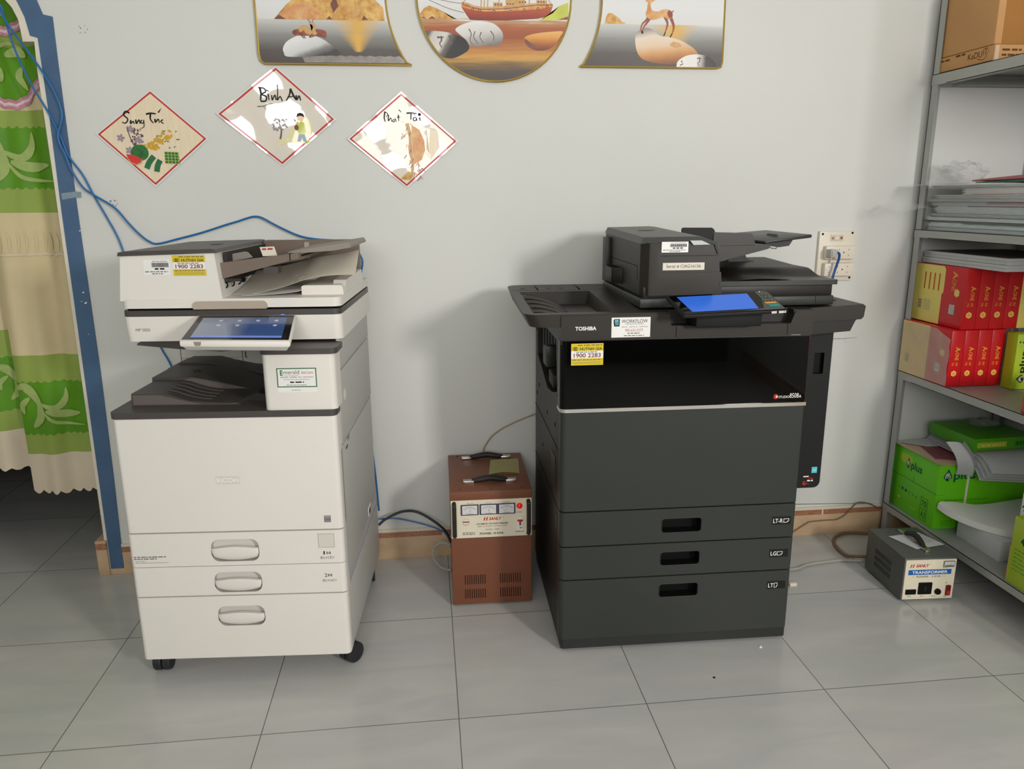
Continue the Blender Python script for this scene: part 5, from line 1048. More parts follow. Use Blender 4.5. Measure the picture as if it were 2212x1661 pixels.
# deck with the open exit bin at the left
def lift(bm, y0=0.0, k=0.034, z_from=0.99):
    for v in bm.verts:
        if v.co.z > z_from: v.co.z += k * max(0, v.co.y - y0)
b = MB(); P = rrect(-0.790, -0.66, 0.002, 0.55, 0.036, 7); P = [p if p[0] < -0.70 else (-0.66, min(max(p[1], 0.002), 0.55)) for p in P]; P = [p for k, p in enumerate(P) if p not in P[:k]]
t_ = MB(); t_.prism(P, 'z', 0.978, 1.0125, 'umber', 0.007, 3)
for v in t_.bm.verts:
    if v.co.x < -0.70: v.co.x += 0.016 * max(0.0, (1.006 - v.co.z) / 0.028) 
b.merge(t_.bm, 'umber'); 
d_ = MB(); d_.prism([(-0.691, 0.93), (0.004, 0.93), (0.004, 1.0125), (-0.691, 1.0125)], 'y', 0.002, 0.55, 'umber', 0.004); b.cut_union(d_)
c = MB(); c.prism([(-0.762, 1.06), (-0.762, 1.008), (-0.72, 1.002), (-0.66, 0.985), (-0.61, 0.958), (-0.56, 0.952), (-0.525, 1.06)], 'y', 0.03, 0.40, 'umber'); b.cut(c)
c = MB(); c.box(-0.395, -0.05, -0.05, 0.036, 0.976, 1.1, 'umber_dark'); b.cut(c)
for v in b.bm.verts:      # the tray's left side rises and narrows towards the wall
    if v.co.x < -0.70 and v.co.z < 1.0: v.co.z += 0.02 * v.co.y
lift(b.bm); deck = b.build('deck', T)
b = MB()
for k in range(4):
    y = 0.07 + 0.075 * k; z = 0.034 * y; b.tube([(-0.760, y, 1.009 + z), (-0.735, y, 1.0085 + z), (-0.70, y + .003, 1.0 + z), (-0.665, y + .006, 0.988 + z * .8), (-0.63, y + .01, 0.970 + z * .6), (-0.61, y + .012, 0.958 + z * .5)], 0.007, 'umber', 8)
b.build('exit_tray_ribs', T)
for y0 in (0.10, 0.20):
    b = MB()
    for k in range(4 if y0 > 0.15 else 3):
        b.hexa([(-0.5525, y0 + 0.02 * k, 0.975), (-0.5485, y0 + 0.02 * k, 0.985), (-0.5485, y0 + 0.02 * k + 0.009, 0.985), (-0.5525, y0 + 0.02 * k + 0.009, 0.975), (-0.5455, y0 + 0.02 * k, 0.992), (-0.5425, y0 + 0.02 * k, 1.0), (-0.5425, y0 + 0.02 * k + 0.009, 1.0), (-0.5455, y0 + 0.02 * k + 0.009, 0.992)], 'black_gap')
    b.build('vent_slots', T)
b = MB(); b.box(-0.789, -0.46, 0.43, 0.4315, 1.0262, 1.0274, 'black_gap'); b.box(-0.70, -0.699, 0.43, 0.55, 1.0262, 1.031, 'black_gap'); b.box(-0.565, -0.564, 0.43, 0.55, 1.0262, 1.031, 'black_gap')
for x in (-0.745, -0.62, -0.66): b.lathe([(0, 0), (0.008, 0), (0.007, 0.0012), (0, 0.0012)], (x, 0.47, 1.0282), (0, 0, 1), 'umber_dark', 14)
b.build('deck_fasteners', T)
# right wing: bypass housing and hanging feeder
b = MB(); b.prism([(0.0, 0.935), (0.135, 0.944), (0.148, 0.974), (0.152, 0.976), (0.0, 0.976)], 'y', 0.035, 0.42, 'umber_dark', 0.003)
b.prism([(0.0, 0.974), (0.160, 0.978), (0.167, 0.985), (0.170, 1.015), (0.162, 1.0205), (0.0, 1.012)], 'y', 0.028, 0.47, 'umber', 0.004); b.rect(Plane((0, 0, 1.0216), (1, 0, 0), (0, 1, 0)), 0.09, 0.13, 0.14, 0.2, 'keypad_grey', 0.0003); b.build('bypass_housing', T)
b = MB(); b.prism(rrect(-0.004, 0.1225, 0.4515, 0.94, 0.02, 6, 0.004), 'y', 0.10, 0.46, 'matte_black', 0.003)
c = MB(); c.box(0.070, 0.1005, 0.05, 0.115, 0.807, 0.870, 'pocket_black'); b.cut(c); side = b.build('side_feeder', T)
b = MB(); hp = front(0.0998); b.rect(hp, 0.0935, 0.499, 0.1105, 0.518, 'label_cyan', 0.0003); b.rect(hp, 0.0955, 0.5085, 0.108, 0.512, 'ink_white', 0.0005) if False else None
b.rect(hp, 0.0975, 0.507, 0.1065, 0.5085, 'ink_white', 0.0005); b.build('energy_label', side)
b = MB(); b.dashes(hp, 0.069, 0.088, 0.4865, 0.0035, 'ink_white', seed=2); b.ribbon(hp, [(0.083, 0.4795), (0.092, 0.483), (0.10, 0.479)], 0.0012, 0.004, 'switch_red'); b.dashes(hp, 0.082, 0.100, 0.4725, 0.0042, 'ink_white', seed=4)
b.shape(hp, circle(0.074, 0.467, 0.0062, 0.007, 16), 'switch_red'); b.shape(hp, circle(0.0765, 0.469, 0.0025, 0.003, 10), 'matte_black', 0.0009); b.ribbon(hp, [(0.076, 0.463), (0.083, 0.465), (0.09, 0.464)], 0.003, 0.001, 'switch_red'); b.build('swoosh_print', side)
# scanner platen and feeder
b = MB(); b.box(-0.468, 0.084, 0.045, 0.53, 1.018, 1.0445, 'pewter_dark', 0.004); b.box(0.03, 0.031, 0.0445, 0.05, 1.022, 1.043, 'black_gap'); b.build('platen_rim', T)
b = MB(); b.box(-0.456, 0.083, 0.058, 0.52, 1.044, 1.0745, 'umber_dark', 0.002); b.prism(rrect(-0.25, 0.0925, 0.046, 0.52, 0.006), 'z', 1.0745, 1.0875, 'pewter_dark', 0.0025); lid = b.build('platen_lid', T)
b = MB(); P = [(-0.4635, 0.075), (-0.445, 0.05), (-0.437, 0.047), (-0.238, 0.047), (-0.238, 0.52), (-0.4635, 0.52)]
b.prism(P, 'z', 1.052, 1.192, 'umber', 0.003)
for v in b.bm.verts:     # right end leans back
    if v.co.x > -0.3: v.co.x -= 0.13 * max(0, v.co.z - 1.085) + 0.0
    if v.co.z > 1.15: v.co.z += 0.02 * v.co.y
c = MB(); c.box(-0.4155, -0.22, 0.0, 0.057, 1.114, 1.1595, 'umber'); b.cut(c)
b.box(-0.478, -0.462, 0.44, 0.50, 1.05, 1.19, 'umber', 0.002); b.box(-0.464, -0.46, 0.10, 0.46, 1.128, 1.1295, 'black_gap'); b.box(-0.464, -0.46, 0.45, 0.4515, 1.06, 1.19, 'black_gap'); b.box(-0.464, -0.46, 0.10, 0.1015, 1.09, 1.13, 'black_gap')
fh = b.build('feeder_housing', T)
b = MB(); b.prism([(-0.467, 1.190), (-0.459, 1.2075), (-0.32, 1.2095), (-0.300, 1.2075), (-0.262, 1.1935), (-0.2535, 1.163), (-0.258, 1.163), (-0.268, 1.187), (-0.30, 1.1955)], 'y', 0.043, 0.52, 'pewter_dark', 0.0025)
for v in b.bm.verts:
    if v.co.z > 1.18: v.co.z += 0.022 * v.co.y
    if v.co.x < -0.44 and v.co.y < 0.06: v.co.y += 0.02
b.lathe([(0, 0), (0.03, 0), (0.026, 0.002), (0, 0.002)], (-0.38, 0.33, 1.2145), (0, 0, 1), 'umber_dark'); b.build('feeder_cover', T)
b = MB(); sp_ = front(0.0465); b.shape(sp_, [(-0.337, 1.1995), (-0.305, 1.1995), (-0.280, 1.1885), (-0.327, 1.1875)], 'paper_grey', 0.0055); b.build('indicator_window', T)
bar_sticker(sp_, -0.413, -0.3395, 1.168, 1.1965, fh)
b = MB(); sp2 = front(0.0568); b.rect(sp2, -0.405, 1.1195, -0.2885, 1.1395, 'paper_warm', 0.0006); b.text(sp2, 'Serial # CIAG16156', -0.395, 1.125, -0.299, 1.1345, 'ink_black', 0.0009); b.build('serial_label', fh)
b = MB(); b.hexa([(-0.462, 0.28, 1.06), (-0.490, 0.30, 1.06), (-0.490, 0.40, 1.06), (-0.462, 0.42, 1.06), (-0.462, 0.28, 1.106), (-0.490, 0.30, 1.106), (-0.490, 0.40, 1.106), (-0.462, 0.42, 1.106)], 'umber', 0.002); b.box(-0.4885, -0.466, 0.31, 0.39, 1.1055, 1.107, 'black_gap'); b.box(-0.491, -0.489, 0.30, 0.3015, 1.06, 1.106, 'black_gap'); b.build('release_lever', T)
b = MB(); b.prism([(-0.240, 1.180), (-0.093, 1.182), (-0.088, 1.178), (-0.092, 1.171), (-0.231, 1.137)], 'y', 0.098, 0.44, 'umber', 0.002); b.build('document_tray', T)
b = MB(); b.prism([(-0.245, 1.178), (-0.243, 1.213), (-0.239, 1.217), (-0.137, 1.2135), (-0.131, 1.209), (-0.121, 1.18)], 'y', 0.12, 0.13, 'umber', 0.002); b.build('paper_guide', T)
b = MB(); b.prism([(-0.249, 1.178), (-0.249, 1.216), (-0.245, 1.220), (-0.153, 1.219), (-0.146, 1.213), (-0.132, 1.18)], 'y', 0.39, 0.40, 'matte_black', 0.002); b.build('paper_guide', T)
b = MB(); b.hexa([(-0.085, 0.14, 1.183), (0.060, 0.155, 1.197), (0.040, 0.43, 1.199), (-0.12, 0.43, 1.188), (-0.085, 0.14, 1.190), (0.060, 0.155, 1.2065), (0.040, 0.43, 1.2085), (-0.12, 0.43, 1.197)], 'pewter_dark', 0.003)
b.prism([(-0.07, 1.178), (-0.03, 1.17), (0.0, 1.174), (0.01, 1.19), (-0.08, 1.185)], 'y', 0.17, 0.3, 'umber_dark', 0.002); b.prism([(-0.035, 1.19), (-0.028, 1.206), (-0.02, 1.194)], 'y', 0.19, 0.26, 'umber_dark'); b.build('tray_extension', T)
b = MB(); b.tube([(-0.062, 0.2, 1.178), (-0.04, 0.2, 1.166), (-0.025, 0.2, 1.164), (-0.022, 0.2, 1.178)], 0.0014, 'steel_bright', 6, 0); b.build('wire_stand', T)
b = MB()
def tray_z(x, y):
    f = min(1, max(0, (y - (0.10 + 0.22 * (0.12 - x))) / 0.10)); f = f * f * (3 - 2 * f); return 1.088 + 0.004 * math.sin((x + 0.2) * 20) * (1 - f) + f * (0.020 + 0.06 * max(0, y - 0.3) * 0.6)
b.grid(lambda u, v: Vector((-0.24 + 0.318 * u, 0.056 + 0.46 * v, tray_z(-0.24 + 0.318 * u, 0.056 + 0.46 * v))), 30, 30, 'umber_dark')
b.grid(lambda u, v: Vector((0.078 + 0.011 * (1 - v), 0.056 + 0.46 * u, 1.0875 * (1 - v) + tray_z(0.078, 0.056 + 0.46 * u) * v)), 30, 1, 'umber_dark')
b.grid(lambda u, v: Vector((-0.24 + 0.318 * u, 0.516, 1.0875 * (1 - v) + tray_z(-0.24 + 0.318 * u, 0.516) * v)), 30, 1, 'umber_dark'); b.build('exit_surface', T)
b = MB(); b.prism([(-0.09, 1.178), (-0.055, 1.178), (-0.03, 1.12), (0.0, 1.11), (-0.09, 1.10)], 'y', 0.40, 0.5, 'umber_dark', 0.002); b.build('tray_bracket', T)
# control panel
LF, RF, LB, RB = Vector((-0.3905, -0.103, 1.020)), Vector((-0.116, -0.103, 1.029)), Vector((-0.412, -0.01, 1.058)), Vector((-0.134, -0.01, 1.067)); dn = Vector((0, 0.002, -0.010))
b = MB(); b.hexa([LF + dn, RF + dn, RB + dn, LB + dn, LF, RF, RB, LB], 'matte_black', 0.003); b.box(-0.34, -0.16, -0.05, 0.05, 0.978, 1.032, 'matte_black', 0.004); tp_ = b.build('control_panel', T)
def on(u, v, n=0.0006): return LF.lerp(RF, u).lerp(LB.lerp(RB, u), v) + Vector((0, -0.3, 0.9)) * n
b = MB(); b.poly([on(.02, .03), on(.98, .03), on(.98, .97), on(.02, .97)], 'gloss_black'); b.build('screen_glass', tp_)
b = MB(); b.poly([on(.10, .12, .0011), on(.74, .12, .0011), on(.775, .90, .0011), on(.085, .90, .0011)], 'screen_blue'); lab(b.build('screen', tp_), 'lit blue touch screen')
b = MB(); b.poly([on(.55, .035, .0011), on(.98, .035, .0011), on(.985, .93, .0011), on(.955, .985, .0011), on(.86, .97, .0011), on(.86, .6, .0011), on(.79, .12, .0011)], 'keypad_grey')
for u, v, w_, h_, mm in ((.885, .76, .025, .05, 'ink_black'), (.925, .76, .03, .07, 'ink_black'), (.895, .62, .03, .07, 'ink_black'), (.93, .60, .03, .07, 'ink_black'), (.855, .44, .035, .06, 'ink_black'), (.92, .44, .035, .06, 'ink_black'), (.85, .33, .11, .085, 'key_orange'), (.86, .17, .105, .12, 'key_teal'), (.90, .93, .012, .03, 'led_yellow')):
    b.poly([on(u, v, .0016), on(u + w_, v, .0016), on(u + w_, v + h_, .0016), on(u, v + h_, .0016)], mm)
    if mm == 'ink_black': b.poly([on(u + w_ * .25, v + h_ * .25, .002), on(u + w_ * .75, v + h_ * .25, .002), on(u + w_ * .75, v + h_ * .75, .002), on(u + w_ * .25, v + h_ * .75, .002)], 'key_pale' if 'key_pale' in MATS else 'ink_pale')
b.build('keypad', tp_)
b = MB()
for u in (.84, .91, .965): 
    p, q_ = LF.lerp(RF, u) + Vector((0, -.0006, -.002)), LF.lerp(RF, u + (.05 if u < .95 else .015)) + Vector((0, -.0006, -.002)); b.poly([p, q_, q_ + Vector((0, 0, -.006)), p + Vector((0, 0, -.006))], 'paper_grey')
b.build('edge_lights', tp_)

# ------------------------------------------------------------------ brown voltage stabilizer
S = thing('voltage_stabilizer', 'brown steel voltage stabilizer with cream meter panel between the printers', 'stabilizer', (0.185, 2.281, 0.0), -1.0)
b = MB(); b.box(-0.131, 0.131, 0.0, 0.365, 0.006, 0.402, 'brown_steel', 0.0025); b.box(-0.1325, 0.1325, -0.0015, 0.366, 0.375, 0.4035, 'brown_steel', 0.002)
for x in (-0.1, 0.1):
    for y in (0.05, 0.31): b.cyl((x, y, 0), (x, y, 0.008), 0.012, 'matte_black')
b.build('case', S)
for x0 in (-0.090, 0.026):
    for z0 in (0.0785, 0.0275):
        m = MB()
        for k in range(10): m.slab(front(-0.0004), rrect(x0 + 0.0072 * k, x0 + 0.0072 * k + 0.0026, z0, z0 + 0.0335, 0.0012, 3), 'vent_dark', -0.0002, 0.0003)
        m.build('vent_slots', S)
b = MB(); b.slab(front(0.0), rrect(-0.1305, 0.1305, 0.2455, 0.375, 0.002), 'cream_plate', 0, 0.003); plate = b; pl = front(-0.003)
for k, (x0, cap) in enumerate(((-0.098, 'VOL IN'), (-0.0375, 'VOL OUT'), (0.0205, 'CURRENT'))):
    x1 = x0 + 0.0565; m = MB(); m.slab(pl, rrect(x0, x1, 0.3255, 0.3605, 0.001), 'ink_purple', 0, 0.004); pm = front(-0.007)
    m.rect(pm, x0 + 0.004, 0.3285, x1 - 0.004, 0.3585, 'meter_face', 0.0003)
    xm = (x0 + x1) / 2
    m.ribbon(pm, [(xm - 0.02, 0.346), (xm - 0.01, 0.3515), (xm, 0.353), (xm + 0.01, 0.3515), (xm + 0.02, 0.346)], 0.0008, 0.0008, 'ink_black', 0.0005)
    for j in range(9):
        a = math.radians(50 + 10 * j); m.ribbon(pm, [(xm + 0.028 * math.cos(a), 0.325 + 0.028 * math.sin(a)), (xm + 0.0245 * math.cos(a), 0.325 + 0.0245 * math.sin(a))], 0.0008, 0.0008, 'ink_black', 0.0005, 2)
    m.text(pm, 'V' if k < 2 else 'A', xm - 0.002, 0.339, xm + 0.002, 0.3435, 'ink_black', 0.0005); m.rect(pm, xm - 0.012, 0.329, xm + 0.012, 0.3305, 'ink_grey', 0.0005)
    m.ribbon(pm, [(xm, 0.330), (xm + (0.004 if k < 2 else -0.016), 0.352)], 0.0007, 0.0004, 'ink_black', 0.0007, 2)
    m.slab(pm, rrect(x0 + 0.004, x1 - 0.004, 0.3285, 0.3585, 0.0005), 'meter_glass', 0.0012, 0.0018)
    m.build('meter', S)
b = plate
for x0, x1, cap in ((-0.080, -0.060, 'VOL IN'), (-0.0195, 0.001, 'VOL OUT'), (0.036, 0.060, 'CURRENT')): b.text(pl, cap, x0, 0.3625, x1, 0.3655, 'ink_black', 0.0004)
b.text(pl, 'SANLY', -0.0085, 0.304, 0.033, 0.3145, 'ink_red', 0.0004, shear=0.25, bold=0.03)
for u in (-0.0265, -0.0185): b.shape(pl, [(u, 0.3035), (u + 0.0038, 0.3035), (u + 0.0075, 0.315), (u + 0.0037, 0.315)], 'ink_red', 0.0004)
b.text(pl, '®', 0.037, 0.312, 0.0405, 0.3155, 'ink_grey', 0.0004)
b.text(pl, 'AUTOMATIC VOLTAGE STABILIZER', -0.049, 0.2895, 0.054, 0.2950, 'ink_black', 0.0004, bold=0.02); b.text(pl, 'SERVO  AUTOMATIC CONTROL SYSTEM', -0.045, 0.2815, 0.050, 0.2855, 'ink_grey', 0.0004)
b.text(pl, 'MODEL: 10000', -0.0195, 0.2695, 0.025, 0.2745, 'ink_grey', 0.0004); b.text(pl, 'POWER: 10 KVA', -0.0385, 0.2545, 0.0385, 0.262, 'ink_black', 0.0004, bold=0.02)
for z in (0.262, 0.2565): b.dashes(pl, -0.094, -0.054, z, 0.0028, 'ink_grey', 0.0004, int(z * 1000))
b.shape(pl, rrect(-0.095, -0.0705, 0.289, 0.3135, 0.006), 'paper_warm', 0.0003); b.shape(pl, rrect(-0.094, -0.0715, 0.299, 0.303, 0.001), 'art_rust', 0.0005); b.ribbon(pl, [(-0.093, 0.295), (-0.083, 0.290), (-0.0725, 0.295)], 0.0014, 0.0014, 'art_rust', 0.0005); b.ribbon(pl, [(-0.093, 0.307), (-0.083, 0.312), (-0.0725, 0.307)], 0.001, 0.001, 'ink_pale', 0.0005)
b.text(pl, 'POWER', 0.0815, 0.3265, 0.099, 0.3295, 'ink_black', 0.0004); b.dashes(pl, 0.077, 0.105, 0.259, 0.0026, 'ink_grey', 0.0004, 4); b.build('front_panel', S)
b = MB(); b.lathe([(0.010, 0.0), (0.0095, 0.002), (0.0085, 0.005), (0.005, 0.008), (0.0, 0.009)], (0.091, -0.003, 0.3495), (0, -1, 0), 'lamp_red'); lab(b.build('pilot_lamp', S), 'round red pilot lamp')
b = MB(); b.slab(pl, rrect(0.082, 0.1015, 0.267, 0.3125, 0.001), 'label_white', 0, 0.006); b.box(0.083, 0.1005, -0.0125, -0.009, 0.2985, 0.3045, 'switch_red', 0.0008); b.box(0.089, 0.0945, -0.015, -0.009, 0.2855, 0.2995, 'switch_red', 0.0015); b.rect(front(-0.009), 0.09, 0.274, 0.099, 0.277, 'ink_grey', 0.0003); lab(b.build('breaker_switch', S), 'white breaker with red toggle')
for x in (-0.1195, 0.1195):
    m = MB(); m.tube([(x, -0.002, 0.254), (x, -0.014, 0.258), (x, -0.017, 0.27), (x, -0.017, 0.35), (x, -0.014, 0.3625), (x, -0.002, 0.3665)], 0.0066, 'handle_black', 10)
    for z in (0.2585, 0.362): m.lathe([(0, 0), (0.003, 0), (0.002, 0.0015), (0, 0.0015)], (x, -0.0205, z), (0, -1, 0), 'steel_bright', 10)
    m.build('front_handle', S)
def carry_handle(name, parent, x0, x1, y, z, k, ax='x', strap='handle_black', hi=0.014):
    m = MB(); w_ = 0.011
    def P(t, h): return (x0 + (x1 - x0) * t, y, z + h) if ax == 'x' else (y, x0 + (x1 - x0) * t, z + h)
    def bx2(mm, a, c):
        p, q_ = P(a, 0), P(c, 0.009)
        if ax == 'x': mm.box(p[0], q_[0], y - w_, y + w_, z, z + 0.009, 'steel_bright', 0.0015)
        else: mm.box(y - w_, y + w_, p[1], q_[1], z, z + 0.009, 'steel_bright', 0.0015)
    m.tube([P(0.17, 0.006), P(0.3, hi * 0.7), P(0.5, hi), P(0.7, hi * 0.7), P(0.83, 0.006)], lambda f: 0.0065 + 0.004 * math.sin(PI * f), strap, 10)
    h = m.build(name, parent)
    for a, c in ((0.0, 0.2), (0.8, 1.0)): m = MB(); bx2(m, a, c); m.build('clasp', h)
    return h
carry_handle('carry_handle', S, -0.087, 0.089, 0.08, 0.4035, 0); carry_handle('carry_handle', S, -0.085, 0.092, 0.315, 0.4035, 1)
for x, y in ((-0.1, 0.02), (0.0, 0.02), (0.1, 0.02), (-0.1, 0.35), (0.08, 0.35)): MB().lathe([(0, 0), (0.004, 0), (0.003, 0.0018), (0, 0.0018)], (x, y, 0.4034), (0, 0, 1), 'screw', 10).build('screw', S)
b = MB(); q_ = lambda u, v: (0.188 + 0.106 * u + (0.019 - 0.014 * 0) * v, 2.432 + 0.150 * v, 0.405)
b.grid(lambda u, v: Vector((0.190 + 0.104 * u + (0.018 - 0.004 * u) * v, 2.425 + 0.15 * v, 0.4052 + 0.007 * math.sin(PI * u) * (1 - v) ** 2)), 12, 8, 'note_olive', 0.0008)
b.grid(lambda u, v: Vector((0.190 + 0.104 * u + (0.018 - 0.004 * u) * v, 2.425 + 0.15 * v, 0.4041)), 6, 6, 'note_olive')
b.solo('folded_card', 'folded olive-yellow card lying on the brown stabilizer', 'card')

# ------------------------------------------------------------------ small grey transformer
G = thing('transformer', 'small grey transformer with cream front on the floor by the steel rack', 'transformer', (1.618, 2.122, 0.0), -3.3)
b = MB(); b.box(-0.0885, 0.0885, 0.0, 0.235, 0.008, 0.158, 'hammer_grey', 0.002)
for x in (-0.07, 0.07):
    for y in (0.03, 0.2): b.cyl((x, y, 0), (x, y, 0.009), 0.008, 'matte_black')
b.build('case', G)
b = MB(); lf = leftface(-0.0886)
for j in range(3):
    for k in range(14): b.slab(lf, rrect(-0.175 + 0.0075 * k, -0.1725 + 0.0075 * k, 0.045 + 0.024 * j, 0.063 + 0.024 * j, 0.001, 3), 'pocket_black', -0.0002, 0.0003)
b.build('vent_slots', G)
b = MB(); b.slab(front(0.0), rrect(-0.0845, 0.0855, 0.0115, 0.1525, 0.001), 'cream_plate', 0, 0.0025); pl = front(-0.0025); b.rect(pl, -0.0845, 0.017, 0.0855, 0.0175, 'ink_pale', 0.0003)
b.text(pl, 'SANLY', -0.050, 0.1265, -0.0055, 0.1375, 'ink_red', 0.0004, shear=0.25, bold=0.03)
for u in (-0.070, -0.062): b.shape(pl, [(u, 0.126), (u + 0.0035, 0.126), (u + 0.007, 0.1375), (u + 0.0035, 0.1375)], 'ink_red', 0.0004)
b.text(pl, '®', -0.002, 0.136, 0.001, 0.139, 'ink_grey', 0.0004)
b.rect(pl, -0.0735, 0.0995, 0.072, 0.1175, 'label_blue', 0.0003); b.text(pl, 'TRANSFORMER', -0.061, 0.103, 0.0595, 0.1135, 'ink_white', 0.0006, bold=0.02)
b.text(pl, 'POWER : 3 KVA', -0.044, 0.089, 0.0385, 0.096, 'ink_black', 0.0004); b.rect(pl, -0.062, 0.092, -0.049, 0.0928, 'ink_grey', 0.0004); b.rect(pl, 0.042, 0.092, 0.055, 0.0928, 'ink_grey', 0.0004)
for x0, x1, z in ((-0.068, -0.055, 0.022), (-0.024, -0.012, 0.021), (0.014, 0.028, 0.02), (0.056, 0.066, 0.018), (0.057, 0.065, 0.067), (0.042, 0.056, 0.1215)): b.dashes(pl, x0, x1, z, 0.002, 'ink_grey', 0.0004, int(x1 * 999))
b.build('front_panel', G)
b = MB(); b.slab(pl, rrect(-0.076, -0.041, 0.030, 0.0475, 0.001), 'pocket_black', 0, 0.003); b.build('fuse_holder', G)
b = MB(); b.slab(pl, rrect(-0.034, 0.011, 0.030, 0.0715, 0.002), 'pocket_black', 0, 0.004); p2 = front(-0.0066)
for u, v in ((-0.0115, 0.056), (-0.0115, 0.05), (-0.0115, 0.044)): b.shape(p2, circle(u, v, 0.0012, n=8), 'steel_bright', 0.0004)
b.build('outlet', G)
b = MB(); b.lathe([(0.010, 0), (0.010, 0.006), (0.008, 0.009), (0, 0.009)], (0.033, -0.0025, 0.038), (0, -1, 0), 'pocket_black'); b.build('fuse_cap', G)
b = MB(); b.slab(pl, rrect(0.060, 0.0755, 0.0235, 0.0595, 0.001), 'switch_dark_red', 0, 0.005); b.box(0.062, 0.0735, -0.0105, -0.007, 0.026, 0.042, 'switch_red', 0.001); lab(b.build('rocker_switch', G), 'dark red rocker switch')
b = MB(); b.slab(pl, rrect(0.042, 0.0795, 0.126, 0.147, 0.001), 'ink_grey', 0, 0.003); p2 = front(-0.0055); b.rect(p2, 0.044, 0.128, 0.0775, 0.145, 'meter_face', 0.0003); b.rect(p2, 0.044, 0.137, 0.0775, 0.1375, 'ink_black', 0.0006); b.rect(p2, 0.046, 0.128, 0.0755, 0.133, 'ink_grey', 0.0006); b.ribbon(p2, [(0.06, 0.13), (0.068, 0.142)], 0.0007, 0.0005, 'ink_black', 0.0008, 2); b.build('meter', G)
carry_handle('carry_handle', G, 0.035, 0.205, 0.012, 0.158, 2, ax='y', hi=0.024)
GM = Matrix.Translation((1.618, 2.122, 0)) @ Matrix.Rotation(math.radians(-3.3), 4, 'Z')
b = MB(); A, B_, Cc, D = Vector((1.572, 2.288, 0)), Vector((1.606, 2.183, 0)), Vector((1.722, 2.205, 0)), Vector((1.694, 2.305, 0))
def leaf_(u, v): 
    p = A.lerp(D, u).lerp(B_.lerp(Cc, u), v); p.z = 0.1595 + 0.006 * math.sin(PI * u) + 0.004 * (1 - u) * 0 ; return p
for piece, (u0, u1) in enumerate(((0.0, 0.36), (0.56, 1.0))):   # either side of the handle
    pass
b.grid(lambda u, v: leaf_(u, v) - Vector((0, 0, 0.006 * math.sin(PI * u) - 0.0008)), 14, 6, 'paper_grey', 0.0004)
for k in range(5):
    a = leaf_(0.62, 0.15 + 0.13 * k); c = leaf_(0.93, 0.15 + 0.13 * k); a.z = c.z = 0.1612; wv = Vector((0.002, -0.003, 0)); b.poly([a, c, c + wv, a + wv], 'ink_pale' if k else 'label_teal')
for k in range(3):
    a = leaf_(0.3, 0.55 + 0.1 * k); c = leaf_(0.44, 0.6 + 0.1 * k); a.z = c.z = 0.1613; wv = Vector((0.002, -0.006, 0)); b.poly([a, c, c + wv, a + wv], 'switch_red')
b.solo('leaflet', 'printed white leaflet tucked under the grey transformer handle', 'paper')
b = MB(); b.tube([(1.10, 2.63, 0.006), (1.2, 2.40, 0.006), (1.289, 2.383, 0.006), (1.346, 2.406, 0.006), (1.413, 2.419, 0.006), (1.491, 2.425, 0.006), (1.555, 2.41, 0.008), (1.60, 2.385, 0.03), (1.61, 2.362, 0.05)], 0.005, 'cable_grey'); b.solo('power_cable', 'pale grey cable on the floor from black printer to grey transformer', 'cable')
b = MB(); b.tube([(1.79, 2.60, 0.008), (1.70, 2.63, 0.008), (1.632, 2.64, 0.008), (1.575, 2.615, 0.008), (1.545, 2.578, 0.008), (1.527, 2.524, 0.008), (1.526, 2.46, 0.008), (1.545, 2.43, 0.016), (1.59, 2.395, 0.03), (1.625, 2.362, 0.04)], 0.006, 'cable_brown'); b.solo('power_cable', 'dark cable loop on the floor behind the grey transformer', 'cable')
b = MB(); b.tube([(1.40, 2.652, 0.012), (1.425, 2.652, 0.027), (1.468, 2.652, 0.054), (1.484, 2.652, 0.06), (1.549, 2.652, 0.063), (1.592, 2.652, 0.064), (1.626, 2.652, 0.082), (1.652, 2.652, 0.111), (1.667, 2.652, 0.127), (1.69, 2.652, 0.131), (1.727, 2.652, 0.122), (1.762, 2.65, 0.105), (1.80, 2.65, 0.1)], 0.0026, 'cable_brown'); b.solo('cable', 'thin brown cable running along the right-hand skirting', 'cable')
b = MB(); b.box(1.218, 1.243, 2.272, 2.286, 0.0, 0.011, 'socket_plate', 0.001); b.box(1.224, 1.236, 2.285, 2.292, 0.001, 0.009, 'plug_grey', 0.001); b.cyl((1.229, 2.29, 0.005), (1.224, 2.305, 0.005), 0.003, 'cable_grey', 8); b.solo('cable_connector', 'tiny white connector on the floor beside the black printer', 'connector')
b = MB(); b.lathe([(0, 0), (0.0045, 0), (0.004, 0.003), (0, 0.0045)], (0.961, 1.935, 0), (0, 0, 1), 'ink_white', 9); b.solo('paper_scrap', 'white speck on the floor in front of the black printer', 'litter')
b = MB(); b.lathe([(0, 0), (0.0035, 0), (0.003, 0.002), (0, 0.003)], (0.768, 1.808, 0), (0, 0, 1), 'ink_black', 8); b.solo('speck', 'tiny dark speck on a floor tile', 'litter')

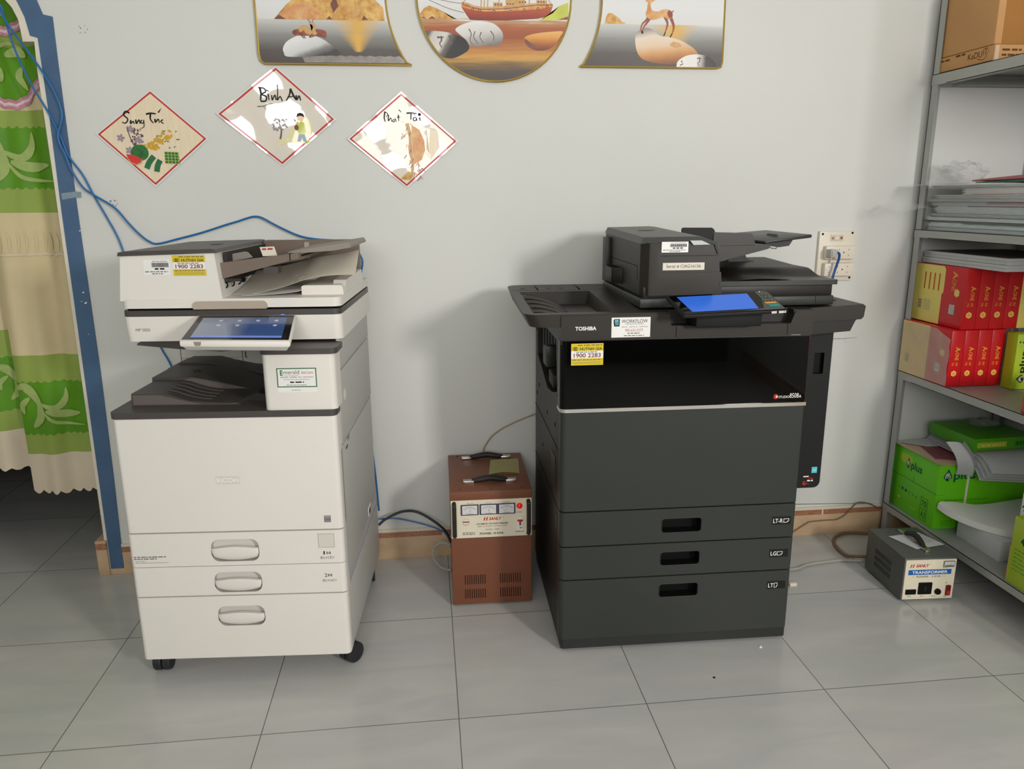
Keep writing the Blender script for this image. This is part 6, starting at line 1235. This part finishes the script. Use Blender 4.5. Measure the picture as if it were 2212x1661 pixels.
# ------------------------------------------------------------------ wall socket panel, plug
K = thing('socket_panel', 'cream wall panel with fuse and sockets above the black printer', 'socket', (1.4865, WY, 1.012))
b = MB(); b.box(-0.0685, 0.0685, -0.014, 0.0, 0.0, 0.178, 'socket_plate', 0.002); pf = front(-0.014)
for x, z in ((-0.057, 0.168), (0.056, 0.171), (0.060, 0.010), (-0.058, 0.009)): b.lathe([(0.0, 0.0), (0.0042, 0), (0.004, 0.0008), (0, 0.0008)], (x, -0.0138, z), (0, -1, 0), 'pocket_black', 14)
b.build('back_plate', K)
b = MB(); b.slab(pf, rrect(-0.026, 0.025, 0.143, 0.166, 0.002), 'socket_plate', 0, 0.004); b.slab(front(-0.018), rrect(-0.020, 0.018, 0.146, 0.163, 0.002), 'socket_side', 0, 0.003); p2 = front(-0.021); b.slab(p2, rrect(-0.014, 0.002, 0.148, 0.161, 0.001), 'socket_plate', 0, 0.002); b.rect(p2, -0.024, 0.151, -0.019, 0.156, 'art_rust', 0.0006); b.shape(p2, circle(0.0115, 0.154, 0.0045, n=14), 'art_rust', 0.0006); b.rect(p2, 0.007, 0.146, 0.016, 0.148, 'carton_faded', 0.0006); b.build('fuse', K)
for z0 in (0.079, 0.018):
    m = MB(); m.box(-0.050, 0.060, -0.036, -0.013, z0, z0 + 0.047, 'socket_plate', 0.0025); p2 = front(-0.036)
    for u in (-0.034, -0.001, 0.036):
        for dz in (0.034, 0.013): m.shape(p2, [(u - 0.003, z0 + dz - 0.002), (u + 0.003, z0 + dz - 0.002), (u, z0 + dz + 0.004)] if dz > 0.02 else [(u - 0.003, z0 + dz + 0.003), (u + 0.003, z0 + dz + 0.003), (u, z0 + dz - 0.003)], 'ink_pale', 0.0004)
    m.shape(p2, circle(0.017, z0 + 0.024, 0.0025, n=12), 'pocket_black', 0.0004); m.shape(p2, circle(-0.045, z0 + 0.024, 0.0012, n=8), 'ink_grey', 0.0004)
    m.build('socket_outlet', K)
U = thing('power_plug', 'grey plug with blue cable pushed into the upper wall socket', 'plug', (1.448, 2.614, 1.1))
b = MB(); b.box(-0.0125, 0.0125, -0.018, 0.016, 0.0, 0.028, 'plug_grey', 0.003); b.box(-0.0095, -0.0075, -0.0185, 0.0, 0.004, 0.024, 'ink_grey'); b.build('plug_body', U)
b = MB(); b.tube([(0.010, -0.010, 0.016), (0.016, -0.016, 0.0165), (0.0215, -0.014, 0.008), (0.0225, -0.010, -0.008), (0.016, -0.006, -0.04), (0.008, -0.006, -0.075), (0.004, 0.0, -0.12), (0.0, 0.02, -0.2), (-0.10, 0.03, -0.42), (-0.24, 0.03, -0.75), (-0.30, 0.02, -1.0), (-0.36, 0.0, -1.094)], 0.0045, 'cable_deep'); lab(b.build('cable', U), 'blue cable')

# ------------------------------------------------------------------ steel rack and what it carries
XL, XR, YB, YF = 1.77, 2.218, 2.636, 1.2
K = thing('shelf_rack', 'grey steel storage rack along the right wall', 'shelf', ((XL + XR) / 2, (YB + YF) / 2, 0.0)); ox, oy = (XL + XR) / 2, (YB + YF) / 2
for x in (XL, XR - 0.032):
    for y in (YB - 0.032, YF):
        m = MB(); m.box(x - ox, x + 0.003 - ox, y - oy, y + 0.032 - oy, 0, 2.25, 'rack_steel'); yy = y + 0.029 if y > 2 else y
        m.box(x - ox, x + 0.032 - ox, yy - oy, yy + 0.003 - oy, 0, 2.25, 'rack_steel')
        if x > 2: m.box(x + 0.029 - ox, x + 0.032 - ox, y - oy, y + 0.032 - oy, 0, 2.25, 'rack_steel')
        m.build('post', K)
for zt, h in ((1.718, 0.036), (1.194, 0.028), (0.671, 0.03), (0.1375, 0.028)):
    m = MB(); x0, x1, y0, y1 = XL - 0.0015 - ox, XR - ox, YF - oy, YB - oy
    m.box(x0, x1, y0, y1, zt - 0.002, zt, 'rack_under'); m.box(x0, x0 + 0.0018, y0, y1, zt - h, zt, 'rack_steel'); m.box(x1 - 0.0018, x1, y0, y1, zt - h, zt, 'rack_steel'); m.box(x0, x1, y1 - 0.0018, y1, zt - h, zt, 'rack_steel'); m.box(x0, x1, y0, y0 + 0.0018, zt - h, zt, 'rack_steel')
    m.box(x0, x0 + 0.03, y0, y1 - 0.08, zt - h, zt - h + 0.0018, 'rack_under'); m.box(x0 + 0.08, x1, y1 - 0.03, y1, zt - h, zt - h + 0.0018, 'rack_under')
    m.box(x0 + 0.003, x1 - 0.003, (y0 + y1) / 2 - 0.02 + 0.35, (y0 + y1) / 2 + 0.02 + 0.35, zt - h * 0.8, zt - 0.002, 'rack_under')
    m.build('shelf_board', K)

# top board: two cardboard boxes
b = MB(); b.box(1.774, 2.16, 2.352, 2.63, 1.7185, 1.7665, 'cardboard', 0.003); lf = leftface(1.774); fr0 = front(2.352)
b.text(lf, 'KaDU', -2.47, 1.738, -2.405, 1.756, 'cardboard_dark', 0.0006); b.text(lf, 'IT', -2.40, 1.742, -2.382, 1.762, 'cardboard_dark', 0.0006); b.ribbon(lf, [(-2.425, 1.735), (-2.40, 1.729), (-2.385, 1.738), (-2.375, 1.758)], 0.002, 0.001, 'cardboard_dark', 0.0006)
b.dashes(lf, -2.625, -2.56, 1.752, 0.006, 'cardboard_dark', 0.0006, 3); b.dashes(lf, -2.53, -2.485, 1.757, 0.006, 'cardboard_dark', 0.0006, 5); b.dashes(fr0, 1.80, 1.87, 1.748, 0.006, 'cardboard_dark', 0.0006, 6); b.dashes(fr0, 1.80, 1.90, 1.733, 0.006, 'cardboard_dark', 0.0006, 7); b.rect(fr0, 1.7755, 1.722, 1.79, 1.764, 'carton_faded', 0.0005)
b.rect(lf, -2.63, 1.7188, -2.355, 1.721, 'cardboard_dark', 0.0006)
b.solo('cardboard_box', 'flat printed cardboard box, lowest on the top rack board', 'box', 'cardboard boxes on the top board')
b = MB(); b.box(1.776, 2.165, 2.36, 2.632, 1.768, 1.955, 'cardboard', 0.003); lf = leftface(1.776); fr0 = front(2.36)
b.grid(lambda u, v: Vector((1.80 + 0.36 * u, 2.3592 - 0.0006 * math.sin(u * 9), 1.770 + 0.18 * v)), 20, 6, 'packing_tape')
b.solo('cardboard_box', 'taller plain cardboard box taped in front, stacked on the flat one', 'box', 'cardboard boxes on the top board')

# second board: a stack of papers and sleeves
stack = [(1.1945, 1.2065, 'paper_blue', 0.016, 2.615, 'lowest bluish paper bundle in the stack on the second board'),
         (1.207, 1.221, 'paper_blue', 0.010, 2.61, 'bluish bundle second from the bottom of the paper stack'),
         (1.2215, 1.2285, 'paper_shade', 0.022, 2.60, 'thin grey bundle third from the bottom of the paper stack'),
         (1.229, 1.242, 'paper_blue', 0.004, 2.622, 'bluish bundle jutting out left, low in the paper stack'),
         (1.2425, 1.2515, 'paper_shade', 0.012, 2.60, 'thin grey bundle fifth from the bottom of the paper stack'),
         (1.252, 1.2775, 'paper_blue', 0.022, 2.595, 'thick bluish bundle in the middle of the paper stack'),
         (1.278, 1.2915, 'paper_grey', 0.015, 2.605, 'grey bundle above the thick bluish one in the paper stack'),
         (1.292, 1.3005, 'paper_shade', 0.004, 2.622, 'thin grey sleeve jutting out left in the upper paper stack'),
         (1.301, 1.3145, 'paper_grey', 0.016, 2.60, 'grey bundle under the white one near the paper stack top'),
         (1.315, 1.3375, 'paper', 0.018, 2.45, 'bright white bundle set forward near the paper stack top'),
         (1.338, 1.3465, 'paper_grey', 0.010, 2.60, 'uppermost pale bundle, under the long clear sheet')]
rs = random.Random(12)
for z0, z1, mm, dx, yb, lbl in stack:
    m = MB(); x0 = 1.782 + dx; n = max(2, int((z1 - z0) / 0.004)); yf = 1.98 + rs.uniform(0, 0.05)
    for k in range(n):
        za, zb = z0 + (z1 - z0) * k / n, z0 + (z1 - z0) * (k + 1) / n - 0.0003
        m.box(x0 + rs.uniform(0, 0.004), 2.15 + rs.uniform(-0.01, 0.01), yf + rs.uniform(0, 0.01), yb - rs.uniform(0, 0.02), za, zb, mm, 0.0005, 1)
    if z1 > 1.33 and z1 < 1.34: m.box(x0 - 0.001, x0 + 0.01, yf, yb - 0.05, z0 - 0.0002, z0 + 0.0012, 'ink_red')
    if 1.29 < z1 < 1.2945: m.box(x0 - 0.001, x0 + 0.01, yf, 2.32, z0 + 0.006, z0 + 0.0115, 'folder_pink')
    m.grid(lambda u, v: Vector((x0 - 0.003 - 0.0025 * math.sin(u * 40 + z0 * 900) * math.sin(PI * v), yf + (yb - yf) * u, z0 + (z1 - z0) * v)), 40, 3, 'clear_film')
    if z0 in (1.207, 1.229, 1.252): m.box(x0 - 0.0005, x0 + 0.01, yf + 0.02, 2.42 if z0 != 1.229 else 2.58, z1 - 0.0022, z1 - 0.0004, 'folder_green' if z0 == 1.207 else 'ink_purple')
    m.solo('paper_bundle', lbl, 'paper', 'paper bundles stacked on the second board')
b = MB(); b.hexa([(1.708, 2.30, 1.3475), (2.12, 2.05, 1.3475), (2.12, 2.62, 1.3475), (1.712, 2.618, 1.3475), (1.708, 2.30, 1.3505), (2.12, 2.05, 1.3505), (2.12, 2.62, 1.3505), (1.712, 2.618, 1.3505)], 'clear_film')
b.grid(lambda u, v: Vector((1.712 + 0.4 * u, 2.615 - 0.25 * v, 1.351)), 2, 2, 'milky_film'); b.solo('plastic_sheet', 'long clear plastic sheet jutting out left on the paper stack', 'sheet')
b = MB(); b.hexa([(1.80, 2.05, 1.352), (2.12, 2.05, 1.352), (2.12, 2.42, 1.352), (1.82, 2.42, 1.352), (1.80, 2.05, 1.362), (2.12, 2.05, 1.362), (2.12, 2.42, 1.356), (1.82, 2.42, 1.3555)], 'folder_green', 0.001); b.solo('folder', 'green folder on top of the paper stack', 'folder')
b = MB(); b.hexa([(1.795, 2.04, 1.363), (2.12, 2.04, 1.363), (2.12, 2.43, 1.3575), (1.815, 2.43, 1.3575), (1.795, 2.04, 1.379), (2.12, 2.04, 1.379), (2.12, 2.43, 1.362), (1.815, 2.43, 1.362)], 'folder_pink', 0.001); b.solo('folder', 'dull red folder lying over the green one', 'folder')
def blob(name, label, c, rx, ry, rz, seed, mm='clear_film'):
    m = MB(); t = bmesh.new(); bmesh.ops.create_icosphere(t, subdivisions=4, radius=1.0); r = random.Random(seed)
    ph = [r.uniform(0, 6) for _ in range(6)]
    for v in t.verts:
        d = v.co; k = 1 + 0.14 * math.sin(5 * d.x + ph[0]) * math.sin(4 * d.y + ph[1]) + 0.12 * math.sin(9 * d.z + ph[2] + 6 * d.x) + 0.05 * math.sin(17 * d.x + ph[3]) + 0.05 * math.sin(19 * d.y + ph[4])
        v.co = Vector((c[0] + d.x * rx * k, c[1] + d.y * ry * k, max(c[2], c[2] + (d.z * 0.5 + 0.5) * rz * k)))
    m.merge(t, mm); return m.solo(name, label, 'bag', None, 60)
blob('plastic_bag', 'crumpled clear plastic bag on the left of the paper stack', (1.872, 2.545, 1.3515), 0.075, 0.05, 0.070, 3)
b = MB()
def wrap(u, v): 
    x = 1.57 + 0.21 * u; return Vector((x, 2.56 + 0.05 * math.sin(v * 3 + u * 5) + 0.01 * math.sin(u * 31 + v * 14), 1.268 + 0.012 * u - 0.024 * v * (1 - u) + (0.02 * math.sin(PI * u) - 0.03 * u * u + 0.006 * math.sin(u * 23)) * (1 - v)))
b.grid(wrap, 26, 10, 'clear_film'); b.solo('plastic_wrap', 'scrap of clear wrap sticking out left between the paper bundles', 'wrap')

# third board: reams of paper standing on edge, two rows
def hexagon(u, v, r): return [(u + r * math.cos(PI / 6 + k * PI / 3), v + r * math.sin(PI / 6 + k * PI / 3)) for k in range(6)]
def ream(x0, y0, z0, wd, ln, ht, label, face, faded=False, first=True):
    t = thing('paper_ream', label, 'paper', (x0 + wd / 2, y0 + ln / 2, z0), 0, 'red reams standing in two rows')
    a, c, l = -wd / 2, wd / 2, ln / 2
    m = MB(); m.box(a, c, -l, l, 0.0, ht, 'carton_red', 0.0025)
    pl = front(-l)
    if face:      # broad side turned towards the room: yellow back half with four strokes, red front half
        lf = leftface(a); Y = 'carton_yellow'
        m.rect(lf, -l + 0.002, 0.002, -l + 0.57 * ln, ht - 0.002, Y, 0.0005) if not faded else m.rect(lf, -l + 0.002, 0.002, -l + 0.57 * ln, ht - 0.002, 'carton_amber', 0.0005)
        if first: m.shape(lf, rrect(-l + 0.5 * ln, -l + 0.6 * ln, 0.52 * ht, 0.98 * ht, 0.012), Y, 0.0005)
        for k in range(4): m.rect(lf, -l + (0.20 + 0.095 * k) * ln, 0.57 * ht, -l + (0.222 + 0.095 * k) * ln, 0.86 * ht, 'carton_stripe' if not faded else 'carton_faded', 0.0009)
        for k in range(9): m.rect(lf, -l + 0.12 * ln, (0.22 + 0.018 * k) * ht, -l + 0.19 * ln, (0.22 + 0.018 * k + (0.012 if k % 3 else 0.006)) * ht, 'ink_grey', 0.0009)
        if not faded:
            for k in range(5): m.rect(lf, -l + (0.23 + 0.03 * k) * ln, 0.2 * ht, -l + (0.238 + 0.03 * k) * ln, 0.4 * ht, 'ink_pale', 0.0009)
        m.text(lf, 'A', -l + 0.745 * ln, 0.80 * ht, -l + 0.84 * ln, 0.93 * ht, 'carton_gold', 0.0009, turn=3, bold=0.02); m.text(lf, 'ONE', -l + 0.745 * ln, 0.60 * ht, -l + 0.825 * ln, 0.80 * ht, 'carton_gold', 0.0009, turn=3)
        m.shape(lf, hexagon(-l + 0.855 * ln, 0.58 * ht, 0.07 * ht), 'carton_amber', 0.0009)
        m.rect(lf, -l + 0.74 * ln, 0.22 * ht, -l + 0.845 * ln, 0.38 * ht, 'silver_patch', 0.0009)
    w4 = wd
    m.text(pl, 'A', a + 0.38 * w4, 0.63 * ht, a + 0.74 * w4, 0.71 * ht, 'carton_gold', 0.0006, turn=3, bold=0.02); m.text(pl, '-ONE', a + 0.40 * w4, 0.475 * ht, a + 0.68 * w4, 0.635 * ht, 'carton_gold', 0.0006, turn=3, bold=0.01)
    m.text(pl, 'A4', a + 0.50 * w4, 0.38 * ht, a + 0.70 * w4, 0.44 * ht, 'carton_gold', 0.0006, turn=3); m.text(pl, '70', a + 0.22 * w4, 0.38 * ht, a + 0.38 * w4, 0.44 * ht, 'carton_gold', 0.0006, turn=3)
    m.shape(pl, hexagon(a + 0.46 * w4, 0.24 * ht, 0.055 * ht), 'carton_amber', 0.0006); m.shape(pl, hexagon(a + 0.46 * w4, 0.24 * ht, 0.032 * ht), 'carton_gold', 0.0008)
    m.build('wrapped_ream', t)
    if faded:
        m = MB(); m.grid(lambda u, v: Vector((a - 0.0035 - 0.002 * math.sin(u * 17) * math.sin(v * 13), l - ln * (0.02 + 0.98 * u), ht * (0.02 + 0.96 * v) * (1 - 0.25 * max(0, u - 0.72) * 2 * v))), 24, 16, 'milky_film'); m.build('film_wrap', t)
    return t
words = ['yellow-sided red ream at the left end of the upper row', 'red ream second from left in the upper row', 'red ream third from left in the upper row', 'red ream fourth from left in the upper row']
for i in range(4): ream(1.793 + 0.0515 * i, 2.362, 0.8695, 0.051, 0.270, 0.2065, words[i], i == 0)
words = ['film-wrapped yellow-sided red ream at the left end of the lower row', 'red ream second from left in the lower row', 'red ream third from left in the lower row', 'red ream fourth from left in the lower row']
for i in range(4): ream(1.764 + 0.0495 * i, 2.358, 0.672, 0.049, 0.270, 0.196, words[i], i == 0, i == 0, False)
b = MB(); b.box(2.001, 2.052, 2.365, 2.63, 0.8695, 1.07, 'carton_yellow', 0.0025); b.solo('paper_ream', 'yellow ream standing right of the upper red row', 'paper')
def plus_logo(m, pl, u0, v0, w_, h, mm, turn=0):
    """spade badge and the word plus; w_ along the reading direction"""
    def Q(a, c): return {0: (u0 + a * w_, v0 + c * h), 1: (u0 + (1 - c) * h, v0 + a * w_), 3: (u0 + c * h, v0 + w_ - a * w_)}[turn]
    sp = [(0.02, 0.42), (0.03, 0.30), (0.09, 0.26), (0.125, 0.32), (0.11, 0.12), (0.19, 0.12), (0.175, 0.32), (0.21, 0.26), (0.27, 0.30), (0.28, 0.42), (0.25, 0.60), (0.19, 0.82), (0.15, 1.0), (0.11, 0.82), (0.05, 0.60)]
    m.shape(pl, [Q(a, c) for a, c in sp], mm, 0.0006); m.shape(pl, [Q(0.15 + (a - 0.15) * 0.72, 0.5 + (c - 0.56) * 0.62) for a, c in sp if c > 0.25], 'ink_white', 0.0008); m.shape(pl, [Q(0.15 + (a - 0.15) * 0.6, 0.5 + (c - 0.56) * 0.52) for a, c in sp if c > 0.25], mm, 0.001)
    a0, a1 = Q(0.085, 0.42), Q(0.215, 0.66); m.text(pl, 'IK', min(a0[0], a1[0]), min(a0[1], a1[1]), max(a0[0], a1[0]), max(a0[1], a1[1]), 'ink_white', 0.0012, turn=turn, bold=0.02)
    a0, a1 = Q(0.33, 0.02), Q(1.0, 0.82); m.text(pl, 'plus', min(a0[0], a1[0]), min(a0[1], a1[1]), max(a0[0], a1[0]), max(a0[1], a1[1]), mm, 0.0006, turn=turn, bold=0.02)
b = MB(); b.box(1.955, 2.16, 2.295, 2.345, 0.672, 0.862, 'lime_yellow', 0.0025); pl = front(2.295); plus_logo(b, pl, 1.968, 0.692, 0.112, 0.032, 'ink_black', 1)
for k in range(5): b.shape(pl, circle(1.965 + 0.012 * k, 0.835 - 0.001 * k, 0.003, 0.004, 8), 'logo_green', 0.0006)
b.solo('paper_ream', 'lime-yellow ream standing in front of the lower red row', 'paper')
b = MB(); b.box(1.773, 1.98, 1.70, 2.03, 0.672, 0.80, 'carton_red', 0.003); lf = leftface(1.773); b.text(lf, 'A-ONE', -1.95, 0.715, -1.80, 0.757, 'carton_gold', 0.0006, bold=0.01); b.shape(lf, hexagon(-1.77, 0.737, 0.018), 'carton_amber', 0.0006); b.solo('paper_carton', 'red carton cut off by the right photo edge on the third board', 'box')
for i, (z0, z1, dx, lbl) in enumerate(((1.0775, 1.0975, 0.0, 'lower of two thick white pads lying on the upper reams'), (1.098, 1.119, 0.004, 'upper of two thick white pads lying on the upper reams'))):
    m = MB(); t = bmesh.new()
    def pf(u, v, top): 
        x = 1.807 + dx + 0.31 * u; y = 2.215 + 0.41 * v; sag = -0.010 * math.sin(PI * min(1, max(0, (0.55 - v) / 0.55))) * 0 - 0.022 * max(0, (0.36 - v)) + 0.012 * u * max(0, 0.36 - v)
        return Vector((x, y, (z1 if top else z0) + sag * 0.0))
    m.box(1.807 + dx, 2.12, 2.215, 2.625, z0, z1, 'paper_grey' if i == 0 else 'paper_grey', 0.001, 1); m.box(1.806 + dx, 2.119, 2.2145, 2.624, (z0 + z1) / 2 - 0.0004, (z0 + z1) / 2 + 0.0004, 'paper_shade')
    if i == 1: m.box(1.812, 2.12, 2.216, 2.62, z1, z1 + 0.0008, 'charcoal_light')
    m.solo('paper_pad', lbl, 'paper', 'pads on the reams')

# bottom board: green carton, papers, blocks
t = thing('paper_carton', 'bright green carton of copy paper on the bottom board', 'box', (1.985, 2.497, 0.1375)); ox, oy, oz = 1.985, 2.497, 0.1375
b = MB(); b.box(-0.195, 0.195, -0.13, 0.134, 0.0, 0.245, 'lime', 0.003); lf = leftface(-0.195); pf = front(-0.13)
b.rect(lf, -0.134, 0.133, 0.13, 0.1345, 'logo_green', 0.0004); b.ribbon(lf, [(0.0, 0.135), (0.0, 0.158)], 0.0015, 0.0015, 'logo_green', 0.0005); b.rect(pf, -0.195, 0.131, -0.16, 0.1322, 'lime_deep', 0.0004)
plus_logo(b, lf, -0.055, 0.168, 0.095, 0.05, 'logo_green'); plus_logo(b, pf, -0.178, 0.178, 0.125, 0.052, 'logo_green')
for k in range(6): b.shape(lf, circle(-0.08 + 0.021 * k, 0.088 - 0.001 * k, 0.0065 if k in (1, 2) else 0.005, n=10), 'logo_green' if k in (1, 2) else 'lime_deep', 0.0005)
b.rect(lf, 0.052, 0.012, 0.0535, 0.098, 'logo_green', 0.0005); b.rect(lf, 0.091, 0.012, 0.0925, 0.098, 'logo_green', 0.0005); b.rect(lf, 0.052, 0.012, 0.0925, 0.0135, 'logo_green', 0.0005); b.rect(lf, 0.052, 0.054, 0.0925, 0.0555, 'logo_green', 0.0005); b.rect(lf, 0.052, 0.0965, 0.0925, 0.098, 'logo_green', 0.0005)
b.text(lf, '70', 0.059, 0.064, 0.086, 0.088, 'logo_green'); b.text(lf, 'A3', 0.059, 0.022, 0.086, 0.046, 'logo_green'); b.shape(lf, circle(-0.075, 0.048, 0.006, n=10), 'carton_gold', 0.0005); b.rect(lf, -0.004, 0.03, 0.03, 0.035, 'lime_yellow', 0.0005); b.shape(lf, rrect(-0.09, -0.02, 0.19, 0.225, 0.015), 'lime_yellow', 0.0003)
b.dashes(pf, -0.16, 0.01, 0.108, 0.004, 'lime_deep', 0.0005, 2); b.dashes(pf, -0.17, -0.05, 0.083, 0.003, 'lime_deep', 0.0005, 3)
for k in range(4): b.dashes(pf, -0.165, -0.12, 0.03 - 0.007 * k, 0.003, 'lime_deep', 0.0005, 5 + k)
b.build('carton_body', t)
b = MB(); b.slab(pf, [(-0.086, 0.0), (-0.078, 0.0), (-0.076, 0.245), (-0.084, 0.245)], 'paper_warm', 0.0, 0.0012); lab(b.build('strap', t), 'pale packing strap')
zt = 0.3830
b = MB(); b.grid(lambda u, v: Vector((1.782 + 0.36 * u, 2.362 + 0.265 * v, zt + 0.0006 + (0.004 if u < 0.02 else 0))), 10, 10, 'carton_faded', 0.0006); b.solo('paper_sheet', 'pale wrapping sheet covering the green carton top', 'paper')
b = MB(); b.hexa([(1.815, 2.43, zt + .0022), (1.93, 2.39, zt + .0022), (1.99, 2.57, zt + .0022), (1.86, 2.60, zt + .0022), (1.815, 2.43, zt + .004), (1.93, 2.39, zt + .004), (1.99, 2.57, zt + .004), (1.86, 2.60, zt + .004)], 'pink_sheet'); b.solo('paper_sheet', 'dark pink sheet lying on the green carton', 'paper')
b = MB(); b.hexa([(1.795, 2.628, zt + .0045), (1.872, 2.555, zt + .0045), (1.995, 2.54, zt + .010), (1.95, 2.63, zt + .010), (1.795, 2.628, zt + .006), (1.872, 2.555, zt + .006), (1.995, 2.54, zt + .0125), (1.95, 2.63, zt + .0125)], 'paper_grey'); b.solo('paper_sheet', 'loose white sheet at the back left of the green carton', 'paper')
b = MB()
for k in range(7):
    z = zt + 0.0145 + 0.0042 * k
    def hang(u, v, k=k, z=z):
        x = 1.905 + 0.004 * k + 0.255 * u; y = 2.62 - (0.31 + 0.004 * k) * v; d = max(0, v - 0.74) / 0.26
        return Vector((x, y, z - (0.062 + 0.006 * (6 - k) * 0.3) * d * d * (0.75 + 0.35 * u)))
    b.grid(hang, 8, 16, 'paper_shade' if k % 2 else 'paper_grey', 0.003)
b.solo('paper_bundle', 'drooping bundle of loose papers under the green ream', 'paper')
b = MB()
def curl(u, v):
    x = 1.80 + 0.075 * u + 0.055 * v; y = 2.368 - 0.03 * math.sin(PI * v); return Vector((x + 0.006 * math.sin(u * 5), y - 0.022 * math.sin(PI * u), 0.47 - 0.125 * v ** 1.1 + 0.004 * math.sin(u * 6)))
b.grid(curl, 12, 14, 'paper_grey', 0.0006); b.solo('paper_sheet', 'curled torn sheet hanging over the front of the green carton', 'paper')
b = MB(); t = thing('paper_ream', 'dark green ream lying flat on the drooping papers', 'paper', (2.025, 2.49, 0.4275), 3)
b.box(-0.12, 0.125, -0.115, 0.115, 0.0, 0.046, 'lime_deep', 0.003); pf = front(-0.115); b.rect(pf, -0.108, 0.012, 0.01, 0.032, 'lime_yellow', 0.0005); b.dashes(pf, -0.09, 0.0, 0.018, 0.006, 'carton_amber', 0.0008, 3); b.text(pf, 'plus', 0.045, 0.008, 0.118, 0.036, 'logo_green', 0.0006, turn=2, bold=0.02); b.build('wrapped_ream', t)
blob('plastic_bag', 'small green-tinted plastic scrap on top of the dark green ream', (2.06, 2.52, 0.4745), 0.05, 0.04, 0.02, 5)
b = MB(); b.box(1.845, 2.15, 2.105, 2.312, 0.1375, 0.207, 'paper_grey', 0.001); b.solo('paper_block', 'white paper block on the bottom board under the bent stack', 'paper')
b = MB()
fc = spline([(1.785, 2.345, 0.226), (1.80, 2.28, 0.215), (1.845, 2.19, 0.2085), (1.91, 2.12, 0.2075), (1.985, 2.10, 0.209), (2.06, 2.14, 0.224), (2.13, 2.19, 0.23)], 6); bc = spline([(1.80, 2.352, 0.229), (1.86, 2.35, 0.224), (1.92, 2.34, 0.216), (1.98, 2.34, 0.216), (2.04, 2.34, 0.222), (2.10, 2.34, 0.228), (2.14, 2.34, 0.23)], 6)
def bent(u, v):
    i = u * (len(fc) - 1); k = min(int(i), len(fc) - 2); p = fc[k].lerp(fc[k + 1], i - k); q2 = bc[k].lerp(bc[k + 1], i - k); return p.lerp(q2, v) + Vector((0, 0, 0.0235))
b.grid(bent, 36, 8, 'paper', 0.0225); b.solo('paper_stack', 'thick bent stack of white paper on the bottom board', 'paper')
t = thing('paper_carton', 'lime carton with small dark logo at the right edge of bottom board', 'box', (1.88, 1.79, 0.1375))
b = MB(); b.box(-0.105, 0.105, -0.2, 0.198, 0.0, 0.219, 'lime_yellow', 0.003); b.box(-0.1052, -0.1, 0.196, 0.1985, 0.0, 0.12, 'cardboard'); lf = leftface(-0.105); sp = [(0.02, 0.42), (0.03, 0.30), (0.09, 0.26), (0.125, 0.32), (0.11, 0.12), (0.19, 0.12), (0.175, 0.32), (0.21, 0.26), (0.27, 0.30), (0.28, 0.42), (0.25, 0.60), (0.19, 0.82), (0.15, 1.0), (0.11, 0.82), (0.05, 0.60)]
b.shape(lf, [(-0.163 + 0.11 * a, 0.135 + 0.035 * c) for a, c in sp], 'logo_green', 0.0006)
for k in range(6): b.dashes(lf, -0.18, -0.1, 0.115 - 0.013 * k, 0.004, 'lime_deep', 0.0006, 3 + k)
b.build('carton_body', t)
b = MB(); b.box(1.855, 2.15, 2.012, 2.062, 0.1375, 0.40, 'paper', 0.003); lf = leftface(1.855); b.ribbon(lf, [(-2.055, 0.35), (-2.04, 0.368), (-2.02, 0.36), (-2.03, 0.345), (-2.05, 0.342)], 0.004, 0.004, 'logo_green', 0.0006); b.solo('paper_ream', 'white ream with green mark standing behind the lime carton', 'paper')
